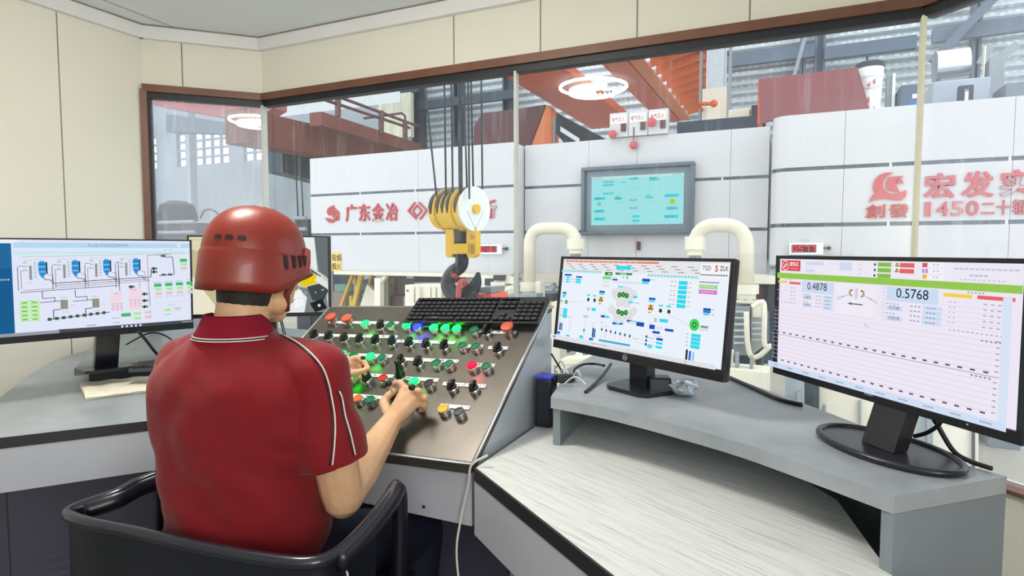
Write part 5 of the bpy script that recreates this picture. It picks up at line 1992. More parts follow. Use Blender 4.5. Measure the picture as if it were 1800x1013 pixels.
def number_display(label, s_, px0, py0, px1, py1, Y):
    a, b = onY(px0, py1, Y), onY(px1, py0, Y)
    t = thing('number_display', label, 'number display', ((a.x + b.x) / 2, Y, a.z), group='red number displays on the housings')
    MB().b2((a.x, Y - .06, a.z), (b.x, Y - .0006, b.z), 0, .006).build('case', pm('white_case', '#eef0f2', 0.4), t)
    wd, ht = b.x - a.x, b.z - a.z
    lo, hi = V((a.x + wd * .07, Y - .0615, a.z + ht * .2)), V((a.x + wd * .8, Y - .0605, b.z - ht * .16))
    MB().b2(lo, hi).build('window', pm('display_window', '#3a0712', 0.3), t)
    mb = MB()
    n_ = len(s_)
    cw = (hi.x - lo.x) / n_
    for i, ch in enumerate(s_):
        x0_, x1_ = lo.x + cw * (i + .14), lo.x + cw * (i + .86)
        z0_, z1_ = lo.z + (hi.z - lo.z) * .1, hi.z - (hi.z - lo.z) * .1
        zm = (z0_ + z1_) / 2
        th = cw * .17
        for sg in SEG[ch]:
            r_ = {'a': (x0_, z1_ - th, x1_, z1_), 'd': (x0_, z0_, x1_, z0_ + th), 'g': (x0_, zm - th / 2, x1_, zm + th / 2), 'f': (x0_, zm, x0_ + th, z1_), 'b': (x1_ - th, zm, x1_, z1_), 'e': (x0_, z0_, x0_ + th, zm), 'c': (x1_ - th, z0_, x1_, zm)}[sg]
            mb.b2((r_[0], Y - .0645, r_[1]), (r_[2], Y - .0617, r_[3]))
    mb.build('digits', em('digit_red', '#ff2346', 1.5), t)
    mb = MB().tube([(a.x + wd * .3, Y - .03, b.z), (a.x + wd * .32, Y - .03, b.z + .03), (a.x + wd * .6, Y - .03, b.z + .03), (a.x + wd * .62, Y - .03, b.z)], .004, 6)
    mb.build('handle', m_chrome, t)
    mb = MB().b2((b.x + .001, Y - .035, a.z + ht * .5), (b.x + wd * .12, Y - .02, a.z + ht * .62)).b2((b.x + wd * .12, Y - .045, a.z + ht * .42), (b.x + wd * .22, Y - .012, a.z + ht * .7))
    mb.build('plug', m_blk, t)


number_display('red lit number display beside the yellow hook block', '0481', 846, 430, 885, 447, YL)
number_display('red lit number display above the large right monitor', '0577', 1387, 427, 1447, 448, YR)

# ---- alarm panel on top of the middle housing
t = thing('alarm_panel', 'white three part panel with red buttons on top of the middle housing', 'control panel', onY(1122, 240, YC))
a, b, c_, d_ = onY(1071, 243, YC - .05), onY(1174, 233, YC - .05), onY(1174, 191, YC - .05), onY(1071, 199, YC - .05)
zb_, zt_ = (a.z + b.z) / 2, (c_.z + d_.z) / 2
wd = b.x - a.x
mb = MB()
for i in range(3):
    mb.b2((a.x + wd * i / 3 + .004, YC - .05, zb_), (a.x + wd * (i + 1) / 3 - .004, YC + .05, zt_))
mb.build('panel', m_clad, t)
mb, mr, mk = MB(), MB(), MB()
for i in range(3):
    x = a.x + wd * (i + .5) / 3
    mb.b2((x - .1, YC - .056, zt_ - .13), (x + .09, YC - .0503, zt_ - .03))
    put_text(mr, '电气灭火', V((x - .085, YC - .0565, zt_ - .11)), (1, 0, 0), (0, 0, 1), .06, 0, .01, .0006, .16)
    mk.b2((x + .03, YC - .07, zb_ + .06), (x + .09, YC - .0503, zb_ + .15))
mb.build('label_plate', pm('label_white', '#f4f4f4', 0.4), t)
mr.build('lettering', m_red, t)
mk.build('switch_block', m_maroon, t)
for (x, dz_, r_) in ((1079, .03, .05), (1114, -.11, .05), (1147, .13, .055)):
    p = onY(x, 240, YC - .05)
    p.z = zb_ + dz_
    MB().lathe([(.02, .0), (.02, .03), (r_, .045), (r_, .065), (r_ * .6, .08), (0, .082)], p if dz_ > 0 else V((p.x, YC - .0005, p.z)), (0, -1, 0), 18).build('red_button', m_redr, t, 50)
mb = MB()
p = onY(1114, 232, YC - .06)
mb.tube([(p.x, YC - .06, zb_ + .1), (p.x, YC - .062, zb_ + .02), (p.x, YC - .06, zb_ - .08)], .006, 6)
mb.build('pull_cord', m_maroon, t)

# ---- things along the top of the middle and right housing
a, b = onY(1190, 232, 7.9), onY(1345, 205, 7.9)
single('cable_tray', MB().b2((a.x, 7.9, TZ - .0045), (b.x, 8.2, zat(1260, 209, 7.9))), m_navy, 'dark blue tray along the top of the middle housing', 'tray')
t = thing('tall_cabinet', 'tall cream cabinet with a grey head standing behind the middle housing', 'cabinet', onY(1257, 215, 12))
a, b, c_ = onY(1233, 240, 12), onY(1278, 152, 12), onY(1278, 38, 12)
MB().b2((a.x, 12, GZ), (b.x, 12.6, b.z)).build('cream_body', m_cream, t)
MB().b2((a.x + .06, 12.02, b.z + .002), (b.x - .06, 12.5, c_.z)).build('grey_head', pm('pale_blue_grey', '#c3ccd6', 0.5), t)
MB().b2((a.x + .08, 11.985, a.z + .2), (b.x - .12, 11.9995, b.z - .25)).build('door', m_cream2, t)
mb = MB()
for x in (a.x - .06, b.x + .02):
    mb.b2((x, 12, a.z - .5), (x + .05, 12.1, c_.z))
mb.build('guide_rail', m_grey, t)
a = onY(1228, 183, 11.5)
b = onY(1255, 182, 11.5)
MB().tube([a, V((a.x, 12.0, a.z))], .03, 8).tube([a, b], .035, 8).ball(b, .07, 10).build('valve_handle', m_orange, t, True, 'orange bar with a knob')
for (x0, y0, x1, y1, mt, lab) in ((1280, 205, 1318, 190, m_cream, 'small cream box on the tray beside the maroon board'), (1320, 207, 1332, 184, m_dark, 'small dark box on the tray beside the maroon board')):
    a, b = onY(x0, y0 + 8, 8.0), onY(x1, y1, 8.0)
    a.z = zat(1260, 209, 7.9) + .001
    single('junction_box', MB().b2((a.x, 8.0, a.z), (b.x, 8.18, b.z), 0, .01), mt, lab, 'junction box', 'small boxes beside the maroon board')
q = [onY(1336, 217, 7.4), onY(1388, 205, 7.4), onY(1528, 190, 7.4), onY(1508, 118, 7.4), onY(1335, 139, 7.4)]
single('maroon_board', MB().prism(q, (0, .05, 0)), pm('maroon_board', '#84474c', 0.5, 0, 0.08, 3), 'large maroon board leaning on top of the right housing', 'board')
single('board_stand', MB().prism([onY(1331, 218, 7.45), onY(1337, 217, 7.45), onY(1336, 139, 7.45), onY(1333, 141, 7.45)], (0, .5, 0)), m_orange, 'orange red edge plate at the left of the maroon board', 'plate')
# bucket
t = thing('paint_bucket', 'white plastic bucket with red marks and a dark lid on the right housing', 'bucket', onY(1530, 190, 7.2))
p = onY(1531, 188, 7.6)
p = V((p.x, 7.6, 2.62))
tp = zat(1528, 118, 7.6)
r0, r1 = .085, .165
hgt = tp - p.z
rad = (onY(1554, 130, 7.6).x - onY(1504, 130, 7.6).x) / 2
cx_ = (onY(1554, 130, 7.6).x + onY(1504, 130, 7.6).x) / 2
o_ = V((cx_, 7.6, p.z))
MB().lathe([(0, 0), (rad * .76, 0), (rad * .94, hgt * .78), (rad * 1.03, hgt * .79), (rad * 1.03, hgt * .84), (rad * .96, hgt * .85), (rad, hgt), (0, hgt)], o_, n=28).build('pail', pm('bucket_white', '#eceef0', 0.4), t, 40)
MB().lathe([(rad * 1.05, hgt - .02), (rad * 1.05, hgt + .03), (rad * .8, hgt + .05), (0, hgt + .055)], o_, n=28).build('lid', m_navy, t, 40)
mb = MB()
for (u, v, w_) in ((-.25, .62, .2), (.15, .68, .16), (-.3, .36, .24), (.2, .2, .12)):
    mb.prism([o_ + V((rad * u, -rad * .96, hgt * v)), o_ + V((rad * (u + w_), -rad * .96, hgt * (v + .06))), o_ + V((rad * (u + w_), -rad * .96, hgt * (v - .05)))], (0, -.015, 0))
mb.build('red_marks', m_redr, t)
MB().tube([o_ + V((rad * 1.03 * math.cos(a), rad * 1.05 * math.sin(a) - .0, hgt * .72 - .08 * abs(math.sin(a)))) for a in [PI + PI * i / 12 for i in range(13)]], .006, 6).build('handle', m_chrome, t, True)
single('lid_pull', MB().cyl(o_ + V((-.03, 0, hgt + .056)), o_ + V((-.03, 0, hgt + .13)), .012, n=8), m_navy, 'short dark stub standing on the bucket lid', 'stub')
# boxes behind the right housing
for (x0, y0, x1, y1, Y_, nm, lab, mt, dd) in ((1556, 195, 1574, 130, 8.2, 'steel_post', 'pale thin steel frame right of the bucket', m_grey, .1), (1581, 190, 1622, 146, 7.95, 'grey_cabinet', 'grey cabinet with a blue label left of the yellowed window seal', m_blue, .4),
                                             (1638, 180, 1742, 134, 8.6, 'machine_cover', 'blue grey machine cover behind the right pane', pm('cover_blue_grey', '#aab4c2', 0.5), .5), (1735, 178, 1768, 100, 9.4, 'steel_plate', 'pale standing steel plate at the far right', m_grey, .2),
                                             (1766, 178, 1830, 140, 8.45, 'dark_machine_cover', 'dark grey machine cover at the far right', pm('cover_dark_grey', '#77828f', 0.5), .5)):
    a, b = onY(x0, y0 + 12, Y_), onY(x1, y1, Y_)
    a.z = TZ - .0045 if Y_ < 8.3 else GZ
    t = thing(nm, lab, nm.replace('_', ' '), ((a.x + b.x) / 2, Y_, a.z))
    MB().b2((a.x, Y_, a.z), (b.x, Y_ + dd, b.z), 0, .012).build('shell', mt, t)
    if nm == 'grey_cabinet':
        MB().b2((a.x + (b.x - a.x) * .4, Y_ - .006, a.z + (b.z - a.z) * .45), (a.x + (b.x - a.x) * .92, Y_ - .0005, a.z + (b.z - a.z) * .62)).build('blue_label', pm('label_blue', '#3f76b8', 0.4), t)
        MB().b2((a.x + (b.x - a.x) * .55, Y_ - .006, a.z + (b.z - a.z) * .66), (a.x + (b.x - a.x) * .85, Y_ - .0005, a.z + (b.z - a.z) * .76)).build('white_label', pm('label_white', '#f4f4f4', 0.4), t)
    if nm == 'steel_post':
        MB().b2((b.x - .03, Y_ - .03, a.z), (b.x, Y_ - .001, b.z)).build('edge_strip', m_stedge, t)
t = thing('steel_drum', 'shiny lying steel drum behind the right pane', 'drum', onY(1672, 130, 9.5))
a, b = onY(1643, 119, 9.5), onY(1701, 112, 9.5)
MB().b2((a.x + .05, 9.4, GZ), (b.x - .05, 9.6, a.z - .15)).build('drum_stand', m_grey, t)
MB().cyl(a, b, .2, n=28).build('drum_shell', pm('shiny_steel', '#cfd3d8', 0.22, 0.9), t, 40)
t = thing('instrument_box', 'framed dark instrument with a pale dial behind the right pane', 'instrument', onY(1702, 168, 8.3))
a, b = onY(1688, 182, 8.2), onY(1717, 144, 8.2)
a.z = TZ - .0045
MB().b2((a.x, 8.3, a.z), (b.x, 8.385, b.z), 0, .01).build('case', m_navy, t)
MB().b2((a.x + .05, 8.285, a.z + .06), (b.x - .05, 8.2995, b.z - .05)).build('inner_frame', m_grey, t)
MB().b2((a.x + .085, 8.27, a.z + .09), (b.x - .085, 8.2845, b.z - .08)).build('dial', m_cream2, t)
a, b = onY(1727, 175, 11), onY(1734, 80, 11)
single('steel_upright', MB().b2((a.x, 11, GZ), (b.x, 11.1, b.z)), m_cream2, 'thin pale upright right of the instrument', 'post')

# ---- bent cream pipes in front of the middle housing
YP = 6.75


def pipe(label, px_pts, r, fl, k, YP=YP):
    p = [onY(x, y, YP) for x, y in px_pts]
    t = thing('bent_pipe', label, 'pipe', p[0], group='bent cream pipes before the middle housing')
    pts = []
    for i, q in enumerate(p):
        if 0 < i < len(p) - 1:
            u, v = (p[i - 1] - q).normalized(), (p[i + 1] - q).normalized()
            kk = .2
            for j in range(9):
                s_ = j / 8
                pts.append((q + u * kk) * (1 - s_) ** 2 + q * 2 * s_ * (1 - s_) + (q + v * kk) * s_ ** 2)
        else:
            pts.append(q)
    MB().tube(pts, r, 18).build('pipe', m_cream, t, True)
    f = p[0] if fl == 0 else p[-1]
    e = p[-1] if fl == 0 else p[0]
    mb = MB().cyl(f + V((0, 0, -.06 * k)), f + V((0, 0, .06)), r * 1.6, n=24).cyl(f + V((0, 0, -.2 * k)), f + V((0, 0, -.061 * k)), r * 1.25, n=24).cyl(f + V((0, 0, -.28 * k)), f + V((0, 0, -.201 * k)), r * 1.75, n=24)
    mb.build('flange', m_cream2, t, 40)
    mb = MB()
    for i in range(8):
        a = 2 * PI * i / 8
        mb.cyl(f + V((r * 1.5 * math.cos(a), r * 1.5 * math.sin(a), -.29 * k)), f + V((r * 1.5 * math.cos(a), r * 1.5 * math.sin(a), -.19 * k)), .013, n=8)
    mb.build('flange_bolts', m_dark, t, 40)
    mb = MB().cyl(e + V((0, 0, -.02)), e + V((0, 0, .10)), r * 1.45, n=24).cyl(e + V((0, 0, -.075)), e + V((0, 0, -.0205)), r * 1.1, n=24)
    mb.build('union_nut', m_cream2, t, 40)
    MB().cyl(e + V((0, 0, -.5)), e + V((0, 0, -.076)), r * .8, n=24).build('stub', m_grey, t, 40)


pipe('left bent cream pipe rising from a flange and turning down behind the monitor', [(931, 505), (931, 402), (1012, 401), (1012, 435)], .073, 0, .8)
pipe('right bent cream pipe ending on a flange above the grey junction unit', [(1222, 435), (1222, 396), (1312, 396), (1312, 512)], .066, 1, .36, 5.82)

# ---- hook block
HX = thing('hook_block', 'yellow crane hook block hanging on steel ropes with a black hook', 'hook block', onY(808, 370, 4.2))
YH = onD(808, 370, 4.6).y
HC = onY(806, 369, YH)
AX = V((.97, -.26, 0)).normalized()
NF = V((-AX.y, AX.x, 0)) * -1      # toward the viewer, square to the drum
if NF.y > 0:
    NF = -NF
RB = .158
LB = .185
m_sheave = pm('dark_sheave', '#23262c', 0.45, 0.3)
m_white = pm('white_cheek', '#edf0f0', 0.4, 0, 0.03)
mb = MB()
for (u0, u1, k) in ((-1.0, -.62, .93), (-.56, .34, .97), (.40, .86, .97)):
    mb.cyl(HC + AX * LB * u0, HC + AX * LB * u1, RB * k, n=40)
mb.build('drum_cover', m_yel, HX, 40)
mb = MB()
for u in (-.59, .37):
    mb.cyl(HC + AX * LB * (u - .03), HC + AX * LB * (u + .03), RB * 1.05, n=40)
mb.build('cheek_ring', m_yel, HX, 40)
MB().cyl(HC + AX * LB * .865, HC + AX * LB * .95, RB * 1.05, n=48).build('white_cheek', m_white, HX, 40)
mb = MB().cyl(HC + AX * LB * .951, HC + AX * LB * 1.08, RB * .22, n=20)
mb.build('axle_cap', m_yel, HX, 40)
mb = MB()
e1 = HC + AX * (LB * .9505)
for s_ in (-1, 1):
    a = e1 + V((0, 0, -RB * .92))
    b = e1 + NF * (s_ * RB * .55) + V((0, 0, -RB * .1))
    mb.prism([a, b, b + NF * s_ * .006, a + V((0, 0, -.012))], AX * .0015)
mb.build('cheek_mark', pm('pale_blue_mark', '#b7cbd8', 0.5), HX)
# dark sheave slots with pointed feet
SL = (-.82, -.40, -.11, .18, .62)
for u in SL:
    vs, fs = [], []
    w0 = .016
    n_ = 22
    for i in range(n_ + 1):
        th = math.radians(-12 + 190 * i / n_)
        hw = w0 * min(1, i / 2.5)
        rr = RB * 1.012
        dirv = NF * math.cos(th) + V((0, 0, 1)) * math.sin(th)
        for s_, q in ((-1, rr), (1, rr), (1, RB * .8), (-1, RB * .8)):
            vs.append(HC + AX * (LB * u + s_ * max(hw, .0015)) + dirv * q)
    for i in range(n_):
        for j in range(4):
            j2 = (j + 1) % 4
            fs.append((i * 4 + j, i * 4 + j2, (i + 1) * 4 + j2, (i + 1) * 4 + j))
    fs += [(3, 2, 1, 0), (n_ * 4, n_ * 4 + 1, n_ * 4 + 2, n_ * 4 + 3)]
    MB().add(vs, fs).build('sheave', m_sheave, HX)
mb = MB()
for u0, u1 in ((-.97, -.6), (-.5, .3), (.44, .84)):
    mb.cyl(HC + AX * LB * u0 + V((0, 0, RB * .25)) - NF * .02, HC + AX * LB * u1 + V((0, 0, RB * .25)) - NF * .02, RB * .78, n=30)
mb.build('sheave_stack', m_sheave, HX, 40)
m_rope = pm('steel_rope', '#3d4650', 0.4, 0.5)
for (xt, xb, yb) in ((746, 768, 352), (781, 784, 348), (793, 796, 346), (807, 808, 344), (810, 812, 352), (815, 821, 336), (823, 825, 350), (828, 832, 336), (846, 848, 333)):
    d_ = AX * ((xb - 806) / 1061 * 4.6 * 1.05)
    b = onY(xb, yb, (HC + d_ + NF * (RB * .9 if yb > 340 else -RB * .8)).y)
    a = onY(xt, 140, b.y)
    a = b + (a - b) * 2.2
    MB().tube([b, a], .0075 if xb != 808 else .010, 8).build('wire_rope', m_rope, HX, True)
# hanger plates, cross piece, nut
PY = YH


def pxp(x, y, Y=None):
    return onY(x, y, PY if Y is None else Y)


mb = MB()
for poly in ([(783, 403), (796, 403), (798, 425), (795, 452), (786, 453), (783, 447)], [(820, 400), (836, 399), (836, 447), (831, 453), (823, 454), (820, 448)]):
    mb.prism([pxp(x, y, PY - .05) for x, y in poly], (0, .08, 0))
mb.build('hanger_plate', m_yel, HX)
MB().prism([pxp(x, y, PY - .07) for x, y in ((789, 429), (822, 428), (822, 446), (789, 447))], (0, .12, 0)).build('cross_piece', m_yel, HX)
MB().lathe([(.05, -.05), (.055, -.03), (.044, -.025), (.044, .055), (.05, .06), (.05, .08)], pxp(810, 418), n=20).build('hook_nut', m_dark, HX, 40)
mb = MB()
put_text(mb, '30t', pxp(826, 421, PY - .0505), (1, 0, 0), (0, 0, 1), .035, 0, .01, .0006, .045)
mb.build('load_mark', m_redr, HX)
# the hook itself
pts = [(811, 446), (812, 460), (808, 470), (797, 478), (789, 490), (788, 503), (796, 516), (810, 522), (824, 517), (832, 508), (838, 495), (841, 479)]
rad = [12, 12, 12, 12.5, 12.5, 13.5, 15, 16, 15, 12.5, 9, 3]
P_ = smooth_path([pxp(x, y) for x, y in pts], 5)
MB().tube(P_, [r * 4.6 / 1061 for r in interp(rad, 5)], 16).build('hook', pm('hook_black', '#24292f', 0.35, 0.4, 0.1), HX, True)
MB().tube([pxp(803, 474), pxp(799, 477.5), pxp(795, 482)], [11.6 * 4.6 / 1061, 12.2 * 4.6 / 1061, 12 * 4.6 / 1061], 16).build('red_mark', m_redr, HX, True, 'red painted patch')
MB().ball(pxp(819, 459), .016, 10).build('latch_lug', m_dark, HX, True)
MB().b2(pxp(827, 446, PY - .062), pxp(833, 430, PY - .0505)).build('latch_plate', pm('dark_yellow', '#a8841c', 0.5), HX)
# red lifting gear on the hook
LG = thing('lifting_clamp', 'red lifting clamp hanging from the black hook by a red shackle', 'lifting clamp', pxp(840, 560))
ring = [(807, 560), (806, 520), (808, 500), (813, 494), (818, 499), (817, 520), (812, 562)]
MB().tube(smooth_path([pxp(x, y, PY - .02 - (.07 if i in (0, 1, 2) else -.05 if i > 4 else 0)) for i, (x, y) in enumerate(ring)], 6), .022, 12).build('shackle', pm('shackle_red', '#b9534f', 0.45), LG, True)
m_lc = pm('lifting_red', '#e0563f', 0.4, 0, 0.1, 3)
q = [(796, 522), (862, 517), (866, 530), (893, 542), (893, 600), (796, 600)]
MB().prism([pxp(x, y, PY + .10) for x, y in q], (0, .3, 0)).build('clamp_body', m_lc, LG)
MB().prism([pxp(x, y, PY + .12) for x, y in ((828, 516), (848, 505), (864, 505), (862, 516))], (0, .25, 0)).build('top_plate', m_grey, LG)
MB().prism([pxp(x, y, PY + .085) for x, y in ((823, 525), (846, 522), (850, 540), (823, 542))], (0, .0145, 0)).build('side_plate', m_lc, LG)

# ---- plant under the housings
YB = 6.6


def item(name, label, cat, Y_, parts, group=None):
    """a machine piece: parts = (part name, material, [polygons in the picture], depth, setback)"""
    allp = [onY(x, y, Y_) for _, _, ps, _, _ in parts for q_ in ps for x, y in q_]
    c = sum(allp, V((0, 0, 0))) / len(allp)
    c.z = min(p.z for p in allp)
    t = thing(name, label, cat, c, group=group)
    for nm, mt, ps, dd, sb in parts:
        for q_ in ps:
            MB().prism([onY(x, y, Y_ + sb) for x, y in q_], (0, dd, 0)).build(nm, mt, t)
    return t


def rc(x0, y0, x1, y1):
    return [(x0, y0), (x1, y0), (x1, y1), (x0, y1)]


m_tread = pm('dusty_tread', '#86806e', 0.7)
m_yrail = pm('yellow_rail', '#cda93f', 0.5)
m_brown = pm('brown_panel', '#8d7a70', 0.6)
m_teal = pm('teal_tank', '#5f8f86', 0.5)
item('access_stair', 'yellow railed access stair under the left housing', 'stair', 7.3, [
    ('stringer', m_cream, [[(645, 500), (661, 515), (652, 600), (612, 640), (600, 640)]], .08, 0),
    ('stringer', m_tread, [[(603, 640), (650, 486), (657, 486), (616, 640)]], .06, .6),
    ('handrail', m_yrail, [[(606, 580), (613, 580), (637, 484), (630, 484)]], .05, .0), ('handrail', m_yrail, [[(588, 560), (592, 560), (620, 484), (616, 484)]], .05, .3),
    ('handrail', m_yrail, [[(623, 580), (626, 580), (654, 484), (651, 484)]], .05, .3), ('rail_post', m_yrail, [rc(614, 520, 618, 600)], .05, .02), ('rail_post', m_yrail, [rc(622, 484, 625, 560)], .05, .35),
    ('tread', m_tread, [rc(627 + i * 4, 545 - i * 14, 648 + i * 2, 549 - i * 14) for i in range(4)], .5, .12)])
item('support_post', 'cream support post right of the yellow railed stair', 'post', 6.9, [('post', m_cream2, [rc(658, 489, 668, 620)], .1, 0), ('brace', m_cream, [[(668, 500), (668, 490), (674, 486), (679, 486)]], .06, .02)])
item('conduit_post', 'slim grey cream post beside the brown panel', 'post', 7.4, [('post', m_tread, [rc(677, 482, 682, 620)], .06, 0)])
item('brown_partition', 'brown partition panel behind the posts under the left housing', 'panel', 8.0, [('panel', m_brown, [rc(680, 490, 737, 620)], .1, 0), ('frame_post', m_brown, [rc(688, 490, 693, 620)], .05, -.06)])
item('control_cubicle', 'dark maroon cubicle low before the brown partition', 'cabinet', 7.5, [('body', m_maroon, [rc(683, 522, 709, 620)], .3, 0), ('top', m_dark, [rc(682, 520, 711, 522)], .34, -.02), ('side_post', m_grey, [rc(709, 520, 712, 620)], .2, -.01)])
item('coolant_tank', 'teal tank with a brown drum behind the yellow stair rails', 'tank', 8.4, [('tank', m_teal, [rc(588, 500, 615, 512)], .4, 0), ('drum', m_brown, [rc(586, 512, 606, 600)], .4, .02), ('hoses', m_dark, [[(598, 482), (616, 484), (612, 500), (600, 498)]], .1, -.05)])
item('stored_coil', 'dark grey coils stacked behind the yellow stair', 'coil', 9.4, [('coil', m_dark, [rc(628, 492, 655, 520)], .5, 0), ('coil_stand', m_navy, [rc(620, 521, 655, 760)], .5, .0)])
t = item('hydraulic_block', 'cream ribbed hydraulic block between the posts and the hook', 'hydraulic block', 6.5, [('block', m_cream2, [rc(712, 501, 800, 620)], .6, 0), ('cover_plate', m_cream2, [rc(714, 533, 798, 545)], .06, -.061)])
mb = MB()
for x in (728, 738, 757, 766, 776, 788):
    mb.prism([onY(a, b, 6.5) for a, b in ((x - 3, 505), (x, 502), (x + 4, 505), (x + 4, 532), (x - 3, 532))], (0, -.06, 0))
mb.build('ribs', m_cream, t)
MB().cyl(onY(716, 511, 6.499), onY(716, 511, 6.48), .012, n=10).build('port', m_dark, t)
item('roller_frame', 'dark roller frame with a pale rail just under the left housing', 'roller frame', 7.6, [('frame', m_dark, [rc(728, 486, 800, 496)], .3, 0), ('rail', m_grey, [rc(728, 496, 800, 500)], .2, -.02), ('frame_leg', m_dark, [rc(732, 500, 738, 760), rc(792, 500, 798, 760)], .1, .05)])
item('mill_stand', 'cream mill stand with brackets right of the hook', 'machine', 6.74, [('stand', m_cream2, [[(834, 484), (905, 487), (905, 500), (866, 497), (850, 506), (834, 506)]], .1, 0), ('stand_leg', m_cream2, [rc(838, 506, 848, 860)], .1, 0), ('bracket', m_cream2, [[(862, 496), (886, 495), (886, 504), (904, 500), (904, 516), (866, 530)]], .14, -.05),
                                                                          ('dark_box', m_dark, [rc(867, 484, 884, 493)], .1, -.08), ('dark_recess', m_navy, [rc(852, 490, 866, 502)], .05, -.02)])
item('strip_table', 'grey sloping strip table under the cream brackets', 'table', 6.3, [('table', m_grey, [[(872, 527), (902, 516), (905, 522), (876, 534)]], .15, 0), ('table_leg', m_cream, [rc(886, 524, 891, 860)], .1, .1), ('rail', m_cream2, [[(850, 512), (902, 503), (902, 508), (850, 520)]], .1, .2)])
item('socket_box', 'grey box with three sockets below the left pipe flange', 'electrical box', 6.3, [('box', m_grey, [rc(907, 517, 943, 870)], .2, 0), ('socket', m_dark, [rc(909 + i * 4.2, 532, 912 + i * 4.2, 536) for i in range(3)], .01, -.0105)])
item('cream_column', 'short cream column right of the left pipe flange', 'column', 6.6, [('column', m_cream2, [rc(941, 495, 950, 540)], .15, 0), ('ochre_foot', m_yrail, [rc(943, 535, 949, 620)], .12, .01)])
item('dark_mill_base', 'dark blue mill base between the left pipe and the monitor', 'machine', 7.5, [('base', m_navy, [rc(948, 516, 1130, 620)], .3, .2), ('pipework', m_grey, [rc(955, 492, 985, 497), rc(952, 512, 990, 516)], .1, -.11), ('valve', m_cream2, [rc(966, 500, 974, 507)], .1, -.12)])
item('ochre_valve', 'small ochre valve beside the keyboard corner', 'valve', 6.2, [('valve', m_yrail, [[(956, 541), (960, 530), (964, 530), (968, 541)]], .08, 0), ('riser', m_dark, [rc(959, 542, 965, 860)], .06, .01), ('stem', m_dark, [rc(961, 524, 963, 530)], .02, .02)])
item('cream_pedestal', 'cream pedestal between the keyboard and the console side monitor', 'pedestal', 5.6, [('pedestal', m_cream, [rc(969, 531, 984, 870)], .2, 0)])
# long low machine bed seen under and between the right monitors
item('machine_bed', 'long beige machine bed low behind the monitor shelf', 'machine', 5.0, [('bed', m_cream, [rc(985, 640, 1280, 680)], .5, 0), ('bed_top', m_cream2, [rc(985, 632, 1280, 640)], .53, -.03), ('upright', m_grey, [rc(1000 + i * 24, 620, 1006 + i * 24, 634) for i in range(6)], .1, .2), ('bed_foot', m_grey, [rc(1000, 680, 1030, 960), rc(1230, 680, 1260, 960)], .4, .05)])
item('dark_gap_panel', 'dark blue machine panel behind the grey junction unit', 'panel', 6.9, [('panel', m_navy, [rc(1262, 490, 1380, 640)], .1, .25), ('red_brown_post', m_maroon, [rc(1330, 498, 1341, 560)], .1, 0), ('blue_cylinder', m_blue, [rc(1338, 548, 1352, 600)], .1, -.05)])
item('foot_beam', 'cream beam along the foot of the right housing', 'beam', 6.75, [('beam', m_cream2, [[(1270, 480), (1372, 486), (1372, 500), (1270, 498)]], .3, 0)])
t = item('junction_unit', 'grey finned junction unit with tubular guards under the right pipe', 'junction unit', 5.6, [('body', m_grey, [rc(1288, 540, 1318, 625)], .4, 0), ('body_side', pm('pale_machine_grey', '#b3b9bb', 0.4, .2), [[(1320, 540), (1341, 530), (1341, 610), (1320, 625)]], .3, .05), ('window', m_cream2, [rc(1323, 535, 1338, 558)], .02, .02),
                                                                                                          ('fin', m_stedge, [rc(1290, 546 + i * 11, 1308, 550 + i * 11) for i in range(6)] + [rc(1322, 566 + i * 10, 1338, 569 + i * 10) for i in range(4)], .03, -.031), ('dark_foot', m_dark, [rc(1292, 625, 1340, 650)], .3, .05)])
MB().tube(smooth_path([onY(x, y, 5.5) for x, y in ((1312, 548), (1314, 600), (1320, 626), (1334, 626), (1352, 610))], 6), .022, 10).build('guard_tube', m_cream2, t, True)
MB().tube(smooth_path([onY(x, y, 5.5) for x, y in ((1322, 540), (1340, 531), (1344, 550), (1344, 605), (1356, 608))], 6), .022, 10).build('guard_tube', m_cream2, t, True)
MB().tube([onY(1323, 622, 5.55), onY(1326, 645, 5.55), onY(1330, 660, 5.55)], .012, 8).build('strap', m_yrail, t, True)
item('cream_bench', 'cream bench below the junction unit seen between the monitors', 'bench', 4.9, [('bench', m_cream2, [[(1282, 650), (1352, 656), (1352, 700), (1282, 690)]], .3, 0), ('upright', m_grey, [rc(1292, 622, 1298, 652), rc(1318, 628, 1323, 655)], .1, .1), ('bench_leg', m_grey, [rc(1284, 690, 1292, 990), rc(1344, 690, 1352, 990)], .1, .05)])
# machine parts seen below the large right monitor
for i, (x0, y0, x1, y1, mt, lab) in enumerate(((1380, 690, 1412, 760, m_grey, 'grey machine leg left under the large monitor'), (1414, 700, 1440, 770, m_navy, 'dark machine leg under the large monitor'), (1444, 706, 1520, 790, m_cream, 'beige machine plate under the large monitor'),
                                               (1500, 715, 1580, 800, m_cream2, 'pale machine plate behind the large monitor column'), (1576, 735, 1640, 830, m_grey, 'grey machine plate right of the monitor column'), (1625, 755, 1720, 850, m_cream2, 'pale machine plate below the right end of the large monitor'))):
    item('machine_plate', lab, 'machine part', 4.4 + i * .12, [('plate', mt, [rc(x0, y0 - 30, x1, y1 + 60)], .07, 0), ('rib', m_dark if i % 2 else m_grey, [rc(x0 + 4, y0 + 8, x0 + 8, y1 + 20), rc(x1 - 10, y0, x1 - 6, y1 + 20)], .03, -.031)], 'machine parts under the large monitor')

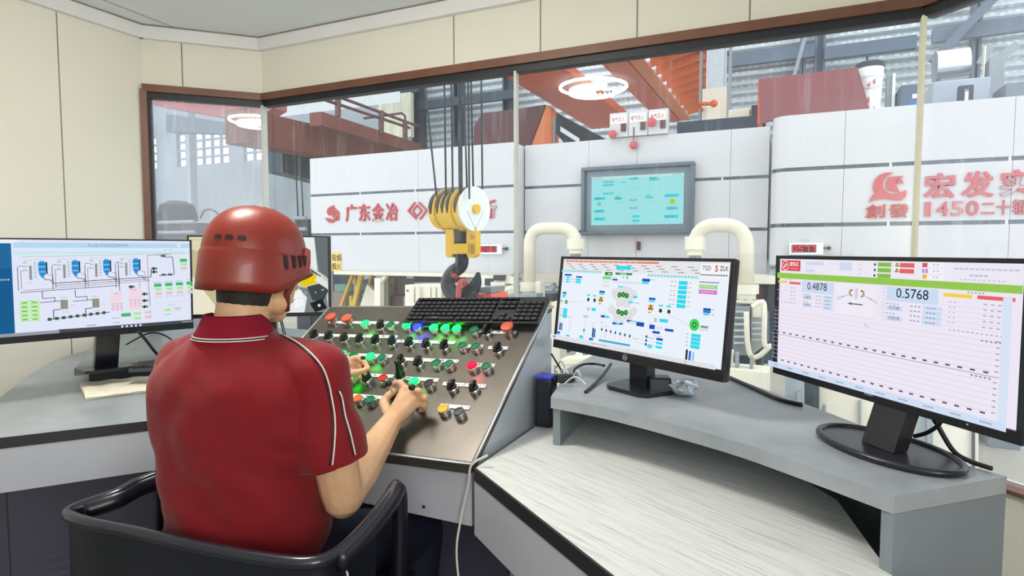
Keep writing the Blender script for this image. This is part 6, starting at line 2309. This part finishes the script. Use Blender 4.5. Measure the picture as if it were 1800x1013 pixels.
# ================================================================== CHAIR
m_chair = pm('black_leatherette', '#14161f', 0.32, 0, 0.1)
m_chaire = pm('chair_rim', '#1c1f2c', 0.25, 0, 0.05, coat=.3)
ZC = .70
ch = thing('armchair', 'black armchair with a glossy curved rim carrying the worker', 'armchair', (-1.06, .95, 0))
rimpx = [(276, 836, .73), (240, 850, .725), (205, 869, .72), (150, 888, .71), (120, 903, .70), (150, 918, .70), (240, 937, .70), (350, 962, .70), (460, 982, .70), (540, 990, .70), (590, 975, .70), (640, 930, .71), (680, 880, .725), (697, 852, .73)]
rim = smooth_path([onZ(x, y, z) for x, y, z in rimpx], 5)
MB().tube(rim, .0125, 10).build('rim', m_chaire, ch, True)
# shell: a thick sheet under the rim
cx_, cy_ = -1.06, .95
shell = [p for p in rim[18:58]]
vs, fs = [], []
for p in shell:
    d = (V((cx_, cy_ + .05, 0)) - V((p.x, p.y, 0))).normalized()
    for (k, dz_) in ((0, -.005), (.022, -.005), (.018, -.30), (-.004, -.30)):
        vs.append(p + d * k + V((0, 0, dz_)))
n_ = len(shell)
for i in range(n_ - 1):
    for j in range(4):
        j2 = (j + 1) % 4
        fs.append((i * 4 + j, i * 4 + j2, (i + 1) * 4 + j2, (i + 1) * 4 + j))
fs += [(3, 2, 1, 0), ((n_ - 1) * 4, (n_ - 1) * 4 + 1, (n_ - 1) * 4 + 2, (n_ - 1) * 4 + 3)]
MB().add(vs, fs).build('back_shell', m_chair, ch, 40)
for k, (i0, i1) in enumerate(((0, 16), (-16, -1))):
    seg = rim[i0:i1] if i1 != -1 else rim[i0:]
    q = [p + V((0, 0, -.012)) for p in seg]
    MB().tube(q, .021, 12).build('armrest', m_chair, ch, True)
    e = seg[0] if k == 0 else seg[-1]
    MB().tube(smooth_path([e + V((0, 0, -.01)), e + V((0, .012, -.05)), e + V((0, .0, -.26))], 5), .018, 10).build('arm_post', m_chair, ch, True)
MB().box((cx_, cy_ + .03, .43), (.50, .48, .08), None, 0, .03).build('seat', m_chair, ch, 40)
MB().cyl((cx_, cy_ + .03, .12), (cx_, cy_ + .03, .39), .03, n=16).build('gas_column', m_chrome, ch, 40)
for i in range(5):
    a = 2 * PI * i / 5 + .3
    e = V((cx_ + .26 * math.cos(a), cy_ + .03 + .26 * math.sin(a), .075))
    leg = MB().tube([(cx_, cy_ + .03, .12), e], [.022, .014], 8).build('leg', m_blk, ch, True)
    MB().cyl(e + V((-.012, 0, -.045)), e + V((.012, 0, -.045)), .03, n=14).build('caster', m_blk, leg, 40)

# ================================================================== THE WORKER
m_skin = pm('skin', '#e2ba95', 0.5, 0, 0.05, 18, hex2='#d5a780')
m_skin.node_tree.nodes['Principled BSDF'].inputs['Subsurface Weight'].default_value = 0.08
m_skin.node_tree.nodes['Principled BSDF'].inputs['Subsurface Radius'].default_value = (.02, .008, .004)
m_shirt = pm('red_shirt', '#7e101b', 0.75, 0, 0.1, 5, bump=0.12, bscale=700, spec=.25, sheen=.15)
m_collar = pm('dark_red_collar', '#86142c', 0.8, 0, 0.06, spec=.2)
m_hair = pm('black_hair', '#17120f', 0.55, 0, 0.2, 60, bump=.4, bscale=200)
m_helm = pm('red_helmet', '#86281c', 0.38, 0, 0.03, 3, coat=.1)
m_helmd = pm('helmet_slot', '#2a0d0e', 0.6)
m_pipe = pm('white_piping', '#eadfd6', 0.6)
m_trou = pm('navy_trousers', '#1b1d2e', 0.8, 0, 0.1, spec=.2)


def cone_blob(mb, a, b, ra, rb, n=14):
    a, b = V(a), V(b)
    mb.ball(a, ra, n)
    mb.ball(b, rb, n)
    if (b - a).length > 1e-4:
        mb.tube([a, b], [ra, rb], n)


def chain(mb, pts, rs, n=12):
    for i in range(len(pts) - 1):
        cone_blob(mb, pts[i], pts[i + 1], rs[i], rs[i + 1], n)


def remesh(mb, name, vox, smooth=4, fac=.5):
    o = mb.build('tmp', m_skin)
    m = o.modifiers.new('r', 'REMESH')
    m.mode = 'VOXEL'
    m.voxel_size = vox
    if smooth:
        s_ = o.modifiers.new('s', 'SMOOTH')
        s_.factor = fac
        s_.iterations = smooth
    bpy.context.view_layer.update()
    dg = bpy.context.evaluated_depsgraph_get()
    me = bpy.data.meshes.new_from_object(o.evaluated_get(dg))
    me.name = name
    old = o.data
    bpy.data.objects.remove(o)
    bpy.data.meshes.remove(old)
    return me


TC = V((-1.075, .935, 0))          # torso axis
TY = math.radians(9)               # he turns a little to his left
TR_ = Matrix.Rotation(TY, 3, 'Z')


def tp(x, y, z):
    return TC + TR_ @ V((x, y, 0)) + V((0, 0, z))


SH_R, SH_L = tp(.182, -.005, .995), tp(-.162, .012, .985)
EL_R = V((-.868, 1.005, .715))
WR_R = pan(688, 742, .045)
EL_L = V((-1.335, 1.15, .80))
WR_L = pan(590, 652, .05)
HEAD_C = V((-1.066, .965, 1.207))
HY = math.radians(-2)
HR = Matrix.Rotation(HY, 3, 'Z') @ Matrix.Rotation(math.radians(-8), 3, 'X')


def hp_(x, y, z):
    return HEAD_C + HR @ V((x, y, z))


body = MB()
# head: skull, face, jaw, nose, ears, neck
body.ball(hp_(0, -.010, .02), .080, 20, 0, (.86, 1.06, 1.0), HR)
body.ball(hp_(0, .038, -.035), .064, 18, 0, (.95, .9, 1.15), HR)
cone_blob(body, hp_(0, .065, -.088), hp_(0, .03, -.06), .026, .05)
cone_blob(body, hp_(-.04, .03, -.065), hp_(.04, .03, -.065), .03, .03)
cone_blob(body, hp_(0, .096, .0), hp_(0, .112, -.028), .008, .012)
body.ball(hp_(0, .098, -.062), .014, 10, 0, (1.5, .7, .5), HR)
for s_ in (-1, 1):
    body.ball(hp_(s_ * .078, .0, -.01), .028, 12, 0, (.35, .75, 1.1), HR)
    body.ball(hp_(s_ * .03, .082, .004), .016, 10, 0, (1.1, .5, .7), HR)
cone_blob(body, hp_(0, -.020, -.055), tp(0, -.02, 1.03), .053, .058, 18)
# trunk (under the shirt), hips, legs
chain(body, [tp(0, -.01, 1.0), tp(0, -.0, .92), tp(0, 0, .75), tp(0, .0, .58)], [.08, .11, .105, .11], 18)
for s_, S_ in ((1, SH_R), (-1, SH_L)):
    cone_blob(body, tp(s_ * .07, -.005, .985), S_, .055, .052)
    hipj = tp(s_ * .09, .02, .54)
    kn = V((cx_ + s_ * .14, 1.38, .465))
    an = V((cx_ + s_ * .14, 1.32, .10))
    chain(body, [hipj, kn, an], [.08, .058, .038])
    cone_blob(body, an + V((0, 0, -.05)), an + V((0, .16, -.065)), .036, .03)
# arms
mid = (EL_R + WR_R) / 2
chain(body, [SH_R, SH_R.lerp(EL_R, .5), EL_R, EL_R.lerp(WR_R, .3), EL_R.lerp(WR_R, .72), WR_R], [.055, .052, .044, .046, .036, .029])
chain(body, [SH_L, EL_L, EL_L.lerp(WR_L, .35), WR_L], [.055, .043, .045, .028])


def hand(wr, palm, fingers):
    """palm: metacarpal heads (point, radius); fingers: joint lists; all as (px, py, height over the panel)"""
    for p in palm:
        chain(body, [wr, wr.lerp(p[0], .55), p[0]], [.024, .0175, p[1]], 10)
    for a, b in zip(palm, palm[1:]):
        cone_blob(body, a[0], b[0], a[1] * .95, b[1] * .95, 10)
        cone_blob(body, wr.lerp(a[0], .6), wr.lerp(b[0], .6), .0165, .0165, 10)
    for pts, rs in fingers:
        chain(body, pts, rs, 10)


def pp(*a):
    return [pan(*q) for q in a]


FRS = [.0112, .0098, .0088, .0075]
mc = pp((712, 684, .078), (724, 688, .078), (733, 697, .068), (734, 708, .054))
hand(WR_R, [(mc[0], .0125), (mc[1], .0125), (mc[2], .012), (mc[3], .0115)], [
    ([mc[0]] + pp((703, 673, .092), (694, 674, .078), (690, 682, .062)), FRS),
    ([mc[1]] + pp((737, 688, .085), (741, 696, .062), (733, 703, .048)), FRS),
    ([mc[2]] + pp((747, 700, .066), (748, 708, .044), (739, 713, .034)), FRS),
    ([mc[3]] + pp((745, 712, .048), (747, 719, .030), (738, 722, .022)), [.0102, .009, .008, .0068]),
    ([pan(683, 728, .045)] + pp((674, 708, .050), (683, 695, .058), (696, 688, .060)), [.0165, .0135, .0112, .0088])])
mc = pp((612, 634, .072), (610, 640, .070), (608, 646, .062), (606, 652, .052))
hand(WR_L, [(mc[0], .0125), (mc[1], .0125), (mc[2], .012), (mc[3], .0115)], [
    ([mc[0]] + pp((629, 629, .078), (641, 637, .064), (648, 649, .052)), FRS),
    ([mc[1]] + pp((628, 638, .062), (636, 648, .045), (642, 657, .034)), FRS),
    ([mc[2]] + pp((624, 650, .046), (630, 658, .032), (634, 664, .024)), FRS),
    ([mc[3]] + pp((619, 656, .038), (624, 663, .026), (626, 668, .018)), [.0102, .009, .008, .0068]),
    ([pan(600, 660, .040)] + pp((612, 659, .050), (626, 655, .056), (639, 652, .054)), [.0165, .0135, .0112, .0088])])
me = remesh(body, 'person', .0036, 5, .5)
person = bpy.data.objects.new('person', me)
COL.objects.link(person)
me.materials.clear()
me.materials.append(m_skin)
me.polygons.foreach_set('use_smooth', [True] * len(me.polygons))
org = V((-1.06, .95, 0))
me.transform(Matrix.Translation(-org))
person.location = org
MW[person] = Matrix.Translation(org)
tag(person, 'person in a red helmet and red polo shirt sitting with both hands on joysticks', 'person')


def attach(me, name, mat, parent, smooth=True, label=None):
    o = bpy.data.objects.new(name, me)
    COL.objects.link(o)
    me.transform(world_of(parent).inverted())
    me.materials.clear()
    me.materials.append(mat)
    if smooth:
        me.polygons.foreach_set('use_smooth', [True] * len(me.polygons))
    o.parent = parent
    MW[o] = world_of(parent)
    if label:
        o['label'] = label
    return o


mb = MB()
for s_ in (-1, 1):
    mb.ball(hp_(s_ * .031, .093, .006), .0095, 10)
mb.build('eye', pm('eye_dark', '#2a211d', 0.2), person, True)

# ---- shirt: lofted trunk and two sleeves
sh = MB()
SEC = [(.56, 0, 0, .175, .135), (.66, 0, 0, .178, .138), (.76, 0, .0, .186, .140), (.86, 0, .0, .196, .142), (.94, 0, -.004, .202, .140), (.99, 0, -.008, .192, .126), (1.025, 0, -.012, .155, .106), (1.055, 0, -.016, .108, .086), (1.08, 0, -.018, .074, .068), (1.095, 0, -.018, .058, .058)]
zs_ = interp([s_[0] for s_ in SEC], 4)
ys_ = interp([s_[2] for s_ in SEC], 4)
as_ = interp([s_[3] for s_ in SEC], 4)
bs_ = interp([s_[4] for s_ in SEC], 4)
vs, fs = [], []
NS = 56
for i in range(len(zs_)):
    for j in range(NS):
        a = 2 * PI * j / NS
        c_, s_ = math.cos(a), math.sin(a)
        e = 2.35
        x = math.copysign(abs(c_) ** (2 / e), c_) * as_[i]
        y = math.copysign(abs(s_) ** (2 / e), s_) * bs_[i] + ys_[i]
        vs.append(tp(x, y, zs_[i]))
for i in range(len(zs_) - 1):
    for j in range(NS):
        j2 = (j + 1) % NS
        fs.append((i * NS + j, i * NS + j2, (i + 1) * NS + j2, (i + 1) * NS + j))
fs.append(list(range(NS - 1, -1, -1)))
fs.append([(len(zs_) - 1) * NS + j for j in range(NS)])
sh.add(vs, fs)
SE_R = SH_R.lerp(EL_R, .68) + V((.004, -.012, 0))
SE_L = SH_L.lerp(EL_L, .62)
for S_, E_, s_ in ((SH_R, SE_R, 1), (SH_L, SE_L, -1)):
    chain(sh, [tp(s_ * .04, -.014, 1.040), tp(s_ * .11, -.01, 1.015), S_, S_.lerp(E_, .5)], [.050, .058, .068, .073], 20)
    d = (E_ - S_).normalized()
    sh.tube([S_, S_.lerp(E_, .5), E_ - d * .012, E_], [.066, .073, .082, .081], 24)
me = remesh(sh, 'polo_shirt', .0052, 6, .5)
# cloth folds
NRM = [v.normal.copy() for v in me.vertices]
for v, nv in zip(me.vertices, NRM):
    p = v.co.copy()
    k = noise.noise(V((p.x * 7 + p.z * 4, p.y * 7, p.z * 9 - p.x * 5))) * .008
    k += noise.noise(V((p.x * 16 - p.z * 9, p.y * 16, p.z * 20 + p.x * 14))) * .0045
    low_ = max(0.0, min(1.0, (.98 - p.z) / .2))
    # drag lines that run from the armpit down across the back
    f_ = math.sin((p.z * 22 + (p.x + p.y) * 26) + 3 * noise.noise(V((p.x * 4, p.y * 4, p.z * 4)))) * .0048
    v.co = p + nv * (k + f_ * low_)
shirt = attach(me, 'polo_shirt', m_shirt, person)
bmx = bmesh.new()
bmx.from_mesh(me)
bmx.transform(Matrix.Translation(org))
BV = BVHTree.FromBMesh(bmx)


def on_shirt(x, y, lift=.001):
    r = ray(x, y)
    h_, nn, _, _ = BV.ray_cast(CAM, r.normalized())
    if h_ is None:
        q, nn, _, _ = BV.find_nearest(CAM + r * 1.25)
        return q + nn * lift
    return h_ + nn * lift


def near_shirt(p, lift=.001):
    q, nn, _, _ = BV.find_nearest(p)
    return q + nn * lift


lines = [[(596, 688), (601, 701), (606, 729), (612, 750), (617, 768), (624, 800)], [(497, 590), (520, 601), (545, 620), (566, 645), (577, 672), (583, 700), (588, 730), (589, 760), (587, 790), (584, 818)]]
for L_ in lines:
    pts = [on_shirt(x, y, .0015) for x, y in smooth_path([V((a, b, 0)) for a, b in L_], 5) for x, y in [(x, y)]] if False else [on_shirt(p.x, p.y, .0012) for p in smooth_path([V((a, b, 0)) for a, b in L_], 5)]
    MB().tube(pts, .0017, 6).build('piping', m_pipe, shirt, True)
    MB().tube([near_shirt(p + V((-.0042, -.003, .0)), .0008) for p in pts], .0016, 6).build('piping_edge', m_blk, shirt, True)
# collar: a turned down band round the neck
vs, fs = [], []
NCs = 40
ccol = tp(0, -.018, 0)
rows = [(.0560, .058, 1.085, .0), (.0605, .062, 1.112, .0), (.0620, .0635, 1.1155, .0), (.0645, .066, 1.111, 0), (.074, .075, 1.090, .0), (.089, .085, 1.066, .0), (.086, .082, 1.058, 0)]
for (a_, b_, z_, _) in rows:
    for j in range(NCs):
        t_ = 2 * PI * j / NCs
        f_ = max(0.0, math.sin(t_))
        p = tp(a_ * math.cos(t_), -.018 + b_ * math.sin(t_) + .01 * f_, z_ - .034 * f_)
        vs.append(p)
for i in range(len(rows) - 1):
    for j in range(NCs):
        j2 = (j + 1) % NCs
        fs.append((i * NCs + j, i * NCs + j2, (i + 1) * NCs + j2, (i + 1) * NCs + j))
col_ = MB().add(vs, fs).build('collar', m_collar, shirt, True)
for r_, mt, k in ((.97, m_pipe, 0), (.87, m_blk, 1), (.77, m_pipe, 2)):
    pts = []
    for j in range(NCs):
        t_ = 2 * PI * j / NCs
        f_ = max(0.0, math.sin(t_))
        a_, b_, z_ = .074 + (.089 - .074) * r_, .075 + (.085 - .075) * r_, 1.090 + (1.066 - 1.090) * r_
        pts.append(tp((a_ + .0006) * math.cos(t_), -.018 + (b_ + .0006) * math.sin(t_) + .01 * f_, z_ - .034 * f_))
    MB().tube(pts, .0013, 6, 0, True).build('collar_stripe', mt, shirt, True)
# trousers
tr = MB()
chain(tr, [tp(0, -.01, .66), tp(0, .0, .605)], [.135, .130], 20)
for s_ in (-1, 1):
    chain(tr, [tp(s_ * .085, -.0, .575), V((cx_ + s_ * .14, 1.38, .47)), V((cx_ + s_ * .14, 1.32, .13))], [.10, .065, .055], 16)
me = remesh(tr, 'trousers', .007, 5)
trou = attach(me, 'trousers', m_trou, person)
MB().tube(smooth_path([onD(603, 985, 1.13), onD(606, 1000, 1.12), onD(611, 1010, 1.12), onD(612, 1030, 1.12)], 5), .002, 6).build('drawcord', m_pipe, trou, True)
for s_ in (-1, 1):
    an = V((cx_ + s_ * .14, 1.30, .10))
    q = MB().ball(an + V((0, .07, -.055)), .1, 16, 0, (.46, 1.35, .44))
    q.build('shoe', m_blk, person, True)
# hair under the helmet
hb = MB()
hb.ball(hp_(0, -.016, .010), .0835, 22, 0, (.865, 1.02, 1.0), HR)
cone_blob(hb, hp_(0, -.020, -.03), hp_(0, -.021, -.060), .0585, .0572, 18)
me = remesh(hb, 'hair', .005, 3)
attach(me, 'hair', m_hair, person)

# ---- helmet
HC_ = HEAD_C + HR @ V((0, -.003, .028))


def hm(th, ph_r, z):
    """point at angle th (0 = right, 90 = front), radius factor, height on the helmet"""
    return HC_ + HR @ V((.096 * ph_r * math.cos(th), .114 * ph_r * math.sin(th), z))


def dome(t):
    """radius factor and height of the dome, t = 0 at the seam, 1 at the crown"""
    a = min(max(t, 0.0), .985) * PI / 2
    return math.cos(a) ** .82, .008 + .102 * math.sin(a) ** 1.02


hel = thing('helmet', None, None, mat=Matrix.Translation(HC_))
hel.parent = person
hel.matrix_parent_inverse = world_of(person).inverted()
del hel
NH = 56
vs, fs = [], []
rows = 16
for i in range(rows + 1):
    t_ = i / rows * .995
    r_, z_ = dome(t_)
    for j in range(NH):
        vs.append(hm(2 * PI * j / NH, r_, z_))
for i in range(rows):
    for j in range(NH):
        j2 = (j + 1) % NH
        fs.append((i * NH + j, i * NH + j2, (i + 1) * NH + j2, (i + 1) * NH + j))
fs.append([rows * NH + j for j in range(NH)])


def skirt_low(th):
    """the rim: deep at the nape, high over the face"""
    s_ = math.sin(th)
    return -.080 if s_ < -.2 else -.080 + (s_ + .2) / 1.2 * .064


def bill(th):
    s_ = math.sin(th)
    return 1.0 + (.19 * max(0, (s_ - .45) / .55) ** .8 if s_ > .45 else 0)


k0 = len(vs)
prf = [(1.0, .008, 0), (1.012, .004, 0), (1.03, .0, 0), (1.035, -.35, .3), (1.04, -.75, .7), (1.038, -1.0, 1.0), (1.0, -.99, 1.0), (.97, -.6, .6), (.95, .0, 0)]
for (r_, f_, bk_) in prf:
    for j in range(NH):
        th = 2 * PI * j / NH
        lo_ = skirt_low(th)
        z_ = f_ if f_ >= 0 else -f_ * lo_
        vs.append(hm(th, r_ * (1 + (bill(th) - 1) * bk_), z_))
for i in range(len(prf) - 1):
    for j in range(NH):
        j2 = (j + 1) % NH
        fs.append((k0 + i * NH + j2, k0 + i * NH + j, k0 + (i + 1) * NH + j, k0 + (i + 1) * NH + j2))
for o in list(bpy.data.objects):
    if o.name == 'helmet':
        MW.pop(o, None)
        bpy.data.objects.remove(o)
helmet = MB().add(vs, fs).build('helmet', m_helm, person, True)


def slot(th, t, w_, h_, name='vent_slot', mat=m_helmd, lean=0.0, skirt=None, dep=.003):
    """a small rounded recess patch lying on the helmet"""
    pts = []
    for i in range(14):
        a = 2 * PI * i / 14
        u, v = math.copysign(abs(math.cos(a)) ** .6, math.cos(a)) * w_ / 2, math.copysign(abs(math.sin(a)) ** .6, math.sin(a)) * h_ / 2
        u, v = u + lean * v, v
        t2 = th + u / .13
        if skirt is None:
            r_, z_ = dome(t + v / .16)
        else:
            r_, z_ = skirt
            z_ += v
        pts.append(hm(t2, r_ * 1.004, z_))
    c_ = sum(pts, V((0, 0, 0))) / len(pts)
    out = (c_ - HC_).normalized()
    MB().prism([p + out * .0006 for p in pts], -out * dep).build(name, mat, helmet)


def th_px(x, y):
    """helmet angle whose outline point is met by the view at (x, y)"""
    best = None
    for i in range(720):
        th = i * PI / 360
        for k in range(0, 24):
            r_, z_ = dome(k / 24)
            p = hm(th, r_, z_)
            if (p - HC_).dot(CAM - p) < 0:
                continue
            d = p - CAM
            D_ = d.dot(FW)
            e = (CX + F * d.dot(RT) / D_ - x) ** 2 + (CY - F * d.dot(UP) / D_ - y) ** 2
            if best is None or e < best[0]:
                best = (e, th, k / 24)
    return best[1], best[2]


for (x, y) in ((383, 417.5), (403, 418), (425, 418.5)):
    a, b = th_px(x, y)
    slot(a, b, .021, .011)
for i, (x, y) in enumerate(((448, 353), (469, 356), (482, 363))):
    a, b = th_px(x, y)
    slot(a, b, .02, .008, 'crown_vent')
# the ribbed clip on the right side and the small tab on the left
for i in range(5):
    th = math.radians(-2 + i * 11)
    slot(th, 0, .012, .030 - i * .002, 'clip_slot', m_helmd, -.25, (1.036 + .004 * i, -.012 + i * .004))
th = math.radians(52)
p0 = hm(th, 1.03, .004)
mb = MB()
vs, fs = [], []
for i in range(9):
    th = math.radians(34 + i * 5)
    for (r_, z_) in ((1.0, .03), (1.07, .026), (1.09, .0), (1.07, -.026), (1.0, -.03)):
        vs.append(hm(th, r_ * (1 + .02 * math.sin(i * 1.6)), z_))
for i in range(8):
    for j in range(4):
        fs.append((i * 5 + j, i * 5 + j + 1, (i + 1) * 5 + j + 1, (i + 1) * 5 + j))
    fs.append((i * 5 + 4, i * 5, (i + 1) * 5, (i + 1) * 5 + 4))
fs += [(4, 3, 2, 1, 0), (40, 41, 42, 43, 44)]
mb.add(vs, fs).build('visor_clip', pm('helmet_clip_red', '#a8331f', 0.35), helmet, 30)
th = math.radians(190)
MB().box(hm(th, 1.04, -.004), (.005, .012, .02), Matrix.Rotation(th, 3, 'Z'), bev=.001).build('side_tab', m_helm, helmet)
# chin strap on the right cheek
MB().tube([hm(math.radians(20), .93, -.045), hp_(.069, .03, -.05), hp_(.058, .045, -.085)], [.008, .007, .006], 8).build('chin_strap', pm('strap_red', '#7c2a20', 0.6), helmet, True)
